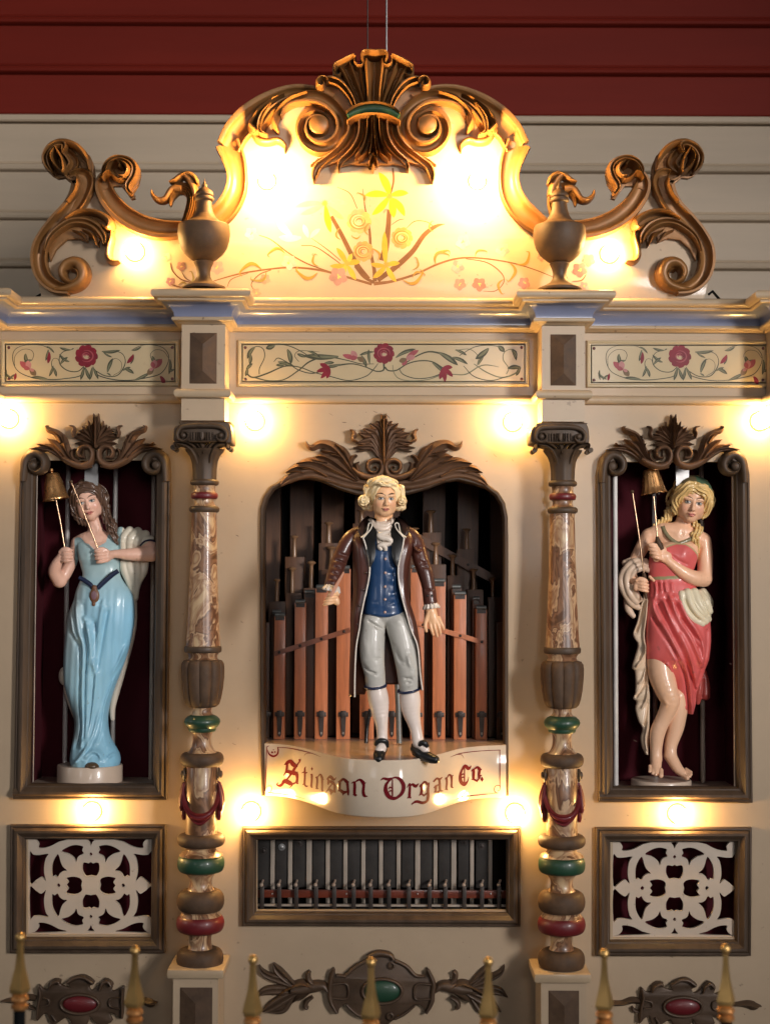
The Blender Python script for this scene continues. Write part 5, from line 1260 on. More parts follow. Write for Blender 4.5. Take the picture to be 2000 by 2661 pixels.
def pipe(xl, xr, ytop, d, label, mt='pipe_wood', cap=True, latch=True, xl2=None, xr2=None, group='front rank of wooden organ pipes', knob=None, depth=None):
    """zoom x at the foot, photo y of the top"""
    p0 = W(640 + xl / 2.31, 1800, d); p1 = W(640 + xr / 2.31, 1800, d)
    zt = W(640 + xl / 2.31, ytop, d).z; dep = depth or (p1.x - p0.x) * 1.15
    t = thing('organ_pipe', ((p0.x + p1.x) / 2, -d + dep / 2, SZ1), label, 'organ pipe', group)
    mb = MB()
    if xl2 is None: mb.bbox(p0.x, p1.x, -d, -d + dep, SZ1 + .3, zt, 1.2)
    else:
        q0 = W(640 + xl2 / 2.31, ytop, d).x; q1 = W(640 + xr2 / 2.31, ytop, d).x
        v = [(p0.x, -d, SZ1), (p1.x, -d, SZ1), (p1.x, -d + dep, SZ1), (p0.x, -d + dep, SZ1), (q0, -d, zt), (q1, -d, zt), (q1, -d + dep, zt), (q0, -d + dep, zt)]
        mb.add(v, [(0, 1, 5, 4), (1, 2, 6, 5), (2, 3, 7, 6), (3, 0, 4, 7), (4, 5, 6, 7), (3, 2, 1, 0)])
    mb.build('pipe_body', mt, t, 30)
    if cap:
        w = p1.x - p0.x
        MB().tube([(p0.x + 2, -d - 2, zt + 3.5), (p1.x - 2, -d - 2, zt + 3.5)], 5.5, 12).build('stopper_roll', 'steel_dark', t)
        MB().box(p0.x + 3, p1.x - 3, -d - 1.5, -d + dep * .6, zt - 12, zt - 1).build('lip', 'iron', t, 30)
    if latch:
        cx = (p0.x + p1.x) / 2 + 1; zl = W(1000, 1600 + 580 / 2.31, d).z; zb2 = W(1000, 1600 + 730 / 2.31, d).z
        l = MB(); l.bbox(cx - 13, cx + 13, -d - 5, -d - .2, zl - 12, zl, 1.5)
        l.bbox(cx - 7, cx + 7, -d - 9, -d - .2, zl - 14, zl + 4, 2)
        v = [(cx - 7, -d - 7, zl - 12), (cx + 7, -d - 7, zl - 12), (cx + 4.5, -d - 4, zb2 + 6), (cx, -d - 3.5, zb2), (cx - 4.5, -d - 4, zb2 + 6)]
        l.add(v + [(x, -d - .2, z) for x, y, z in v], [(0, 4, 3, 2, 1)] + [(i, (i + 1) % 5, 5 + (i + 1) % 5, 5 + i) for i in range(5)])
        l.build('latch', 'iron', t, 30, fix=True)
        MB().box(cx - 1.8, cx + 1.8, -d - 5.4, -d - 3.6, zb2 + 8, zb2 + 14).build('latch_slot', 'strip_cream', t, 0)
    if knob:
        kx, ky = 640 + knob[0] / 2.31, 1160 + knob[1] / 2.31
        k = W(kx, ky, d); hgt = k.z - zt; r = knob[2]
        prof = [(r * .62, 0), (r * .62, hgt * .15), (r * .55, hgt * .4), (r * .45, hgt * .8), (r * .6, hgt * .88), (r * 1.05, hgt * .92), (r * 1.12, hgt * .96), (r * .9, hgt * 1.0), (r * .3, hgt * 1.03)]
        MB().lathe([(a, zt + z) for a, z in prof], k.x, -d + dep / 2, 16).build('stopper_knob', 'pipe_knob', t, 50)
    return t
mat('steel_dark', (0.2, 0.21, 0.2), rough=0.4, metal=0.6, var=0.2)
mat('pipe_knob', (0.24, 0.13, 0.065), rough=0.35, var=0.2, coat=0.2)
front = [(165, 232, 1600, 'shortest left orange wooden pipe of the front rank'), (288, 354, 1566, 'second orange wooden pipe from the left of the front rank'), (412, 487, 1528, 'third orange wooden pipe from the left of the front rank'), (540, 622, 1478, 'tall orange wooden pipe just left of the man'),
         (680, 765, 1500, 'orange wooden pipe partly behind the man\'s right leg'), (838, 905, 1500, 'orange wooden pipe between the man\'s legs'), (984, 1065, 1476, 'orange wooden pipe behind the man\'s left hand'),
         (1117, 1193, 1512, 'third orange wooden pipe from the right of the front rank'), (1245, 1318, 1545, 'second orange wooden pipe from the right of the front rank'), (1375, 1443, 1582, 'shortest right orange wooden pipe of the front rank')]
for i, (l, r_, y, lab) in enumerate(front):
    pipe(l, r_, y, -98, lab)
pipe(96, 137, 1618, -112, 'dark wooden pipe half hidden at the left edge of the arch', 'pipe_dark', False, True)
pipe(1502, 1556, 1618, -112, 'dark wooden pipe half hidden at the right edge of the arch', 'pipe_dark', False, True)
# strips nailed across the front rank
zq = lambda x, y, d: W(640 + x / 2.31, 1600 + y / 2.31, d)
def strap(pts, w, d, name, mt, lab, nails=(), cat_='batten', z=zq, grp=None):
    t = thing(name, z(*pts[0], d), lab, cat_, grp)
    a, b = z(*pts[0], d), z(*pts[1], d); e = (b - a).normalized(); nn = Vector((-e.z, 0, e.x)) * w
    v = [a + nn, b + nn, b - nn, a - nn]; y2 = Vector((0, 5, 0))
    MB().add([tuple(q) for q in v] + [tuple(q + y2) for q in v], [(0, 3, 2, 1), (4, 5, 6, 7), (0, 1, 5, 4), (1, 2, 6, 5), (2, 3, 7, 6), (3, 0, 4, 7)]).build('strip', mt, t, 0, fix=True)
    for x, y in nails:
        p = z(x, y, d); MB().sphere((p.x, p.y - .5, p.z), 4, 10, 6, (1, .6, 1)).build('nail', 'iron', t)
strap([(168, 230), (622, 85)], 6.5, -91, 'cross_strip', 'mahogany_light' if 'mahogany_light' in M else 'pipe_wood', 'slanting wooden strip nailed over the four left front pipes', [(197, 220), (322, 180), (450, 140), (586, 95)], grp='strips across the front pipes')
strap([(1000, 36), (1437, 165)], 6.5, -91, 'cross_strip', 'pipe_wood', 'slanting wooden strip nailed over the right front pipes', [(1060, 55), (1283, 120), (1412, 157)], grp='strips across the front pipes')
# middle ranks with turned stopper knobs
ML = 'dark wooden pipe with turned knob, '
mid = [(228, 342, 1160 + 663 / 2.31, -230, (285, 535, 10), 'topmost at far left of the arch'), (430, 545, 1160 + 580 / 2.31, -230, (492, 452, 12), 'tallest left of the man\'s shoulder'),
       (132, 232, 1160 + 930 / 2.31, -170, (180, 797, 9), 'lowest at the left edge'), (232, 330, 1160 + 880 / 2.31, -190, (272, 727, 10), 'second above the left front pipes'), (340, 432, 1160 + 850 / 2.31, -180, (388, 690, 11), 'standing behind the third front pipe'),
       (446, 560, 1160 + 738 / 2.31, -190, (508, 600, 13), 'close beside the man\'s right elbow'), (634, 720, 1160 + 463 / 2.31, -250, (690, 380, 12), 'behind the man\'s collar at left'),
       (1055, 1168, 1160 + 517 / 2.31, -230, (1108, 382, 13), 'tallest right of the man\'s head'), (1090, 1196, 1160 + 708 / 2.31, -190, (1138, 577, 12), 'close beside the man\'s left arm'), (970, 1060, 1160 + 560 / 2.31, -240, (1010, 488, 12), 'peeping over the man\'s left shoulder'),
       (1262, 1362, 1160 + 617 / 2.31, -240, (1325, 492, 10), 'topmost at right of the arch'), (1204, 1305, 1160 + 775 / 2.31, -185, (1240, 650, 11), 'third at right behind the front rank'), (1322, 1422, 1160 + 860 / 2.31, -180, (1366, 735, 10), 'second at right above the short pipes'), (1450, 1530, 1160 + 905 / 2.31, -170, (1482, 788, 9), 'lowest at the right edge')]
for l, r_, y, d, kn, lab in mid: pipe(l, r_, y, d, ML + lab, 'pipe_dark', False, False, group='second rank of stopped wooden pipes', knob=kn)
for l, r_, y, lab in ((345, 412, 1160 + 880 / 2.31, 'short dark wooden pipe between second and third front pipes'), (1230, 1290, 1160 + 850 / 2.31, 'short dark wooden pipe left of the second right front pipe'), (1355, 1400, 1160 + 920 / 2.31, 'short dark wooden pipe left of the shortest right pipe'), (150, 210, 1160 + 1000 / 2.31, 'short dark wooden pipe behind the shortest left pipe')):
    pipe(l, r_, y, -135, lab, 'pipe_dark', True, False, group='short dark pipes')
# the tallest pipes along the back, widening upwards
for xl, xr, xl2, xr2, lab in ((110, 190, 95, 212, 'broad tapering back pipe at the left edge of the arch'), (270, 385, 262, 412, 'broad tapering back pipe, second from the left'), (455, 560, 450, 592, 'broad tapering back pipe left of the man\'s head'),
                              (660, 780, 650, 975, 'broad back pipe directly behind the man\'s head'), (1062, 1170, 1058, 1200, 'broad tapering back pipe right of the man\'s head'), (1275, 1370, 1265, 1402, 'broad tapering back pipe, second from the right'), (1470, 1550, 1462, 1570, 'broad tapering back pipe at the right edge of the arch')):
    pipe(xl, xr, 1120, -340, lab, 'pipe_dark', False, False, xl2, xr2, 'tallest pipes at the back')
strap([(1010, 540), (1490, 800)], 12, -215, 'cross_strip', 'pipe_dark', 'dark slanting batten across the right back pipes', [(1330, 710)], z=lambda x, y, d: W(640 + x / 2.31, 1160 + y / 2.31, d))
# pedal rod and metal tube beside the legs
tag(MB().tube([zq(745, 560, 40), zq(735, 600, 40), zq(722, 680, 40), zq(718, 765, 40)], 5.5, 10).build('black_rod', 'black_paint', None), 'black bent rod standing behind the man\'s right calf', 'rod')
tag(MB().tube([zq(905, 400, 30), zq(912, 560, 30), zq(918, 765, 30)], 7.5, 14).build('metal_tube', 'steel_dark', None), 'grey-green metal tube standing between the man\'s calves', 'tube')
# ------------------------------------------------------------------ carved cartouches at the foot
def gem(t, cx, cy, rx, ry, d, mt, z):
    p = W(*z([(cx, cy)])[0], d); s = (z([(1, 0)])[0][0] - z([(0, 0)])[0][0])
    q = MB(); rows = []
    for k in range(9):
        a = R(90 * k / 8); rows.append((math.cos(a), math.sin(a)))
    vs = []; n = 36
    for c, h in rows:
        for i in range(n):
            b = 2 * math.pi * i / n; vs.append((p.x + rx * s * c * math.cos(b), p.y - h * 13, p.z + ry * s * c * math.sin(b)))
    fs = [(k * n + i, k * n + (i + 1) % n, (k + 1) * n + (i + 1) % n, (k + 1) * n + i) for k in range(8) for i in range(n)]
    q.add(vs, fs).build('gem', mt, t, 60, fix=True)
    ring = [(cx + rx * 1.1 * math.cos(a), cy + ry * 1.12 * math.sin(a), rx * .1) for a in np.linspace(0, 2 * math.pi, 33)]
    mb = MB(); vs, fs = stroke([(x, y, w) for x, y, w in ring], ROUND, 9, 1, 0.0); mb.add([z([(x, y)])[0] + (h,) for x, y, h in vs], fs)
    mcarve(mb, d); mb.build('gem_rim', 'cart_bronze', t, 60, fix=True)
mat('cart_bronze', (0.082, 0.050, 0.030), rough=0.45, metal=0.2, var=0.3, vscale=14, bump=0.25, bscale=55, rvar=0.1)
def cst(t, name, z, d, strokes):
    mb = MB()
    for q in strokes:
        pts, pr, h = q[:3]; l = q[3] if len(q) > 3 else 0
        vs, fs = stroke(pts, pr, h, 6, 0.0); mb.add([z([(x, y)])[0] + (hh + l if hh > 0 else 0,) for x, y, hh in vs], fs)
    mcarve(mb, d); return mb.build(name, 'cart_bronze', t, 55, fix=True)
z9 = zf(2.31, 640, 2450)      # centre cartouche, centre (812, 290)
t = thing('cartouche', W(*z9([(812, 480)])[0], 0), 'dark carved cartouche with oval green gem below the chime window', 'carving', 'gem cartouches')
def oval(cx, cy, rx, ry, n=40): return [(cx + rx * math.cos(2 * math.pi * i / n), cy + ry * math.sin(2 * math.pi * i / n)) for i in range(n)]
body = [(600, 190), (540, 200), (525, 150), (490, 215), (505, 280), (490, 340), (545, 430), (560, 395), (600, 370), (650, 420), (720, 458), (760, 470), (800, 500), (840, 500), (880, 468), (960, 430), (1010, 375), (1060, 390), (1080, 430), (1130, 350), (1120, 270), (1132, 230), (1085, 150), (1070, 200), (1010, 190), (970, 150), (900, 105), (880, 80), (860, 55), (800, 48), (745, 65), (725, 95), (660, 130)]
plate('plaque', z9(cat(body, 3, True)), [], 14, 14, 'cart_bronze', t, 3.0, 50)
gem(t, 815, 290, 108, 66, 14, 'green_gloss', z9)
cst(t, 'rim', z9, 14, [([(600, 195, 10), (660, 140, 12), (725, 105, 12)], ROUND, 8), ([(730, 85, 16), (790, 62, 22), (860, 72, 18), (885, 100, 8)], ROUND, 14), ([(890, 105, 12), (960, 140, 12), (1015, 195, 12), (1070, 200, 10)], ROUND, 8), ([(540, 195, 12), (600, 200, 12)], ROUND, 8), ([(525, 155, 10), (505, 240, 14), (500, 300, 14), (510, 360, 14), (545, 420, 8)], ROUND, 10), ([(1088, 158, 10), (1122, 240, 14), (1118, 300, 14), (1110, 360, 14), (1080, 422, 8)], ROUND, 10),
                        ([(500, 250, 8), (600, 245, 8), (605, 330, 8), (510, 330, 8)], ROUND, 7), ([(1120, 250, 8), (1020, 250, 8), (1015, 335, 8), (1110, 335, 8)], ROUND, 7), ([(600, 370, 8), (660, 425, 10), (740, 455, 10)], ROUND, 7), ([(1010, 375, 8), (950, 425, 10), (890, 455, 10)], ROUND, 7)])
for (x, y) in ((868, 135), (862, 440)):
    p = W(*z9([(x, y)])[0], 14); mb = MB(); mb.lathe([(10, 0), (10, 5), (7, 7), (5, 5), (4, 1)], 0, 0, 20); mb.v = [(p.x + a, p.y - c, p.z + b) for a, b, c in mb.v]; mb.build('boss', 'cart_bronze', t, 50, fix=True)
for s in (1, -1):
    f = (lambda L: L) if s == 1 else (lambda L: [(1625 - p[0],) + tuple(p[1:]) for p in L])
    cst(t, 'leaf_spray', z9, 0, [(f([(495, 290, 8), (460, 255, 30), (400, 260, 38), (330, 275, 34), (270, 280, 24)]), ROUND, 22), (f([(400, 240, 10), (375, 215, 16), (372, 180, 16), (385, 165, 10)]), ROUND, 20), (f([(400, 320, 10), (365, 345, 16), (355, 375, 16), (370, 390, 10)]), ROUND, 20),
                                  (f([(400, 260, 10), (330, 240, 26), (250, 270, 16), (200, 300, 1)]), RIDGE, 26), (f([(380, 290, 10), (320, 320, 24), (280, 350, 1)]), RIDGE, 24),
                                  (f([(330, 270, 14), (240, 230, 30), (150, 200, 24), (100, 170, 18), (78, 128, 2)]), VEIN, 18), (f([(300, 260, 10), (240, 210, 26), (190, 160, 28), (165, 115, 3)]), VEIN, 22),
                                  (f([(320, 285, 14), (220, 280, 30), (120, 285, 28), (60, 320, 3)]), VEIN, 16), (f([(300, 295, 14), (230, 330, 34), (150, 380, 34), (100, 405, 3)]), VEIN, 20), (f([(290, 300, 10), (250, 350, 28), (210, 400, 26), (130, 412, 2)]), VEIN, 14)])
z10 = zf(3.96, 0, 2480)     # side cartouches
def side_cart(dx, dy, label):
    z = lambda L: [(p[0] + dx, p[1] + dy) + tuple(p[2:]) for p in z10(L)]
    t = thing('cartouche', W(*z([(820, 700)])[0], 0), label, 'carving', 'gem cartouches')
    body = [(400, 310), (440, 350), (490, 360), (500, 300), (560, 250), (630, 262), (625, 310), (680, 330), (720, 340), (700, 290), (780, 225), (860, 208), (930, 240), (975, 285), (950, 320), (920, 330), (940, 370), (1000, 340), (1030, 300), (1080, 245), (1140, 270), (1168, 310), (1150, 370), (1190, 370), (1250, 335), (1280, 335), (1275, 500), (1280, 540), (1260, 670), (1180, 620), (1130, 610), (1160, 680), (1120, 715), (1040, 740), (960, 690), (925, 640), (900, 720), (820, 760), (740, 720), (700, 650), (620, 690), (560, 730), (510, 690), (485, 610), (430, 640), (380, 690), (372, 560), (400, 500), (380, 420)]
    plate('plaque', z(cat(body, 2, True)), [], 12, 12, 'cart_bronze', t, 3.0, 50)
    gem(t, 825, 510, 178, 88, 12, 'red_gloss', z)
    cst(t, 'rim', z, 12, [([(700, 290, 14), (780, 240, 22), (870, 235, 26), (960, 290, 18)], ROUND, 12), ([(510, 360, 10), (540, 300, 20), (600, 275, 22), (620, 300, 12)], ROUND, 12), ([(1030, 370, 10), (1060, 300, 20), (1110, 275, 24), (1150, 320, 16)], ROUND, 12),
                          ([(405, 330, 10), (420, 420, 16), (400, 520, 16), (385, 660, 10)], ROUND, 10), ([(1262, 350, 12), (1260, 500, 14), (1262, 650, 12)], ROUND, 10), ([(420, 440, 8), (500, 460, 14), (505, 520, 14), (420, 530, 8)], ROUND, 7), ([(1250, 440, 8), (1140, 460, 12), (1140, 530, 12), (1240, 560, 8)], ROUND, 7), ([(540, 620, 8), (580, 680, 14)], ROUND, 8)])
    cst(t, 'leaf_tip', z, 0, [([(380, 450, 30), (300, 440, 36), (200, 470, 30), (100, 470, 26), (20, 475, 3)], RIDGE, 18), ([(300, 500, 10), (320, 540, 20), (390, 560, 10)], ROUND, 14)])
    cst(t, 'leaf_tip', z, 0, [([(1270, 490, 20), (1380, 480, 24), (1490, 480, 40), (1560, 500, 44), (1625, 490, 3)], RIDGE, 18)])
side_cart(0, 0, 'dark carved cartouche with oval red gem below the left fretwork grille')
side_cart(1560 - 0 + 803 / 3.78 - 825 / 3.96, 2440 + 665 / 3.78 - 2480 - 510 / 3.96, 'dark carved cartouche with oval red gem below the right fretwork grille')

# ------------------------------------------------------------------ iron fence in front with gilt spearheads
FD = 1780.0
fence = thing('fence', W(1000, 3400, FD), 'low black iron fence with gilt spearhead pickets standing before the organ', 'fence')
for i, (px, py) in enumerate(((54, 2420), (351, 2455), (657, 2478), (964, 2485), (1268, 2483), (1569, 2462), (1884, 2450), (-255, 2440), (2190, 2440))):
    p = W(px, py + 16, FD); s = sc_at(px, 2550, FD)
    pk = MB().tube([(p.x - 0, p.y, p.z - 188 * s), (p.x, p.y, p.z - 1500)], 8.5, 14).build('picket', 'black_paint', fence)
    MB().sphere((p.x, p.y, p.z), 13 * s, 20, 14).build('ball', 'gilt', pk)
    q = MB(); rows = [(9, 12), (8.5, 26), (10, 50), (14, 80), (22, 110), (27, 132), (24, 142), (15, 150)]
    vs = []
    for r_, y in rows:
        for k in range(8):
            a = math.pi * k / 4 + .35; rr = r_ * s * (1.0 if k % 2 == 0 else .74)
            vs.append((p.x + rr * math.cos(a), p.y + rr * math.sin(a), p.z - y * s))
    fs = [(k * 8 + j, k * 8 + (j + 1) % 8, (k + 1) * 8 + (j + 1) % 8, (k + 1) * 8 + j) for k in range(len(rows) - 1) for j in range(8)]
    q.add(vs, fs).build('spearhead', 'gilt', pk, 20, fix=True)
    MB().lathe([(13 * s, p.z - 186 * s), (21 * s, p.z - 182 * s), (22 * s, p.z - 174 * s), (17 * s, p.z - 170 * s), (19 * s, p.z - 164 * s), (23 * s, p.z - 158 * s), (20 * s, p.z - 150 * s), (13 * s, p.z - 146 * s)], p.x, p.y, 24).build('collar', 'gilt_collar', pk, 40)
r0 = W(1000, 3100, FD)
MB().box(-1400, 1400, -FD - 12, -FD + 12, r0.z - 12, r0.z + 12).build('rail', 'black_paint', fence, 30)
# ------------------------------------------------------------------ tools for the carved figures
# figure space: x, y = photo pixels, z = millimetres towards the viewer from the figure's own plane
class Field:
    def __init__(s, lo, hi, h):
        s.lo = np.array(lo, float); s.h = h
        s.n = np.ceil((np.array(hi, float) - s.lo) / h).astype(int) + 1
        s.F = np.full(s.n, 20.0, np.float32)
    def block(s, lo, hi):
        a = np.clip(np.floor((np.array(lo) - s.lo) / s.h).astype(int), 0, s.n - 1)
        b = np.clip(np.ceil((np.array(hi) - s.lo) / s.h).astype(int) + 1, 1, s.n)
        if np.any(b <= a): return None
        ax = [(s.lo[i] + np.arange(a[i], b[i]) * s.h).astype(np.float32) for i in range(3)]
        return tuple(slice(a[i], b[i]) for i in range(3)), ax[0][:, None, None], ax[1][None, :, None], ax[2][None, None, :]
    def put(s, sl, d, k, sub=False):
        f = s.F[sl]
        if sub:
            d = -d
            hh = np.clip(0.5 - 0.5 * (d - f) / k, 0, 1) if k > 0 else (d < f).astype(np.float32)
            s.F[sl] = d + (f - d) * hh + (k * hh * (1 - hh) if k > 0 else 0)
            return
        if k <= 0: s.F[sl] = np.minimum(f, d); return
        hh = np.clip(0.5 + 0.5 * (f - d) / k, 0, 1)
        s.F[sl] = f + (d - f) * hh - k * hh * (1 - hh)
    def cone(s, a, b, r1, r2, k=3.0, fz=1.0, sub=False):
        a = np.array(a, float); b = np.array(b, float); m = max(r1, r2) + k + 4
        B = s.block(np.minimum(a, b) - [m, m, m * max(1, fz)], np.maximum(a, b) + [m, m, m * max(1, fz)])
        if B is None: return s
        sl, X, Y, Z = B
        d = b - a; d2 = np.array([d[0], d[1], d[2] / fz]); L = float((d2 ** 2).sum()) + 1e-9
        px, py, pz = X - a[0], Y - a[1], (Z - a[2]) / fz
        t = np.clip((px * d2[0] + py * d2[1] + pz * d2[2]) / L, 0, 1)
        D = np.sqrt((px - t * d2[0]) ** 2 + (py - t * d2[1]) ** 2 + (pz - t * d2[2]) ** 2) - (r1 + (r2 - r1) * t)
        s.put(sl, D.astype(np.float32), k, sub); return s
    def chain(s, pts, k=3.0, n=3, fz=1.0, sub=False):      # rows (x, y, z, r)
        P = cat(pts, n) if len(pts) > 2 else pts
        lo = np.min([[p[0] - p[3], p[1] - p[3], p[2] - p[3] * max(1, fz)] for p in P], 0) - k - 4
        hi = np.max([[p[0] + p[3], p[1] + p[3], p[2] + p[3] * max(1, fz)] for p in P], 0) + k + 4
        B = s.block(lo, hi)
        if B is None: return s
        sl, X, Y, Z = B; best = None
        for a, b in zip(P[:-1], P[1:]):
            d = np.array([b[0] - a[0], b[1] - a[1], (b[2] - a[2]) / fz]); L = float((d ** 2).sum()) + 1e-9
            px, py, pz = X - a[0], Y - a[1], (Z - a[2]) / fz
            t = np.clip((px * d[0] + py * d[1] + pz * d[2]) / L, 0, 1)
            D = np.sqrt((px - t * d[0]) ** 2 + (py - t * d[1]) ** 2 + (pz - t * d[2]) ** 2) - (a[3] + (b[3] - a[3]) * t)
            best = D if best is None else np.minimum(best, D)
        s.put(sl, best.astype(np.float32), k, sub); return s
    def ell(s, c, r, k=3.0, rot=None, sub=False):           # rot: 3x3 from local to figure
        c = np.array(c, float); r = np.array(r, float); m = r.max() + k + 4
        ext = m if rot is not None else r + k + 4
        B = s.block(c - ext, c + ext)
        if B is None: return s
        sl, X, Y, Z = B
        px, py, pz = X - c[0], Y - c[1], Z - c[2]
        if rot is not None:
            q = [px * rot[0, i] + py * rot[1, i] + pz * rot[2, i] for i in range(3)]
        else: q = [px, py, pz]
        k0 = np.sqrt(sum((q[i] / r[i]) ** 2 for i in range(3))) + 1e-6
        k1 = np.sqrt(sum((q[i] / r[i] ** 2) ** 2 for i in range(3))) + 1e-6
        s.put(sl, (k0 * (k0 - 1) / k1).astype(np.float32), k, sub); return s
    def mesh(s):
        F = s.F; ins = F < 0; n = s.n
        cn = n - 1; acc = np.zeros((int(np.prod(cn)), 3), np.float64); cnt = np.zeros(int(np.prod(cn)), np.int32)
        cid = lambda i, j, k: (i * cn[1] + j) * cn[2] + k
        quads = []
        for ax in range(3):
            o1, o2 = (ax + 1) % 3, (ax + 2) % 3
            A = np.moveaxis(ins, ax, 0); cr = A[:-1] != A[1:]
            idx = np.array(np.nonzero(cr))
            other = [q for q in range(3) if q != ax]
            I = np.zeros((idx.shape[1], 3), int); I[:, ax] = idx[0]; I[:, other[0]] = idx[1]; I[:, other[1]] = idx[2]
            ok = np.all(I[:, other] > 0, 1) & (I[:, other[0]] < cn[other[0]]) & (I[:, other[1]] < cn[other[1]])
            I = I[ok]
            e = np.zeros(3, int); e[ax] = 1
            f0 = F[I[:, 0], I[:, 1], I[:, 2]]; J = I + e; f1 = F[J[:, 0], J[:, 1], J[:, 2]]
            t = f0 / (f0 - f1); P = I.astype(float); P[:, ax] += t
            cells = []
            u = np.zeros(3, int); u[o1] = 1; v = np.zeros(3, int); v[o2] = 1
            for off in (-u - v, -v, 0 * u, -u):
                C = I + off; c = cid(C[:, 0], C[:, 1], C[:, 2]); cells.append(c)
                for q in range(3): acc[:, q] += np.bincount(c, P[:, q], len(cnt))
                cnt += np.bincount(c, minlength=len(cnt)).astype(np.int32)
            Q = np.stack(cells, 1); flip = f0 > 0
            Q[flip] = Q[flip][:, ::-1]; quads.append(Q)
        use = cnt > 0; ids = -np.ones(len(cnt), int); ids[use] = np.arange(use.sum())
        V = acc[use] / cnt[use][:, None] * s.h + s.lo
        return V, ids[np.concatenate(quads)]

def seg_dist(V, pts):
    P = np.array(pts, float); best = np.full(len(V), 1e9)
    for a, b in zip(P[:-1], P[1:]):
        d = b - a; L = (d ** 2).sum() + 1e-9
        t = np.clip(((V[:, :2] - a) @ d) / L, 0, 1)
        best = np.minimum(best, np.hypot(V[:, 0] - a[0] - t * d[0], V[:, 1] - a[1] - t * d[1]))
    return best
def folds(V, N, L, zmin=-1e9):
    """push front-facing vertices along drawn fold lines: rows (points, width, amount)"""
    f = np.clip(N[:, 2] * 1.6, 0, 1) * (V[:, 2] > zmin)
    dz = np.zeros(len(V))
    for pts, w, a in L:
        q = cat(pts, 4) if len(pts) > 2 else pts
        a = a * 1.3; d = seg_dist(V, q); m = d < 3 * w
        P = np.array(q); u0, u1 = P[0, :2], P[-1, :2]
        e = np.ones(len(V))
        for p in (u0, u1):
            r = np.hypot(V[:, 0] - p[0], V[:, 1] - p[1]); e *= np.clip(r / (2.2 * w), 0.12, 1)
        dz[m] += a * np.exp(-(d[m] / w) ** 2) * e[m]
    V = V.copy(); V[:, 2] += dz * f
    return V
def normals(V, Q):
    a = V[Q[:, 2]] - V[Q[:, 0]]; b = V[Q[:, 3]] - V[Q[:, 1]]; n = np.cross(a, b)
    N = np.zeros_like(V)
    for i in range(4):
        for q in range(3): N[:, q] += np.bincount(Q[:, i], n[:, q], len(V))
    return N / (np.linalg.norm(N, axis=1)[:, None] + 1e-9)
def inpoly(V, poly):
    x, y = V[:, 0], V[:, 1]; r = np.zeros(len(V), bool); n = len(poly)
    for i in range(n):
        x1, y1 = poly[i - 1]; x2, y2 = poly[i]
        c = ((y1 > y) != (y2 > y)) & (x < (x2 - x1) * (y - y1) / ((y2 - y1) if y2 != y1 else 1e-9) + x1)
        r ^= c
    return r
def loft(rows, n=96, step=2.0, ex=2.3):
    """rows (y, x left, x right, z centre, half depth) -> closed surface (V, Q)"""
    R_ = cat(rows, max(2, int((rows[-1][0] - rows[0][0]) / (len(rows) - 1) / step)))
    th = np.linspace(0, 2 * np.pi, n, endpoint=False); c, s_ = np.cos(th), np.sin(th)
    cx = np.sign(c) * np.abs(c) ** (2 / ex); sz = np.sign(s_) * np.abs(s_) ** (2 / ex)
    V = []
    for y, xl, xr, zc, zd in R_:
        V.append(np.stack([(xl + xr) / 2 + (xr - xl) / 2 * cx, np.full(n, y), zc + zd * sz], 1))
    m = len(V); V = np.concatenate(V)
    i = np.arange(m - 1)[:, None] * n; j = np.arange(n)[None, :]; j2 = (j + 1) % n
    Q = np.stack([(i + j), (i + j2), (i + n + j2), (i + n + j)], -1).reshape(-1, 4)
    return V, Q, (m, n)
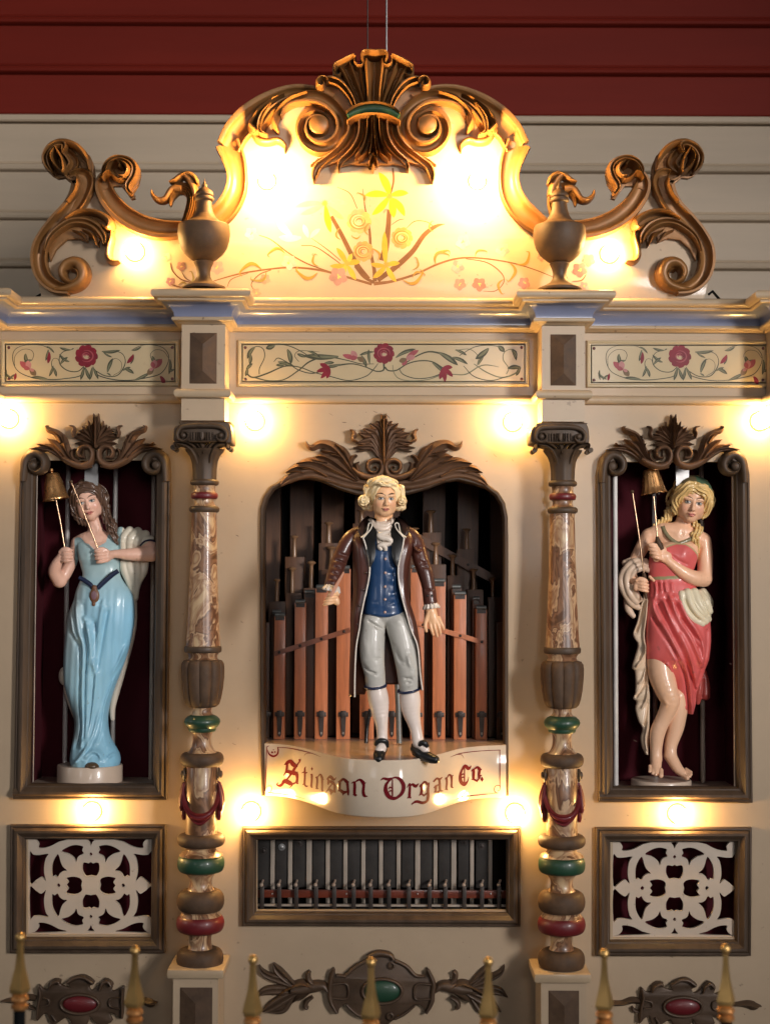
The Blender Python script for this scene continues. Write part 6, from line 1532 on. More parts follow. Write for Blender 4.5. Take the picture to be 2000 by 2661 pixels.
class Fig:
    def __init__(s, root, d0): s.root = root; s.d = d0
    def world(s, V):
        u = np.array([W(0, 0, s.d + 1000 * 0)[0:3]])[0]; 
        # projective map of the figure's plane, evaluated per vertex
        Rm = np.array(CAMR); r = np.stack([(V[:, 0] - CX) / F, (CY - V[:, 1]) / F, -np.ones(len(V))], 1) @ Rm.T
        t = (D - s.d) / r[:, 1]
        return np.stack([r[:, 0] * t, -(s.d + V[:, 2]), CAMZ + r[:, 2] * t], 1)
    def mesh(s, name, V, Q, col, mt='figure_paint', smooth=180, parent=None, label=None, cap=None):
        C = np.zeros((len(V), 3)); C[:] = col if not callable(col) else col(V)
        w = s.world(V)
        Ff = [list(map(int, q)) for q in Q]
        if cap:
            m, n = cap; Ff.append(list(range(n))[::-1]); Ff.append([(m - 1) * n + i for i in range(n)])
        o = obj(name, w, Ff, mt, parent or s.root, smooth, C, label)
        return o
    def field(s, name, fld, col, fl=None, mt='figure_paint', parent=None, zmin=-1e9, label=None, post=None):
        V, Q = fld.mesh()
        if fl: V = folds(V, normals(V, Q) * [1, 1, 1], fl, zmin)
        if post: V = post(V, normals(V, Q))
        Q = Q[:, ::-1] if (normals(V, Q)[np.argmax(V[:, 2]), 2] < 0) else Q
        o = s.mesh(name, V, Q, col, mt, 180, parent, label)
        return fixn(o)
    def strokes(s, name, L, col, mt='figure_paint', parent=None, smooth=60):
        """L rows (pts (x, y, halfwidth, height, lift), profile) in figure space"""
        mb = MB()
        for pts, prof, h, z in L:
            vs, fs = stroke(pts, prof, h, 6, 0.0)
            mb.add([(x, y, zz + z) for x, y, zz in vs], fs)
        V = np.array(mb.v); C = np.zeros((len(V), 3)); C[:] = col
        return fixn(obj(name, s.world(V), mb.f, mt, parent or s.root, smooth, C))
    def tube(s, name, pts, r, col, mt='figure_paint', parent=None, n=10):
        V = s.world(np.array([p[:3] for p in pts], float))
        mb = MB().tube([tuple(v) for v in V], r, n); C = np.zeros((len(mb.v), 3)); C[:] = col
        return obj(name, mb.v, mb.f, mt, parent or s.root, 60, C)
    def ball(s, name, c, r, col, mt='figure_paint', parent=None, sq=(1, 1, 1)):
        p = s.world(np.array([c], float))[0]
        mb = MB().sphere(tuple(p), r, 14, 10, sq); C = np.zeros((len(mb.v), 3)); C[:] = col
        return obj(name, mb.v, mb.f, mt, parent or s.root, 180, C)

def hrot(roll, yaw, pitch=0):
    a, b, c = R(roll), R(yaw), R(pitch)
    Rz = np.array([[math.cos(a), -math.sin(a), 0], [math.sin(a), math.cos(a), 0], [0, 0, 1]])
    Ry = np.array([[math.cos(b), 0, math.sin(b)], [0, 1, 0], [-math.sin(b), 0, math.cos(b)]])
    Rx = np.array([[1, 0, 0], [0, math.cos(c), math.sin(c)], [0, -math.sin(c), math.cos(c)]])
    return Rz @ Ry @ Rx
class Head:
    def __init__(s, c, H, roll, yaw, pitch=0, male=False): s.c = np.array(c, float); s.H = H; s.R = hrot(roll, yaw, pitch); s.male = male
    def p(s, u, v, n): return s.c + s.R @ (np.array([u, v, n]) * s.H)
    def build(s, f):
        H = s.H; e = lambda u, v, n, a, b, c, k=.03, sub=False: f.ell(s.p(u, v, n), (a * H, b * H, c * H), k * H, s.R, sub)
        m = s.male
        e(0, -.13, -.08, .35, .37, .42)
        e(0, .08, .06, .285 if not m else .30, .40, .30, .06)
        e(0, .36, .17, .13 if not m else .17, .115, .13, .10)
        for q in (-1, 1):
            e(q * .155, .14, .20, .12, .15, .12, .08)
            e(q * .13, -.085, .285, .13, .045, .07, .06)
            e(q * .215, .26 if m else .24, .06, .08, .14, .14, .08)
        for q in (-1, 1): e(q * .135, .0, .405, .085, .045, .055, .04, True)
        for q in (-1, 1): e(q * .135, .005, .275, .080, .068, .080, .012)
        f.cone(s.p(0, -.06, .335), s.p(0, .145, .425), .030 * H, .045 * H, .03 * H)
        e(0, .165, .42, .046, .036, .045, .02)
        for q in (-1, 1): e(q * .045, .175, .385, .032, .028, .036, .02)
        for q in (-1, 1): e(q * .045, .262, .345, .062, .022, .045, .018)
        e(0, .312, .343, .072, .026, .045, .02)
        e(0, .286, .40, .105, .006, .03, .01, True)
        return s
    def local(s, V): return ((V - s.c) @ s.R) / s.H
    def paint(s, V, C, iris, brow, lip, blush, lash=(.05, .03, .02)):
        L = s.local(V); u, v, n = L[:, 0], L[:, 1], L[:, 2]; fr = n > .12
        bl = np.exp(-(((np.abs(u) - .19) / .08) ** 2 + ((v - .16) / .08) ** 2)) * fr * .55
        C = C * (1 - bl[:, None]) + np.array(blush) * bl[:, None]
        for q in (-1, 1):
            uu = u - q * .135; w = v - .005
            arch = -.100 - .030 * (1 - ((uu + .0 * q) / .10) ** 2) + (.018 * (-q * uu / .1))
            b = fr & (np.abs(uu) < .115) & (np.abs(v - arch) < (.017 if s.male else .012) * (1.2 - np.abs(uu) / .13)); C[b] = brow
            lidt = w + .032 * np.sqrt(np.clip(1 - (uu / .080) ** 2, 0, 1))
            eye = fr & ((uu / .070) ** 2 + (w / .027) ** 2 < 1)
            C[eye] = (.52, .47, .41)
            ir = eye & ((uu + .006) ** 2 + (w + .004) ** 2 < .030 ** 2); C[ir] = iris
            pu = eye & ((uu + .006) ** 2 + (w + .004) ** 2 < .017 ** 2); C[pu] = (.01, .01, .01)
            la = fr & (np.abs(uu) < .085) & (np.abs(lidt) < .010); C[la] = lash
            lo = fr & (np.abs(uu) < .07) & (np.abs(w - .036 * np.sqrt(np.clip(1 - (uu / .078) ** 2, 0, 1))) < .006); C[lo] = np.array(lash) * 2.5 + .12
            cr = fr & (np.abs(uu) < .09) & (np.abs(w + .066 - .02 * (uu / .09) ** 2) < .006); C[cr] = C[cr] * .6
            no = fr & (np.abs(u - q * .03) < .014) & (np.abs(v - .195) < .008); C[no] = (.12, .05, .03)
        lp = fr & (np.abs(u) < .105) & (v > .247 + .010 * (np.abs(u) / .03 < 1) ) & (v < .340 - .05 * (u / .1) ** 2) & (np.abs(v - .287) < .055 * (1.02 - np.abs(u) / .105)); C[lp] = lip
        ml = fr & (np.abs(u) < .098) & (np.abs(v - .287 - .004 * np.cos(u * 40)) < .0055); C[ml] = np.array(lip) * .45
        return C

def locks(f, h, n, r0, span=(0, 118), amp=.02, dens=.034, n0=.30, rho0=.345, k=1.4, sides=(-1, 1)):
    H = h.H
    for q in sides:
        for i in range(n):
            pts = []
            for ph in np.linspace(span[0], span[1], 10):
                a = R(ph); rho = rho0 + dens * i + amp * math.sin(a * 5.5 + i * 1.1 + q) * min(1, ph / 25 + .2)
                pts.append((*h.p(q * (rho * math.sin(a) * 1.02 + .012), -rho * math.cos(a) * 1.08 - .03, n0 - .105 * i + .05 * math.cos(a * 2) - .13 * ph / 118), r0 * (1.0 - .25 * ph / 118)))
            f.chain(pts, k, 2)

def waves(h, lam, amp, wob=2.2, fr=5):
    def post(V, N):
        L = h.local(V); rho = np.hypot(L[:, 0], L[:, 1] + .02); phi = np.arctan2(L[:, 0], -L[:, 1])
        low = np.clip((L[:, 1] - .25) / .2, 0, 1)
        a = np.sin(rho * 2 * np.pi / lam + wob * np.sin(phi * fr)); b = np.sin(L[:, 0] * 2 * np.pi / lam + 2.5 * np.sin(L[:, 1] * 9))
        return V + N * ((a * (1 - low) + b * low) * amp)[:, None]
    return post

def grip(f, c, axis, w, s, z, k=1.2, thumb=1):
    """closed hand round a rod: c centre, axis along the rod, w towards the wrist (2-D), s size, z of the rod"""
    c = np.array(c, float); a = np.array(axis, float); a /= np.linalg.norm(a); w = np.array(w, float); w /= np.linalg.norm(w)
    P = lambda al, wl, zl: (c[0] + a[0] * al * s + w[0] * wl * s, c[1] + a[1] * al * s + w[1] * wl * s, z + zl * s)
    f.ell(P(0, 1.15, -.15), (.95 * s, 1.15 * s, .62 * s), 3, np.array([[w[0], a[0], 0], [w[1], a[1], 0], [0, 0, 1]]))
    for i, (r, l) in enumerate(((.30, 1.0), (.32, 1.06), (.31, 1.0), (.27, .86))):
        al = -.98 + i * .64
        f.chain([P(al * .9, 1.25, .25) + (r * s * 1.05,), P(al, .55, .78) + (r * s * 1.08,), P(al, -.10, .82) + (r * s,), P(al * 1.02, -.62 * l, .35) + (r * s * .95,), P(al * 1.02, -.50 * l, -.15) + (r * s * .85,)], k, 2)
    f.chain([P(-.9 * thumb, 1.45, .2) + (.40 * s,), P(-1.40 * thumb, .85, .55) + (.34 * s,), P(-1.45 * thumb, .10, .75) + (.29 * s,), P(-1.25 * thumb, -.45, .70) + (.24 * s,)], 2.0, 2)
# ------------------------------------------------------------------ statue in the blue dress
def P1(L, s=5.197, ox=110, oy=1210): return [(ox + p[0] / s, oy + p[1] / s) + tuple(p[2:]) for p in L]
def P2(L, s=4.337, ox=130, oy=1540): return [(ox + p[0] / s, oy + p[1] / s) + tuple(p[2:]) for p in L]
SKIN_W = (0.82, 0.49, 0.36)
bd0 = -88.0
b0 = W(234, 2020, bd0)
rootL = thing('statue', (b0.x, -bd0, b0.z), 'glossy painted statue of a brown-haired woman in a pale blue dress holding bell and mallet', 'statue', 'statues of the organ')
FL = Fig(rootL, bd0)
q1 = lambda x, y: P1([(x, y)])[0]
q2 = lambda x, y: P2([(x, y)])[0]
# skin: head, neck, chest, arms and hands in one surface
hd = Head((*q1(632, 492), 12), 101, -15, 4, 4)
f = Field((118, 1225, -75), (425, 1540, 75), 1.35)
hd.build(f)
f.chain([(*q1(660, 640), -6, 17), (*q1(715, 850), -8, 19), (*q1(735, 980), -10, 23)], 6)
f.chain([(*q1(470, 1040), -12, 17), (*q1(600, 1000), -10, 21), (*q1(740, 1010), -8, 24), (*q1(900, 1000), -10, 21), (*q1(1050, 960), -12, 17)], 10)
f.ell((*q1(740, 1100), -6), (50, 34, 24), 12)
f.chain([(*q1(455, 1060), -14, 15), (*q1(400, 1250), -16, 15), (*q1(300, 1450), -12, 17), (*q1(235, 1555), -2, 18)], 4)
f.chain([(*q1(235, 1550), -2, 18.5), (*q1(185, 1440), 14, 17), (*q1(225, 1330), 26, 14), (*q1(290, 1235), 34, 10)], 3)
f.chain([(*q1(1130, 960), -14, 18), (*q1(1330, 1010), -14, 19), (*q1(1470, 1130), -2, 21), (*q1(1475, 1185), 8, 21)], 4)
f.chain([(*q1(1475, 1190), 8, 21), (*q1(1330, 1200), 22, 18), (*q1(1180, 1200), 32, 15), (*q1(1040, 1195), 38, 11), (*q1(980, 1200), 40, 10)], 3)
grip(f, q1(398, 1222), (.10, 1), (-1, .12), 13.5, 38)
grip(f, q1(820, 1235), (.12, 1), (1, -.10), 14.0, 44)
f.ell((*q1(930, 1215), 40), (16, 13, 9), 3)
neck = P1([(430, 985), (480, 968), (540, 975), (590, 1045), (660, 1068), (740, 1140), (800, 1085), (880, 1035), (892, 960), (920, 905), (1060, 905), (1090, 1350), (400, 1350)])
def colS(V):
    C = np.tile(SKIN_W, (len(V), 1)); C = hd.paint(V, C, (.06, .13, .17), (.05, .03, .018), (.52, .16, .13), (.68, .28, .20))
    L = hd.local(V)
    m = inpoly(V, neck) & (V[:, 2] < 24) & (V[:, 2] > -40) & (V[:, 0] > q1(440, 0)[0]) & (V[:, 1] > q1(0, 900)[1])
    C[m] = (.36, .50, .51)
    return C
FL.field('body', f, colS, [(P1([(700, 780), (740, 960)]), 5, -1.5), (P1([(560, 960), (720, 1010)]), 6, -1.2), (P1([(770, 1010), (900, 960)]), 6, -1.2)])
# hair
f = Field((165, 1228, -75), (325, 1440, 60), 1.6)
f.ell(hd.p(0, -.17, -.10), (.43 * 101, .42 * 101, .47 * 101), 2, hd.R)
f.ell(hd.p(.02, .12, .38), (.30 * 101, .36 * 101, .36 * 101), 3, hd.R, True)
f.chain([(*hd.p(-.05, -.43, .18), 10), (*hd.p(-.26, -.28, .26), 9), (*hd.p(-.36, -.02, .14), 9), (*hd.p(-.38, .22, .06), 10), (*hd.p(-.30, .42, -.05), 11), (*hd.p(-.22, .50, -.1), 9)], 3)
f.chain([(*hd.p(-.05, -.43, .18), 10), (*hd.p(.20, -.34, .26), 11), (*hd.p(.36, -.12, .16), 12), (*hd.p(.39, .15, .05), 12), (*hd.p(.36, .40, 0), 13)], 3)
f.chain([(*q1(850, 560), 0, 13), (*q1(870, 700), 2, 13), (*q1(940, 790), 10, 14), (*q1(960, 880), 14, 13), (*q1(1000, 980), 14, 8), (*q1(1030, 1070), 14, 2)], 3)
locks(f, hd, 5, 4.4, (2, 112), .018, .036, .27, .335)
hf = []
for k in range(0):
    t = -.9 + k * .22
    hf.append(([tuple(hd.p(.02 + .30 * math.sin(t) * a, -.42 + .55 * a ** 1.6, .2)[:2]) for a in (0, .35, .7, 1)], 2.6, -4.2))
for pts in ([(560, 190), (760, 260), (860, 400)], [(620, 200), (800, 320), (850, 450)], [(520, 240), (440, 400), (430, 560)], [(560, 250), (480, 400), (460, 600)], [(830, 520), (870, 640), (920, 760)], [(900, 560), (900, 700), (980, 820)], [(880, 820), (960, 860), (1000, 950)], [(930, 900), (1000, 960), (1030, 1050)], [(1000, 800), (1010, 900)], [(450, 650), (480, 760)], [(500, 640), (520, 780)]):
    hf.append((P1(pts), 2.4, -4.2))
FL.field('hair', f, (.115, .062, .038), hf, mt='figure_matte', post=waves(hd, .07, 1.6, 1.4, 4))
# dress
rows = [(1398, 205, 308, -8, 18), (1410, 201, 309, -6, 24), (1425, 201, 311, -2, 31), (1440, 203, 311, 0, 34), (1455, 206, 311, 0, 33), (1470, 210, 311, -2, 31), (1495, 215, 313, -2, 32), (1518, 205, 326, -2, 37), (1540, 197, 342, -2, 42), (1563, 191, 348, -2, 46), (1598, 178, 350, -2, 48),
        (1632, 173, 347, -2, 48), (1678, 168, 337, -2, 46), (1724, 166, 323, 0, 44), (1770, 168, 305, 0, 42), (1805, 175, 293, 0, 40), (1840, 186, 284, 0, 38), (1874, 194, 281, 0, 38), (1909, 193, 286, 2, 42), (1932, 190, 297, 4, 48), (1955, 186, 310, 6, 56), (1974, 185, 314, 8, 62), (1986, 188, 312, 8, 62)]
V, Q, cap = loft(rows, 150, 1.8)
fd = [([(410, 240), (470, 420), (500, 560), (530, 850)], 4.5, 7), ([(520, 300), (560, 450), (540, 760)], 4, -9), ([(330, 120), (360, 400), (420, 620), (400, 1000), (410, 1500), (400, 1760)], 5, 9), ([(370, 560), (385, 800), (375, 1200), (385, 1500), (360, 1700)], 4, -9),
      ([(470, 350), (490, 600), (460, 1000), (450, 1400), (430, 1700)], 5, 7), ([(430, 300), (450, 620), (430, 1100), (420, 1650)], 3.6, -8), ([(640, 130), (600, 350), (560, 600), (540, 900)], 5, 7), ([(690, 180), (640, 420), (590, 700), (560, 900)], 3.5, -6), ([(560, 850), (540, 1100), (500, 1400), (460, 1700)], 5, 6), ([(540, 900), (510, 1200), (470, 1500)], 3, -4),
      ([(260, 430), (330, 560), (345, 620)], 5, -6), ([(270, 250), (300, 420), (340, 560)], 5, 6), ([(300, 60), (290, 250), (330, 480)], 4, -5), ([(900, 560), (800, 800), (700, 1050), (600, 1350), (520, 1620), (400, 1840), (300, 1900)], 6, 9), ([(860, 700), (720, 980), (640, 1200), (590, 1400), (500, 1700), (360, 1880)], 4, -7), ([(640, 1300), (600, 1550), (560, 1700)], 4, 4),
      ([(650, 1430), (640, 1620), (700, 1760)], 5, 4), ([(440, 1850), (520, 1760), (610, 1790), (640, 1870)], 5, 8), ([(690, 1850), (740, 1800), (790, 1830)], 4, 7), ([(480, 1700), (380, 1850), (280, 1930)], 4, 6), ([(280, 1550), (275, 1700), (230, 1790)], 8, 6), ([(400, 100), (420, 300)], 5, -5), ([(620, 60), (580, 160)], 3, -4), ([(640, 60), (620, 140)], 2.5, 4)]
fd = [(P2(a), w, b) for a, w, b in fd] + [(P1([(540, 1140), (580, 1200)]), 17, 13), (P1([(900, 1120), (905, 1180)]), 17, 12), (P1([(740, 1160), (740, 1300)]), 7, -3)]
N = normals(V, Q); N = N if N[np.argmax(V[:, 2]), 2] > 0 else -N
V = folds(V, N, fd)
rg = np.random.RandomState(3)
V[:, 2] += 0.6 * np.sin(V[:, 0] * .35 + V[:, 1] * .02) * (V[:, 1] > 1530)
neck2 = P1([(430, 940), (470, 960), (540, 968), (590, 1040), (660, 1068), (740, 1140), (800, 1085), (880, 1035), (892, 960), (920, 905), (1100, 880), (1100, 700), (400, 700)])
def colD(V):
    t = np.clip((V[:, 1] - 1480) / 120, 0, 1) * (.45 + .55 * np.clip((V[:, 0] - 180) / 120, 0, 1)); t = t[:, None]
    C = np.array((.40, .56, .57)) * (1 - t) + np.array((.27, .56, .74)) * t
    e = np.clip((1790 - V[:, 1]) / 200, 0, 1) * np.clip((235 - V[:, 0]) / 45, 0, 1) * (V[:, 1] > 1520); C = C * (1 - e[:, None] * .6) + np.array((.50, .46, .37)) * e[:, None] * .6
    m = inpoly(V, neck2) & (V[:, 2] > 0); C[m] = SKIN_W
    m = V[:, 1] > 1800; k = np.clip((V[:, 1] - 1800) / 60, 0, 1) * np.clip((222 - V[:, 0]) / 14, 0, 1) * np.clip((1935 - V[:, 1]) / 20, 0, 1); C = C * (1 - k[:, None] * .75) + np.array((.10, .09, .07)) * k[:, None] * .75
    return C
def orient(name, fig, V, Q, col, cap=None, mt='figure_paint', parent=None):
    return fixn(fig.mesh(name, V, Q, col, mt, 180, parent, None, cap))
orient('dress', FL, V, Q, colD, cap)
# girdle and its clasp
FL.strokes('girdle', [(P1([(535, 1510, 5), (600, 1545, 6), (680, 1600, 6), (720, 1650, 6)]), ROUND, 6, 36), (P1([(1062, 1420, 6), (960, 1490, 6.5), (860, 1580, 6.5), (785, 1655, 6)]), ROUND, 6, 37)], (.012, .020, .055))
f = Field((238, 1518, 15), (272, 1580, 60), 1.0)
f.ell((*q1(748, 1755), 42), (13, 19, 6), 2); f.ell((*q1(745, 1650), 42), (7, 8, 5), 3); f.ell((*q2(530, 125), 44), (5, 6, 5), 2)
FL.field('clasp', f, lambda V: np.where((((V[:, 0] - q1(745, 0)[0]) / 7) ** 2 + ((V[:, 1] - q1(0, 1750)[1]) / 11) ** 2 < 1)[:, None], (.20, .11, .13), (.17, .075, .035)))
# shoulder strap, white cape and the cloth behind
f = Field((285, 1360, -60), (420, 1600, 40), 1.5)
for pts in ([(1060, 880, -4, 11), (1060, 990, 2, 11), (1060, 1100, 0, 9)], [(1180, 880, -4, 12), (1110, 980, 8, 12), (1090, 1110, 4, 9)], [(1290, 890, -4, 12), (1210, 990, 10, 13), (1180, 1120, 4, 9)], [(1390, 930, -6, 12), (1300, 1010, 10, 13), (1260, 1110, 4, 8)], [(1460, 990, -6, 9), (1400, 1010, 6, 10), (1350, 1070, 4, 6)]):
    f.chain([(*q1(a, b), z, r) for a, b, z, r in pts], 2)
for pts in ([(1090, 1290, -8, 12), (1120, 1430, -6, 12), (1190, 1620, -10, 9), (1235, 1800, -16, 7)], [(1170, 1290, -8, 13), (1200, 1430, -6, 13), (1230, 1620, -12, 9), (1250, 1800, -18, 6)], [(1270, 1290, -12, 13), (1290, 1430, -10, 13), (1270, 1600, -14, 9), (1255, 1780, -20, 6)], [(1370, 1290, -16, 12), (1350, 1430, -14, 12), (1300, 1560, -16, 8), (1262, 1700, -20, 5)]):
    f.chain([(*q1(a, b), z, r) for a, b, z, r in pts], 2.5)
FL.field('cape', f, lambda V: np.where((V[:, 0] < q1(1085, 0)[0] - (V[:, 1] - 1380) * .06)[:, None], (.36, .50, .50), (.74, .67, .53)))
FL.tube('cape_edging', cat([(*q1(1340, 1085), 24), (*q1(1400, 1025), 18), (*q1(1490, 1010), 6), (*q1(1560, 1050), -6)], 4), 2.4, (.015, .02, .05))
f = Field((130, 1540, -70), (365, 1960, 0), 2.2)
f.chain([(*q2(940, 60), -26, 6), (*q2(930, 400), -26, 7), (*q2(840, 780), -24, 7), (*q2(740, 1100), -22, 9), (*q2(690, 1300), -22, 8), (*q2(690, 1430), -22, 6)], 2)
f.ell((*q2(130, 950), -34), (14, 24, 12), 3); f.chain([(*q2(170, 1100), -30, 10), (*q2(230, 1300), -26, 8), (*q2(300, 1480), -24, 6)], 3)
FL.field('back_cloth', f, (.60, .52, .42))
f = Field((200, 1960, 20), (290, 2030, 90), 1.4)
f.ell((*q2(530, 1925), 60), (20, 13, 22), 2)
FL.field('shoe', f, (.09, .055, .027))
# plinth
pb = W(234, 2020, bd0); zfl = wz(2046)
r_ = 84 * sc_at(234, 2000, bd0)
mb = MB().lathe([(r_ - 1.5, zfl + .5), (r_, zfl + 2), (r_, zfl + 43), (r_ - 2, zfl + 46), (1, zfl + 46)], pb.x, -bd0 , 64, None, .98)
o = mb.build('plinth', 'plinth_paint', rootL, 40)
# bell and mallet, each held in a hand
def bell(fig, top, bot, r0, r1, z, label, scal=False):
    a = fig.world(np.array([(*top, z)], float))[0]; b = fig.world(np.array([(*bot, z)], float))[0]
    ax = Vector(a - b); L = ax.length; ax.normalize(); u = ax.cross(Vector((0, 1, 0))).normalized(); w = ax.cross(u)
    prof = [(r1 * 1.02, 0), (r1 * 1.03, 2), (r1 * .97, 6), (r1 * .86, L * .3), (r1 * .75, L * .6), (r0 * 1.05, L * .9), (r0, L * .96), (r0 * .85, L), (r0 * .3, L + 1.5), (2.5, L + 2), (2.5, L + 3), (5, L + 5), (6, L + 8), (5, L + 12), (1, L + 14)]
    inner = [(r1 * .9, 1.0), (r1 * .8, L * .3), (r0 * .8, L * .85), (1, L * .9)]
    t = thing('hand_bell', b, label, 'bell', 'hand bells of the statues')
    n = 48; vs = []
    allp = inner[::-1] + prof
    for k, (r, h) in enumerate(allp):
        for i in range(n):
            th = 2 * math.pi * i / n; rr = r * (1 + (.035 * math.cos(th * 12) if scal and 4 <= k <= 9 else 0)); hh = h + (3 * abs(math.sin(th * 6)) if scal and 3 <= k <= 5 else 0)
            vs.append(Vector(b) + ax * hh + (u * math.cos(th) + w * math.sin(th)) * rr)
    m = len(allp)
    fs = [(k * n + i, k * n + (i + 1) % n, (k + 1) * n + (i + 1) % n, (k + 1) * n + i) for k in range(m - 1) for i in range(n)] + [tuple(range(n))[::-1], tuple((m - 1) * n + i for i in range(n))]
    MB().add(vs, fs).build('bell_cup', 'brass', t, 40, fix=True)
    return t, ax, b
t, ax, b = bell(FL, q1(178, 118), q1(232, 470), 18, 34, 40, 'golden hand bell raised by the woman in the blue dress')
w_ = FL.world(np.array([(*q1(232, 470), 40), (*q1(300, 820), 40), (*q1(348, 1130), 40), (*q1(372, 1310), 38)], float))
MB().tube([tuple(v) for v in w_[:3]], 2.2, 10).build('rod', 'brass_dull', t)
MB().tube([tuple(w_[2]), tuple(w_[3])], 4.5, 12).build('handle', 'urn_bronze', t)
MB().sphere(tuple(FL.world(np.array([(*q1(190, 450), 62)], float))[0]), 5.5, 12, 8).build('clapper', 'brass', t)
def mallet(fig, pts, label, zb, hand=None):
    w_ = fig.world(np.array(pts, float)); t = thing('mallet', w_[-1], label, 'mallet', 'mallets of the statues')
    MB().tube([tuple(v) for v in w_], 2.1, 10).build('rod', 'brass_dull', t); MB().sphere(tuple(w_[0]), 4.8, 14, 10).build('mallet_head', 'urn_bronze', t)
    if hand:
        h_ = fig.world(np.array(hand, float)); MB().tube([tuple(v) for v in h_], [4, 6, 6, 3.5][:len(hand)], 12).build('handle', 'urn_bronze', t)
mallet(FL, [(*q1(460, 238), 66), (*q1(640, 690), 62), (*q1(812, 1150), 52)], 'thin mallet held before the face of the woman in the blue dress', 60)
# ------------------------------------------------------------------ statue in the coral dress
def R1(L, s=5.821, ox=1600, oy=1200): return [(ox + p[0] / s, oy + p[1] / s) + tuple(p[2:]) for p in L]
def R2(L, s=4.253, ox=1580, oy=1540): return [(ox + p[0] / s, oy + p[1] / s) + tuple(p[2:]) for p in L]
bd1 = -88.0
b1 = W(1716, 2030, bd1)
rootR = thing('statue', (b1.x, -bd1, b1.z), 'glossy painted statue of a blonde woman in a coral dress holding bell and mallet', 'statue', 'statues of the organ')
FR = Fig(rootR, bd1)
r1 = lambda x, y: R1([(x, y)])[0]
r2 = lambda x, y: R2([(x, y)])[0]
SKIN_R = (0.86, 0.50, 0.31)
hd2 = Head((*r1(1128, 612), 14), 108, 9, -3, 6)
f = Field((1615, 1225, -80), (1865, 1560, 80), 1.35)
hd2.build(f)
f.chain([(*r1(1050, 800), -6, 20), (*r1(1010, 950), -8, 20), (*r1(980, 1080), -10, 27)], 7)
f.chain([(*r1(520, 1110), -12, 18), (*r1(700, 1060), -10, 24), (*r1(920, 1080), -6, 26), (*r1(1130, 1110), -8, 24), (*r1(1310, 1180), -12, 20)], 12)
f.ell((*r1(930, 1250), -6), (52, 40, 26), 12)
f.chain([(*r1(1320, 1200), -10, 22), (*r1(1345, 1400), -8, 21), (*r1(1345, 1600), -2, 20), (*r1(1320, 1770), 6, 20.5)], 4)
f.chain([(*r1(1320, 1770), 6, 20.5), (*r1(1150, 1760), 22, 20), (*r1(980, 1680), 32, 17), (*r1(830, 1570), 38, 13), (*r1(740, 1500), 40, 11)], 3)
f.chain([(*r1(500, 1120), -12, 19), (*r1(410, 1280), -12, 18), (*r1(300, 1480), -10, 16), (*r1(220, 1650), -4, 14)], 4)
f.chain([(*r1(215, 1660), -4, 14), (*r1(250, 1780), 14, 12), (*r1(310, 1850), 28, 10)], 3)
grip(f, r1(520, 1372), (.30, 1), (1, .30), 15.0, 44, thumb=1)
f.ell((*r1(690, 1440), 44), (18, 15, 9), 4, None)
grip(f, r1(385, 1880), (.12, 1), (-1, -.18), 13.0, 40)
f.chain([(*r1(460, 1740), 48, 4), (*r1(515, 1795), 52, 3.6)], 1.5)
band = R1([(560, 1000), (1290, 1080), (1250, 1480), (1215, 1450), (1100, 1310), (1000, 1250), (880, 1240), (760, 1290), (690, 1340)])
def colR(V):
    C = np.tile(SKIN_R, (len(V), 1)); C = hd2.paint(V, C, (.03, .03, .025), (.14, .07, .035), (.62, .20, .16), (.76, .33, .22))
    return C
FR.field('body', f, colR, [(R1([(980, 1060), (960, 1120)]), 4, -4), (R1([(700, 1080), (900, 1110)]), 6, -1.5), (R1([(1020, 1110), (1250, 1100)]), 6, -1.5), (R1([(1280, 1250), (1230, 1450), (1200, 1620)]), 5, -4)])
# straps, hair, scarf
OLV = (.22, .19, .10)
FR.strokes('strap', [(R1([(690, 975, 5, 1, -6), (720, 1060, 5, 1, 2), (790, 1160, 5, 1, 7), (880, 1225, 5, 1, 10), (930, 1240, 5, 1, 12)]), ROUND, 5, 14)], OLV)
FR.strokes('strap', [(R1([(1130, 1155, 5, 1, 4), (1040, 1200, 5, 1, 9), (940, 1235, 5, 1, 12)]), ROUND, 5, 14)], OLV)
H2 = 108
f = Field((1690, 1215, -80), (1860, 1330, 70), 1.5)
f = Field((1690, 1215, -80), (1865, 1450, 70), 1.5)
f.ell(hd2.p(0, -.15, -.10), (.43 * H2, .44 * H2, .47 * H2), 2, hd2.R)
f.ell(hd2.p(0, .14, .42), (.31 * H2, .37 * H2, .36 * H2), 3, hd2.R, True)
for q in (-1, 1):
    f.chain([(*hd2.p(q * .02, -.34, .34), 8), (*hd2.p(q * .16, -.32, .34), 10), (*hd2.p(q * .30, -.16, .26), 11), (*hd2.p(q * .38, .02, .14), 12), (*hd2.p(q * .37, .18, .06), 11), (*hd2.p(q * .31, .30, .04), 8)], 3)
    f.chain([(*hd2.p(q * .05, -.42, .28), 8), (*hd2.p(q * .24, -.38, .24), 9), (*hd2.p(q * .38, -.20, .12), 10), (*hd2.p(q * .44, 0, 0), 9)], 3)
f.chain([(*r1(820, 760), -14, 14), (*r1(790, 850), -14, 11), (*r1(700, 900), -10, 9), (*r1(590, 960), -8, 4)], 3)
f.chain([(*r1(1170, 890), -2, 9), (*r1(1200, 970), 8, 9), (*r1(1240, 1040), 14, 11), (*r1(1160, 1110), 20, 10), (*r1(1180, 1200), 20, 9), (*r1(1220, 1290), 18, 6), (*r1(1210, 1370), 16, 3)], 2)
locks(f, hd2, 6, 4.6, (4, 122), .026)
hf = []
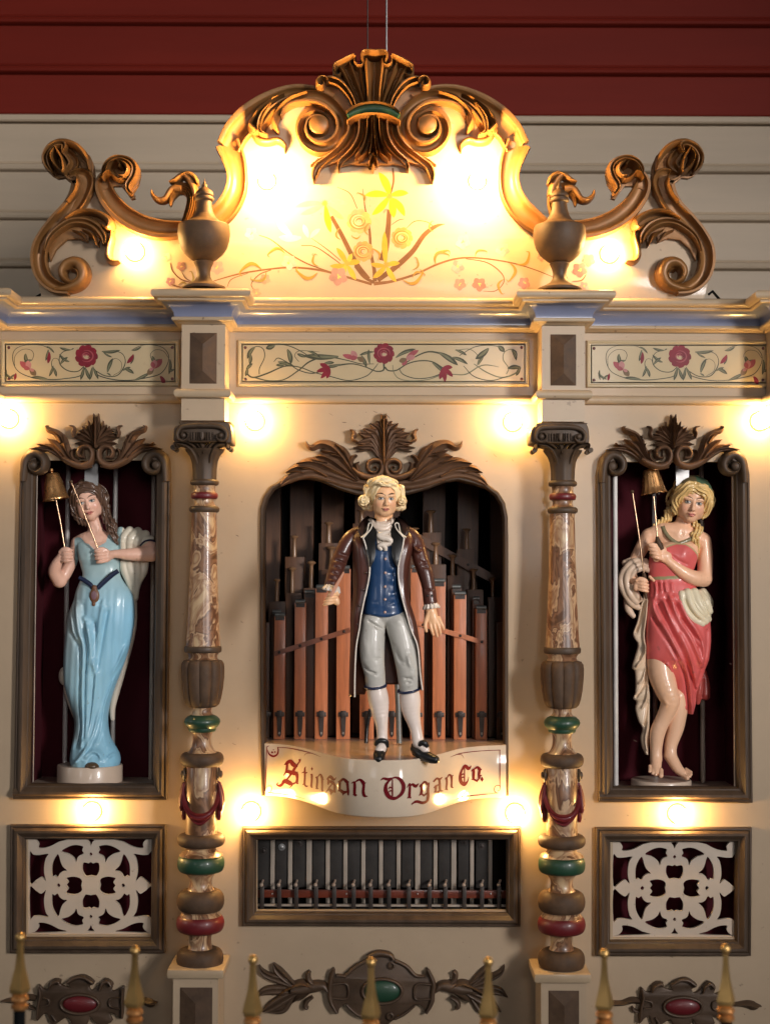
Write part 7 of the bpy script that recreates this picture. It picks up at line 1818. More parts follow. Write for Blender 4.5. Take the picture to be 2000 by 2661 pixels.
for q in ():
    for t in (-.045, 0, .045):
        hf.append(([tuple(hd2.p(q * .04, -.36 + t, .3)[:2]), tuple(hd2.p(q * .18, -.33 + t, .3)[:2]), tuple(hd2.p(q * (.30 + t), -.17 + t * .5, .3)[:2]), tuple(hd2.p(q * (.37 + t), .02, .2)[:2]), tuple(hd2.p(q * (.36 + t), .20, .1)[:2])], 1.9, -3.4))
for pts in ([(1150, 930), (1230, 1020), (1240, 1060)], [(1140, 1080), (1170, 1140), (1190, 1230)], [(1190, 1050), (1150, 1120), (1200, 1240), (1220, 1330)], [(640, 930), (760, 880)], [(660, 960), (780, 900)], [(760, 560), (790, 680)], [(800, 600), (820, 720)]):
    hf.append((R1(pts), 2.0, -3.2))
FR.field('hair', f, (.74, .50, .20), hf, post=waves(hd2, .075, 2.0))
f = Field((1700, 1210, -80), (1860, 1300, 50), 1.5)
f.ell(hd2.p(.0, -.24, -.10), (.46 * H2, .40 * H2, .46 * H2), 2, hd2.R)
f.ell(hd2.p(0, .10, .30), (.70 * H2, .46 * H2, .62 * H2), 3, hd2.R, True)
FR.field('headscarf', f, lambda V: np.where(((V[:, 0] < 1800))[:, None], (.16, .12, .06), (.09, .15, .085)), [(R1([(900, 260), (1000, 200), (1100, 180)]), 2.5, -3), (R1([(860, 330), (960, 250), (1080, 220)]), 2.5, -3)])
# dress body
rows = [(1408, 1722, 1804, -2, 26), (1416, 1706, 1812, 2, 32), (1430, 1692, 1812, 4, 36), (1445, 1686, 1811, 5, 38), (1470, 1683, 1804, 4, 37), (1490, 1683, 1798, 2, 34), (1506, 1683, 1796, 1, 33), (1525, 1682, 1806, 2, 36), (1550, 1679, 1822, 2, 41), (1580, 1678, 1834, 2, 45), (1610, 1678, 1842, 2, 48),
        (1660, 1677, 1845, 2, 49), (1705, 1677, 1841, 2, 47), (1722, 1686, 1837, 0, 44), (1740, 1712, 1831, -4, 38), (1770, 1745, 1822, -6, 32), (1800, 1756, 1810, -6, 26), (1830, 1768, 1806, -4, 20), (1855, 1784, 1800, -2, 12)]
V, Q, cap = loft(rows, 150, 1.8)
fd = [([(560, 60), (620, 200), (720, 400), (860, 700), (940, 980)], 5, 8), ([(520, 100), (600, 300), (720, 560), (860, 860), (960, 1100)], 4, -9), ([(450, 60), (520, 260), (640, 480), (760, 700), (860, 950), (890, 1250)], 5.5, 8), ([(460, 250), (560, 450), (700, 680), (820, 900), (870, 1200), (880, 1450)], 4, -8),
      ([(650, 20), (700, 200), (800, 380), (900, 560), (1000, 800)], 5, 8), ([(700, 100), (760, 280), (880, 460), (960, 620)], 4, -9), ([(740, 60), (820, 260), (920, 400), (1010, 600), (1010, 850)], 4.5, 7), ([(760, 260), (880, 420), (1000, 560)], 3.5, -6), ([(600, 60), (660, 260), (760, 460)], 3.5, -7), ([(480, 100), (500, 200), (560, 330)], 3.5, -6),
      ([(500, 330), (620, 560), (740, 780)], 5, 5), ([(1060, 380), (1060, 600), (1010, 850), (960, 1050)], 5, -5), ([(640, 0), (640, 100)], 3, 4), ([(690, 0), (720, 120)], 3, 5), ([(900, 1200), (915, 1500)], 4, 5), ([(960, 1150), (965, 1450)], 4, 4), ([(590, 760), (660, 850), (720, 1050), (770, 1180), (860, 1310)], 4, 6)]
fd = [(R2(a), w, b) for a, w, b in fd] + [(R1([(800, 1360), (900, 1400)]), 19, 12), (R1([(1050, 1400), (1120, 1480)]), 17, 10), (R1([(770, 1400), (900, 1500), (1050, 1560)]), 3, -3), (R1([(560, 1820), (570, 1950), (540, 2100)]), 3, 4), (R1([(640, 1810), (650, 1960)]), 2.6, 4), (R1([(700, 1810), (720, 1980)]), 2.6, 4), (R1([(600, 1810), (600, 1990)]), 2.6, -4), (R1([(670, 1810), (690, 2000)]), 2.6, -4), (R1([(790, 1810), (810, 1980)]), 3, 4)]
N = normals(V, Q); N = N if N[np.argmax(V[:, 2]), 2] > 0 else -N
V = folds(V, N, fd)
bust = R1([(480, 1000), (480, 1420), (600, 1380), (700, 1300), (760, 1270), (880, 1232), (1000, 1240), (1110, 1300), (1200, 1390), (1245, 1490), (1400, 1480), (1400, 1000)])
bust2 = R1([(480, 1000), (480, 1440), (600, 1400), (700, 1318), (760, 1290), (880, 1252), (1000, 1260), (1100, 1318), (1190, 1408), (1225, 1500), (1400, 1500), (1400, 1000)])
def colC(V):
    C = np.tile((.66, .115, .105), (len(V), 1)); t = (.5 + .5 * np.sin(V[:, 0] * .11 + V[:, 1] * .05))[:, None] * .25
    C = C * (1 - t) + np.array((.66, .15, .15)) * t
    C[inpoly(V, bust2)] = (.45, .38, .19); C[inpoly(V, bust)] = SKIN_R
    w = (np.abs(V[:, 1] - (r1(0, 1768)[1] - (V[:, 0] - 1683) * .05)) < 4.2); C[w] = (.30, .27, .13)
    return C
orient('dress', FR, V, Q, colC, cap)
# legs and feet
f = Field((1650, 1690, -50), (1820, 2035, 75), 1.5)
f.chain([(*r2(560, 680), 4, 33), (*r2(580, 900), 8, 34), (*r2(630, 1080), 16, 29), (*r2(665, 1210), 18, 24), (*r2(600, 1380), 12, 20), (*r2(535, 1540), 10, 20), (*r2(520, 1700), 10, 16), (*r2(515, 1830), 14, 15)], 3)
f.chain([(*r2(515, 1830), 14, 15), (*r2(500, 1920), 30, 14), (*r2(490, 1965), 44, 10)], 4)
for i, (x, y, z, r) in enumerate(((420, 1950, 48, 4.2), (450, 1968, 52, 4.4), (482, 1982, 55, 4.6), (535, 1992, 58, 6.4))):
    f.chain([(*r2(x + 12, y - 50), z - 16, r), (*r2(x, y), z, r)], 1.2)
f.chain([(*r2(770, 1150), -6, 27), (*r2(770, 1320), -4, 24), (*r2(740, 1500), -4, 22), (*r2(690, 1680), -2, 17), (*r2(680, 1800), 2, 16)], 3)
f.chain([(*r2(680, 1800), 2, 16), (*r2(740, 1920), 18, 14), (*r2(800, 1985), 30, 10)], 4)
for i, (x, y, z, r) in enumerate(((830, 2025, 46, 6.0), (862, 2008, 42, 4.4), (880, 1988, 38, 4.0), (885, 1968, 32, 3.6))):
    f.chain([(*r2(x - 45, y - 30), z - 14, r), (*r2(x, y), z, r)], 1.2)
FR.field('legs', f, (.80, .49, .31), [(R2([(455, 1080), (480, 1130), (492, 1180)]), 4, -3), (R2([(560, 1150), (640, 1250)]), 5, 2)])
# coral tail behind, cream sash, long cream drape, sleeve roll
f = Field((1790, 1730, -60), (1860, 1850, 20), 1.6)
f.chain([(*r2(1050, 880), -26, 12), (*r2(1080, 1020), -24, 14), (*r2(1075, 1130), -20, 15)], 3); f.chain([(*r2(1030, 1000), -18, 12), (*r2(1010, 1120), -16, 11), (*r2(1000, 1220), -16, 6)], 3); f.ell((*r2(1095, 1165), -18), (9, 7, 9), 3)
FR.field('dress_tail', f, (.42, .07, .055), [(R2([(1060, 950), (1040, 1180)]), 3, -5)])
f = Field((1740, 1490, -60), (1865, 1640, 60), 1.5)
for pts in ([(775, 10, 40, 9), (800, 150, 44, 10), (880, 270, 44, 10), (1000, 340, 36, 9)], [(840, 0, 38, 12), (870, 110, 44, 12), (950, 230, 44, 12), (1040, 310, 32, 10)], [(920, 0, 32, 13), (960, 100, 38, 14), (1030, 210, 36, 13), (1080, 290, 24, 9)], [(1000, 20, 8, 13), (1050, 100, 18, 13), (1095, 200, 16, 11)], [(1050, 0, -8, 12), (1110, 90, -2, 11), (1128, 150, -4, 7)], [(1090, 170, 4, 9), (1110, 240, 0, 7)]):
    f.chain([(*r2(a, b), z, r) for a, b, z, r in pts], 3)
FR.field('sash', f, (.76, .66, .46), [(R2([(800, 60), (860, 200), (960, 300)]), 2.6, -3.5), (R2([(880, 60), (930, 180), (1040, 290)]), 2.6, -3.5), (R2([(980, 60), (1040, 180), (1080, 270)]), 2.6, -3.5)])
dr = [(-10, 398, 440), (150, 350, 440), (300, 322, 438), (440, 278, 436), (500, 285, 436), (580, 322, 434), (720, 285, 434), (830, 262, 436), (880, 296, 440), (1010, 300, 446), (1110, 292, 452), (1170, 274, 456), (1215, 312, 458), (1290, 300, 458), (1420, 330, 452), (1500, 372, 448), (1600, 358, 446), (1700, 372, 446), (1790, 410, 444)]
rows = [(1540 + y / 4.253, 1580 + a / 4.253, 1580 + b / 4.253, -4 + 5 * math.sin(i * 1.4), 11) for i, (y, a, b) in enumerate(dr)]
V, Q, cap = loft(rows, 110, 1.8, 2.6)
N = normals(V, Q); N = N if N[np.argmax(V[:, 2]), 2] > 0 else -N
fd = [(R2(a), w, b) for a, w, b in (([(420, 60), (400, 260), (380, 480), (400, 700)], 3.2, 8), ([(390, 100), (350, 300), (300, 450)], 3, -7), ([(430, 300), (415, 560), (420, 800), (405, 1000)], 3, -6), ([(400, 560), (360, 720), (290, 830)], 3, 7), ([(380, 640), (330, 760)], 2.6, -7), ([(420, 800), (370, 960), (310, 1010)], 3, 6), ([(410, 980), (350, 1080), (290, 1165)], 3, -6), ([(430, 1000), (400, 1200), (350, 1290)], 3, 7), ([(440, 1200), (410, 1380), (380, 1480)], 3, -6), ([(430, 1400), (400, 1600), (420, 1760)], 3, 6))]
V = folds(V, N, fd)
orient('drape', FR, V, Q, (.74, .56, .39), cap)
f = Field((1600, 1440, -60), (1700, 1620, 50), 1.6)
for pts in ([(440, 1510, 0, 9), (280, 1510, 8, 10), (160, 1590, 10, 10), (80, 1720, 8, 9), (70, 1850, 8, 9), (130, 1990, 8, 10), (220, 2130, 6, 10), (330, 2200, 2, 8)], [(470, 1570, 2, 8), (330, 1560, 14, 9), (220, 1610, 18, 9), (150, 1720, 16, 9), (150, 1860, 16, 9), (200, 2000, 16, 10), (290, 2110, 10, 10)],
            [(480, 1640, 6, 7), (380, 1610, 20, 8), (270, 1650, 22, 8), (215, 1740, 18, 7)], [(230, 1890, 22, 8), (290, 2010, 18, 9), (340, 2080, 12, 8)], [(170, 2100, -4, 10), (190, 2230, -6, 10), (260, 2330, -6, 7)], [(230, 1500, -8, 10), (140, 1530, -8, 9)]):
    f.chain([(*r1(a, b), z, r) for a, b, z, r in pts], 2)
FR.field('sleeve_roll', f, (.68, .50, .36))
# plinth
zfr = wz(2052)
pb = W(1716, 2030, bd1); r_ = 78 * sc_at(1716, 2000, bd1)
MB().lathe([(r_ - 1.5, zfr + .5), (r_, zfr + 2), (r_, zfr + 15), (r_ - 2, zfr + 18), (1, zfr + 18)], pb.x, -bd1, 64, None, .98).build('plinth', 'plinth_paint', rootR, 40)
# bell and mallet
t, ax, b = bell(FR, r1(472, 130), r1(528, 500), 19, 33, 46, 'fluted golden hand bell raised by the woman in the coral dress', True)
w_ = FR.world(np.array([(*r1(520, 540), 46), (*r1(545, 850), 48), (*r1(570, 1150), 50), (*r1(580, 1200), 50), (*r1(600, 1330), 50)], float))
MB().tube([tuple(v) for v in w_[:3]], 2.4, 10).build('rod', 'brass_dull', t)
w2 = FR.world(np.array([(*r1(568, 1140), 50), (*r1(575, 1200), 50), (*r1(600, 1260), 50), (*r1(640, 1330), 48)], float))
MB().tube([tuple(v) for v in w2], [4, 7, 9, 7], 14).build('handle', 'urn_bronze', t)
MB().sphere(tuple(FR.world(np.array([(*r1(575, 500), 62)], float))[0]), 4, 12, 8).build('clapper', 'iron', t)
mallet(FR, [(*r1(195, 470), 52), (*r1(260, 880), 52), (*r1(320, 1300), 50), (*r1(370, 1680), 48)], 'thin mallet held low by the woman in the coral dress', 50,
       [(*r1(368, 1680), 48), (*r1(380, 1740), 46), (*r1(395, 1900), 36), (*r1(415, 2070), 40)])
# ------------------------------------------------------------------ statue of the man in the brown coat
def M1(L, s=4.891, ox=820, oy=1230): return [(ox + p[0] / s, oy + p[1] / s) + tuple(p[2:]) for p in L]
def M2(L, s=4.891, ox=820, oy=1580): return [(ox + p[0] / s, oy + p[1] / s) + tuple(p[2:]) for p in L]
bd2 = 300.0
b2 = W(1040, 1968, bd2)
rootM = thing('statue', (b2.x, -bd2, SZ1), 'glossy painted statue of a man in white wig, brown tailcoat and blue waistcoat', 'statue', 'statues of the organ')
FM = Fig(rootM, bd2)
m1 = lambda x, y: M1([(x, y)])[0]
m2 = lambda x, y: M2([(x, y)])[0]
SKIN_M = (0.86, 0.50, 0.27)
hd3 = Head((*m1(872, 318), 4), 97, 1, 9, 4, True)
f = Field((955, 1225, -70), (1050, 1400, 70), 1.15)
hd3.build(f)
f.chain([(*m1(870, 480), -10, 23), (*m1(860, 620), -10, 24), (*m1(860, 760), -10, 26)], 5)
def colM(V):
    C = np.tile(SKIN_M, (len(V), 1)); return hd3.paint(V, C, (.03, .05, .07), (.10, .05, .025), (.50, .16, .12), (.74, .30, .18))
FM.field('head', f, colM)
# hands
f = Field((822, 1485, -10), (905, 1600, 110), 1.2)
grip(f, m1(180, 1600), (.42, -1), (.8, -.15), 12.5, 56, thumb=-1)
f.chain([(*m1(235, 1480), 40, 11), (*m1(225, 1560), 50, 12)], 3)
FM.field('hand', f, SKIN_M)
f = Field((1085, 1560, -40), (1165, 1670, 50), 1.1)
f.chain([(*m1(1460, 1680), 2, 13), (*m1(1470, 1760), 4, 13)], 3)
f.chain([(*m2(1460, 30), 6, 13), (*m2(1480, 100), 8, 14), (*m2(1500, 170), 8, 13)], 4, 3, .6)
for pts in ([(1440, 60, 8, 8), (1400, 160, 10, 6), (1390, 230, 12, 5), (1402, 290, 12, 4)], [(1450, 160, 8, 6), (1460, 230, 10, 5), (1475, 290, 10, 4.4), (1490, 335, 8, 3.6)], [(1490, 170, 9, 6), (1510, 240, 11, 5), (1528, 300, 11, 4.4), (1542, 355, 9, 3.6)], [(1530, 160, 8, 6), (1560, 230, 10, 4.8), (1575, 285, 10, 4.2), (1580, 328, 8, 3.4)], [(1560, 130, 6, 5.5), (1590, 190, 8, 4.4), (1612, 235, 8, 3.8), (1622, 268, 6, 3.2)]):
    f.chain([(*m2(a, b), z, r) for a, b, z, r in pts], 1.0)
FM.field('hand', f, SKIN_M)
# wig
H3 = 97
f = Field((915, 1225, -80), (1070, 1345, 70), 1.3)
f.ell(hd3.p(0, -.15, -.10), (.435 * H3, .43 * H3, .47 * H3), 2, hd3.R)
f.ell(hd3.p(0, .15, .46), (.345 * H3, .52 * H3, .46 * H3), 2, hd3.R, True)
f.chain([(*m1(720, 130), 30, 6), (*m1(770, 118), 38, 7), (*m1(830, 138), 42, 6), (*m1(890, 165), 43, 5), (*m1(960, 150), 40, 6), (*m1(1005, 130), 34, 6)], 3)
f.chain([(*m1(700, 130), 22, 10), (*m1(850, 90), 30, 12), (*m1(1000, 130), 24, 10)], 4)
for s, cxx, r in ((-1, 610, 15), (1, 1095, 12.5)):
    x0_ = cxx
    f.chain([(*m1(x0_, 350), -26, r), (*m1(x0_, 350), 14, r)], 4)
    f.chain([(*m1(870 + s * 215, 190), 6, 10), (*m1(870 + s * 218, 260), 4, 9), (*m1(870 + s * 222, 330), 4, 8.5)], 4)
    f.chain([(*m1(870 + s * 175, 420), -16, 12), (*m1(870 + s * 230, 420), -14, 11)], 5)
hf = []
for cxx, sgn, r in ((610, 1, 1.0), (1095, -1, .85)):
    pts = [(cxx + sgn * a * math.cos(b), 350 + a * math.sin(b)) for a, b in zip(np.linspace(68 * r, 10, 16), np.linspace(-1.2, 9.5, 16))]
    hf.append((M1(pts), 1.7, -4.0))
for pts in ([(640, 180), (600, 240), (640, 290)], [(660, 220), (650, 270), (670, 320)], [(700, 100), (620, 180)], [(760, 80), (680, 140), (640, 220)], [(1040, 180), (1080, 240), (1070, 300)], [(1000, 110), (1080, 180)], [(820, 110), (850, 150), (900, 170)], [(760, 150), (800, 110), (840, 110)], [(1060, 400), (1120, 420)], [(570, 420), (640, 440)], [(940, 90), (1000, 110), (1040, 150)]):
    hf.append((M1(pts), 1.9, -3.0))
FM.field('wig', f, (.84, .66, .38), hf, post=waves(hd3, .10, .9, 1.5, 4))
# waistcoat
rows = [(m1(0, 600)[1], m1(760, 0)[0], m1(980, 0)[0], -14, 20), (m1(0, 700)[1], m1(700, 0)[0], m1(1040, 0)[0], -12, 28), (m1(0, 850)[1], m1(660, 0)[0], m1(1080, 0)[0], -8, 36), (m1(0, 1050)[1], m1(640, 0)[0], m1(1080, 0)[0], -4, 41), (m1(0, 1250)[1], m1(640, 0)[0], m1(1075, 0)[0], -4, 39), (m1(0, 1450)[1], m1(630, 0)[0], m1(1080, 0)[0], -4, 38), (m1(0, 1650)[1], m1(605, 0)[0], m1(1110, 0)[0], -4, 43), (m1(0, 1770)[1], m1(592, 0)[0], m1(1125, 0)[0], -2, 46), (m1(0, 1800)[1], m1(640, 0)[0], m1(1080, 0)[0], -2, 46), (m1(0, 1822)[1], m1(760, 0)[0], m1(980, 0)[0], 0, 43)]
V, Q, cap = loft(rows, 120, 2.0, 2.5)
fd = [(M1([(860, 1010), (855, 1400), (850, 1790)]), 1.6, -2.5), (M1([(960, 1150), (1010, 1300), (960, 1420)]), 8, 3), (M1([(900, 1260), (1030, 1280)]), 5, -2.5), (M1([(920, 1540), (1040, 1520)]), 5, -2.5), (M1([(930, 1650), (1060, 1640)]), 6, 2.5), (M1([(720, 1300), (800, 1290)]), 6, -1.5), (M1([(700, 1640), (820, 1660)]), 6, -1.5), (M1([(930, 1350), (1030, 1400)]), 6, 3)]
N = normals(V, Q); N = N if N[np.argmax(V[:, 2]), 2] > 0 else -N
V = folds(V, N, fd)
orient('waistcoat', FM, V, Q, (.016, .052, .135), cap)
for y in (1090, 1265, 1440, 1600, 1760):
    x = 888 - (y - 1090) * .01
    i = np.argmin((V[:, 0] - m1(x, y)[0]) ** 2 + (V[:, 1] - m1(x, y)[1]) ** 2 + (V[:, 2] < 0) * 1e4)
    FM.ball('button', (*m1(x, y), V[i, 2] + .6), 3.2, (.62, .40, .32), sq=(1, .6, 1))
# cravat and jabot
CRV = (.74, .60, .48)
FM.strokes('cravat', [(M1([(680, 575, 5, 1, -8), (720, 620, 6, 1, 2), (800, 660, 7, 1, 8), (880, 670, 7, 1, 10), (950, 630, 6, 1, 6), (985, 570, 5, 1, -6)]), ROUND, 6, 12), (M1([(700, 620, 5, 1, -4), (780, 690, 7, 1, 8), (870, 710, 7, 1, 10), (960, 660, 6, 1, 4)]), ROUND, 6, 14), (M1([(720, 660, 5, 1, 0), (800, 720, 7, 1, 8), (900, 740, 6, 1, 10), (970, 700, 5, 1, 4)]), ROUND, 6, 13), (M1([(690, 590, 6, 1, -14), (760, 640, 8, 1, 0), (860, 650, 8, 1, 4), (980, 590, 6, 1, -10)]), ROUND, 8, 8)], CRV)
FM.strokes('jabot', [(M1([(860, 730, 18, 1, 0), (868, 850, 20, 1, 2), (872, 990, 20, 1, 0)]), REED, 10, 22), (M1([(940, 740, 4, 1, 0), (870, 770, 8, 1, 2), (815, 790, 9, 1, 2), (840, 820, 8, 1, 4), (920, 835, 8, 1, 4), (960, 880, 7, 1, 2), (920, 905, 6, 1, 2), (850, 910, 7, 1, 4), (810, 935, 7, 1, 2), (840, 980, 5, 1, 0)]), ROUND, 9, 32), (M1([(790, 930, 4, 1, 0), (830, 915, 5, 1, 2), (880, 940, 6, 1, 3), (890, 990, 5, 1, 0)]), ROUND, 8, 34)], (.70, .60, .50))
# coat: sleeves and shoulders, then the open body with skirts
COAT = (.085, .026, .017)
def colCoat(V):
    t = (.5 + .5 * np.sin(V[:, 1] * .045 + V[:, 0] * .02))[:, None] * .35
    return np.array(COAT) * (1 - t) + np.array((.045, .020, .016)) * t
f = Field((820, 1350, -70), (1150, 1600, 70), 1.8)
f.chain([(*m1(640, 720), -14, 17), (*m1(500, 780), -14, 19), (*m1(410, 870), -10, 20), (*m1(330, 1030), -2, 20), (*m1(285, 1150), 6, 21), (*m1(240, 1290), 24, 19), (*m1(205, 1400), 38, 17)], 4)
f.chain([(*m1(1090, 720), -14, 17), (*m1(1220, 790), -14, 18), (*m1(1290, 900), -12, 19), (*m1(1330, 1080), -8, 21), (*m1(1390, 1260), -4, 20), (*m1(1430, 1440), 0, 17.5), (*m1(1450, 1640), 2, 16)], 4)
f.chain([(*m1(1440, 1500), 1, 18), (*m1(1455, 1640), 2, 18)], 1)
fl = [(M1(p), w, a) for p, w, a in (([(250, 1100), (340, 1130), (400, 1180)], 3, -5), ([(230, 1180), (330, 1220)], 3, -4), ([(210, 1260), (300, 1290)], 3, -4), ([(280, 1020), (420, 1060)], 4, -3), ([(180, 1330), (280, 1350)], 3, -3), ([(1230, 930), (1300, 990), (1330, 950)], 4, 5), ([(1250, 850), (1240, 960)], 3, 4), ([(1330, 1130), (1420, 1150)], 4, -4), ([(1340, 1180), (1440, 1200)], 3, -3), ([(1380, 1480), (1500, 1480)], 2, -3), ([(520, 880), (560, 1000)], 4, 4), ([(1100, 880), (1130, 980)], 4, 4))]
FM.field('sleeves', f, colCoat, fl)
# open coat body as a horseshoe section: left front edge, left side, back, right side, right front edge
CR = [  # y, front edge left x, z, side left x, side right x, front edge right x, z, back z
    (m1(0, 735)[1], 640, 8, 520, 1180, 1095, 8, -34), (m1(0, 830)[1], 607, 24, 460, 1240, 1120, 24, -40), (m1(0, 950)[1], 630, 36, 470, 1230, 1112, 36, -44), (m1(0, 1190)[1], 690, 41, 470, 1195, 1050, 41, -42), (m1(0, 1400)[1], 668, 41, 480, 1185, 1060, 41, -40),
    (m1(0, 1600)[1], 622, 42, 465, 1190, 1100, 42, -42), (m1(0, 1800)[1], 582, 44, 440, 1250, 1160, 44, -44), (m2(0, 250)[1], 560, 40, 440, 1290, 1205, 42, -48), (m2(0, 480)[1], 522, 34, 438, 1325, 1288, 40, -50), (m2(0, 800)[1], 504, 30, 428, 1345, 1318, 34, -52), (m2(0, 1000)[1], 500, 28, 424, 1358, 1345, 30, -52)]
R_ = cat(CR, 7); nb = 60; Vc = []
for (y, xf, zf_, xs, xr, xfr, zfr_, zb_) in R_:
    g = lambda x: 820 + x / 4.891
    pts = cat([(g(xf), zf_), (g(xs) + (g(xf) - g(xs)) * .35, zf_ * .8), (g(xs), 0), (g(xs) + 14, zb_ * .75), ((g(xs) + g(xr)) / 2, zb_), (g(xr) - 14, zb_ * .75), (g(xr), 0), (g(xr) + (g(xfr) - g(xr)) * .35, zfr_ * .8), (g(xfr), zfr_)], 8)
    P_ = np.array(pts); Pn = np.gradient(P_, axis=0); nn = np.stack([Pn[:, 1], -Pn[:, 0]], 1); nn /= np.linalg.norm(nn, axis=1)[:, None] + 1e-9
    c_ = np.array([(g(xs) + g(xr)) / 2, 0]); sg = np.sign(((P_ - c_) * nn).sum(1)); sg[sg == 0] = 1; nn *= sg[:, None]
    inn = P_ - nn * 3.0
    ring = np.concatenate([P_, inn[::-1]])
    Vc.append(np.stack([ring[:, 0], np.full(len(ring), y), ring[:, 1]], 1))
n_ = len(Vc[0]); m_ = len(Vc); V = np.concatenate(Vc)
# the left tail hangs lower than the back
lowm = V[:, 1] > m2(0, 900)[1]
V[:, 1] += np.clip((V[:, 1] - m2(0, 700)[1]) / 62, 0, 1) * np.where((V[:, 0] < m2(640, 0)[0]), 24, np.where(V[:, 0] > m2(1250, 0)[0], 7, -2))
i = np.arange(m_ - 1)[:, None] * n_; j = np.arange(n_)[None, :]; j2 = (j + 1) % n_
Q = np.stack([(i + j), (i + j2), (i + n_ + j2), (i + n_ + j)], -1).reshape(-1, 4)
V[:, 2] += 2.2 * np.sin(V[:, 0] * .30) * np.clip((V[:, 1] - 1560) / 200, 0, 1)
orient('coat_body', FM, V, Q, colCoat, (m_, n_))
LK = (.010, .009, .008)
for s in (0, 1):
    mm = (lambda x: x) if not s else (lambda x: 1727 - x)
    FM.strokes('lapel', [(M1([(mm(735), 570, 7, 1, -26), (mm(705), 700, 14, 1, -6), (mm(680), 830, 16, 1, 6), (mm(700), 950, 13, 1, 14), (mm(712), 1080, 8, 1, 18), (mm(696), 1190, 2, 1, 18)]), [(-1, 0), (-1, .8), (-.5, 1), (.5, 1), (1, .8), (1, 0)], 6, 26)], LK)
    FM.strokes('collar', [(M1([(mm(690), 560, 7, 1, -34), (mm(640), 640, 13, 1, -18), (mm(600), 730, 14, 1, -2), (mm(590), 815, 3, 1, 4)]), ROUND, 9, 20)], (.035, .016, .012))
    FM.tube('piping', cat([(*m1(mm(580), 822), 36), (*m1(mm(650), 760), 36), (*m1(mm(668), 680), 26), (*m1(mm(680), 640), 22), (*m1(mm(712), 638), 26), (*m1(mm(718), 670), 32), (*m1(mm(690), 730), 38), (*m1(mm(607), 828), 40)], 5), 1.5, (.78, .70, .58))
fe = [(a[0], a[1], a[2]) for a in CR]
g = lambda x: 820 + x / 4.891
lowl = [(g(607), m1(0, 828)[1], 40), (g(645), m1(0, 950)[1], 44), (g(690), m1(0, 1190)[1], 46), (g(668), m1(0, 1400)[1], 46), (g(622), m1(0, 1600)[1], 47), (g(580), m1(0, 1810)[1], 48), (g(560), m2(0, 250)[1], 44), (g(520), m2(0, 480)[1], 38), (g(503), m2(0, 800)[1], 34), (g(499), m2(0, 1120)[1], 31)]
lowr = [(g(1120), m1(0, 828)[1], 40), (g(1100), m1(0, 950)[1], 44), (g(1048), m1(0, 1190)[1], 46), (g(1058), m1(0, 1400)[1], 46), (g(1100), m1(0, 1600)[1], 47), (g(1160), m1(0, 1810)[1], 48), (g(1200), m2(0, 250)[1], 46), (g(1290), m2(0, 480)[1], 44), (g(1320), m2(0, 800)[1], 38), (g(1352), m2(0, 1030)[1], 34)]
for L in (lowl, lowr): FM.tube('piping', cat(L, 6), 1.7, (.82, .74, .64))
for x, y, z in ((645, 1265, 42), (610, 1480, 42), (560, 1680, 42)): FM.ball('button', (*m1(x, y), z), 3.6, (.05, .022, .016), sq=(1, .6, 1))
for x, y, z in ((530, 200, 40), (512, 355, 36)): FM.ball('button', (*m2(x, y), z), 2.6, (.05, .022, .016), sq=(1, .6, 1))
for x in (1420, 1475): FM.ball('button', (*m1(x, 1555), 19), 3.0, (.02, .015, .012), sq=(1, .6, 1))
# lace cuffs
def ruffle(name, c, ax, rad, z, n=11, w=9, col=(.70, .60, .50), tilt=.4):
    a = np.array(ax, float); a /= np.linalg.norm(a); b = np.array([-a[1], a[0]])
    f = Field((c[0] - 40, c[1] - 40, z - 45), (c[0] + 40, c[1] + 40, z + 45), 1.3)
    for i in range(n):
        t = 2 * math.pi * i / n; t2 = t + math.pi / n
        for tt, rr, q in ((t, rad, 3.6), (t2, rad * .84, 3.0)):
            p = lambda al, k: (c[0] + b[0] * rr * k * math.cos(tt) + a[0] * al, c[1] + b[1] * rr * k * math.cos(tt) + a[1] * al, z + rr * k * math.sin(tt) * .9 - al * tilt)
            f.chain([(*p(-w * .6, .75), q * .8), (*p(w * .4, 1.0), q)], 1.5)
    return FM.field(name, f, col)
ruffle('lace_cuff', m1(215, 1465), (-.25, 1), 21, 46, 12, 12, (.62, .56, .50), -.5)
ruffle('lace_cuff', m1(1465, 1690), (.12, 1), 20, 3, 12, 9)
stick = FM.world(np.array([(*m1(205, 1555), 66), (*m1(290, 1400), 74), (*m1(368, 1258), 82)], float))
tb = thing('baton', stick[0], 'pinkish wooden baton gripped in the raised hand of the wigged man', 'baton')
MB().tube([tuple(v) for v in stick], [5.0, 3.8, 2.0], 12).build('baton_stick', 'baton_wood', tb)
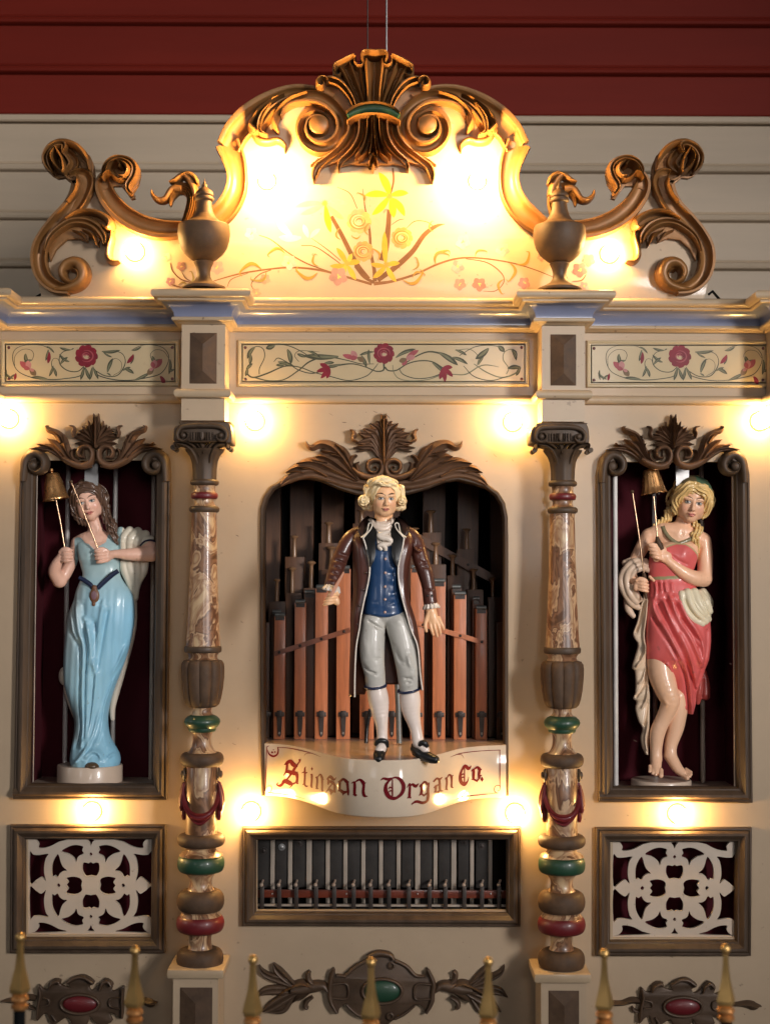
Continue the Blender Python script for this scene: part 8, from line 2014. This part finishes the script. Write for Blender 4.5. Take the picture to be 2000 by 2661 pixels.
# breeches, stockings, shoes
GRY = (.52, .50, .45)
f = Field((930, 1560, -50), (1100, 1810, 75), 1.8)
f.chain([(*m2(790, 70), 2, 32), (*m2(860, 60), 4, 34), (*m2(960, 80), 2, 33)], 8)
f.chain([(*m2(730, 180), 8, 32), (*m2(715, 420), 12, 33), (*m2(722, 640), 14, 31), (*m2(750, 820), 14, 27), (*m2(760, 950), 10, 26)], 4)
f.chain([(*m2(1040, 180), 8, 33), (*m2(1110, 420), 12, 33), (*m2(1150, 640), 16, 31), (*m2(1175, 820), 16, 29), (*m2(1185, 1000), 10, 26)], 4)
f.cone((*m2(876, 330), 10), (*m2(880, 380), 30), 3, 3, 2, 1, True)
fl = [(M2(p), w, a) for p, w, a in (([(650, 150), (760, 220), (870, 280)], 4, -5), ([(875, 290), (885, 420)], 4, -4), ([(890, 300), (950, 420), (1000, 500)], 4, -4), ([(1010, 500), (1060, 640), (1120, 700)], 6, -4), ([(1170, 560), (1190, 690), (1240, 760)], 6, 5), ([(600, 740), (680, 790), (780, 830)], 3, -5), ([(590, 700), (660, 760)], 3, -4), ([(760, 640), (860, 630)], 4, -3), ([(1100, 880), (1240, 890)], 4, -4), ([(1130, 940), (1220, 930)], 4, -4), ([(1220, 780), (1250, 860)], 6, 4), ([(640, 380), (650, 640)], 8, 2), ([(980, 180), (1120, 160)], 8, 3), ([(770, 850), (840, 860)], 6, 3))]
FM.field('breeches', f, GRY, fl)
for c, n_r in (((757, 985), 27), ((1183, 1035), 27)):
    pts = [(m2(*c)[0] + n_r * math.cos(t), m2(*c)[1] + 5 * math.sin(t) * 1 - (2 if c[0] < 900 else 4) * math.cos(t), 12 + n_r * math.sin(t)) for t in np.linspace(0, 2 * math.pi, 33)]
    FM.tube('garter', pts, 3.4, (.012, .020, .06))
f = Field((930, 1770, -40), (1130, 1975, 75), 1.7)
f.chain([(*m2(765, 990), 10, 25), (*m2(795, 1150), 8, 27), (*m2(815, 1300), 8, 23), (*m2(838, 1480), 10, 16), (*m2(845, 1620), 12, 14), (*m2(845, 1720), 14, 15)], 3)
f.chain([(*m2(845, 1720), 16, 14), (*m2(820, 1790), 32, 14)], 4)
FM.field('stocking', f, (.80, .68, .60), [(M2([(850, 1330), (850, 1550)]), 6, 1.5)])
f = Field((1030, 1770, -40), (1140, 1975, 75), 1.7)
f.chain([(*m2(1190, 1040), 10, 25), (*m2(1200, 1180), 8, 27), (*m2(1215, 1320), 8, 23), (*m2(1260, 1500), 10, 16), (*m2(1290, 1640), 12, 15), (*m2(1300, 1700), 14, 15)], 3)
f.chain([(*m2(1300, 1700), 14, 14), (*m2(1390, 1790), 24, 11)], 4)

FM.field('stocking', f, (.80, .68, .60))
f = Field((930, 1900, -30), (1030, 1990, 110), 1.5)
f.chain([(*m2(842, 1790), 6, 14), (*m2(818, 1820), 26, 15), (*m2(805, 1855), 48, 15), (*m2(805, 1880), 60, 12)], 3)
f.ell((*m2(812, 1745), 44), (13, 9, 12), 3, None, True)
FM.field('shoe', f, (.010, .010, .010))
f = Field((1050, 1900, -30), (1150, 1990, 110), 1.5)
f.chain([(*m2(1265, 1790), 4, 13), (*m2(1330, 1840), 20, 15), (*m2(1430, 1880), 34, 14), (*m2(1510, 1900), 42, 11)], 3)
f.ell((*m2(1370, 1775), 36), (13, 7, 10), 3, None, True)
f.cone((*m2(1240, 1745), -2), (*m2(1255, 1850), -2), 6, 7, 3)
FM.field('shoe', f, (.010, .010, .010))
FM.strokes('shoe_strap', [(M2([(760, 1735, 5, 1, 0), (790, 1680, 6, 1, 6), (850, 1665, 6, 1, 8), (900, 1690, 6, 1, 4), (910, 1760, 4, 1, -4)]), ROUND, 5, 28)], (.012, .012, .012))
FM.strokes('shoe_strap', [(M2([(1310, 1740, 5, 1, 0), (1340, 1700, 7, 1, 6), (1380, 1700, 7, 1, 8), (1420, 1750, 5, 1, 4)]), ROUND, 5, 26)], (.012, .012, .012))
# ------------------------------------------------------------------ bulbs
glow('bulb_glass', BULB_COLOR, 1.0)
def bulb(px, py, d, label, power=BULB_POWER, r=21, group='bulbs set into the organ front', out=27):
    p = W(px, py, d)
    t = thing('light_bulb', p, label, 'light bulb', group)
    mt = M['bulb_glass'].copy() if power != BULB_POWER else M['bulb_glass']
    mt.node_tree.nodes['Principled BSDF'].inputs['Emission Strength'].default_value = power
    MB().sphere((p.x, p.y - out, p.z), r, 16, 10, (1, .95, 1)).build('bulb_globe', mt, t, 180)
    q = MB(); prof = [(r + 4.5, 0), (r + 4.5, 2.5), (r + 2.2, 3.2), (r + 1, 1.5), (r + .4, 0)]
    q.lathe(prof, 0, 0, 28, cap=False); q.v = [(p.x + x, p.y - z - .2, p.z + y) for x, y, z in q.v]
    q.build('socket_ring', 'bronze_paint', t, 60, fix=True)
    return t
bulb(663, 1095, 0, 'glowing round bulb beside the left brown capital, above the centre arch')
bulb(1331, 1097, 0, 'glowing round bulb beside the right brown capital, above the centre arch')
bulb(25, 1089, 0, 'glowing round bulb at the left picture edge below the rose panel')
bulb(1972, 1095, 0, 'glowing round bulb at the right picture edge below the rose panel')
bulb(240, 2108, 0, 'glowing round bulb between the blue-dressed statue niche and fretwork grille')
bulb(1758, 2114, 0, 'glowing round bulb between the coral-dressed statue niche and fretwork grille')
bulb(653, 2108, 0, 'glowing round bulb at left corner of the chime bar window')
bulb(1337, 2112, 0, 'glowing round bulb at right corner of the chime bar window')
bulb(352, 655, PDP, 'glowing round bulb on the pediment left of the left urn')
bulb(1582, 660, PDP, 'glowing round bulb on the pediment right of the right urn')
bulb(694, 470, PDP, 'brightest left bulb glowing on the pediment below the left crest scroll', BULB_POWER * 4.6, out=88)
bulb(1240, 470, PDP, 'brightest right bulb glowing on the pediment below the right crest scroll', BULB_POWER * 4.6, out=88)
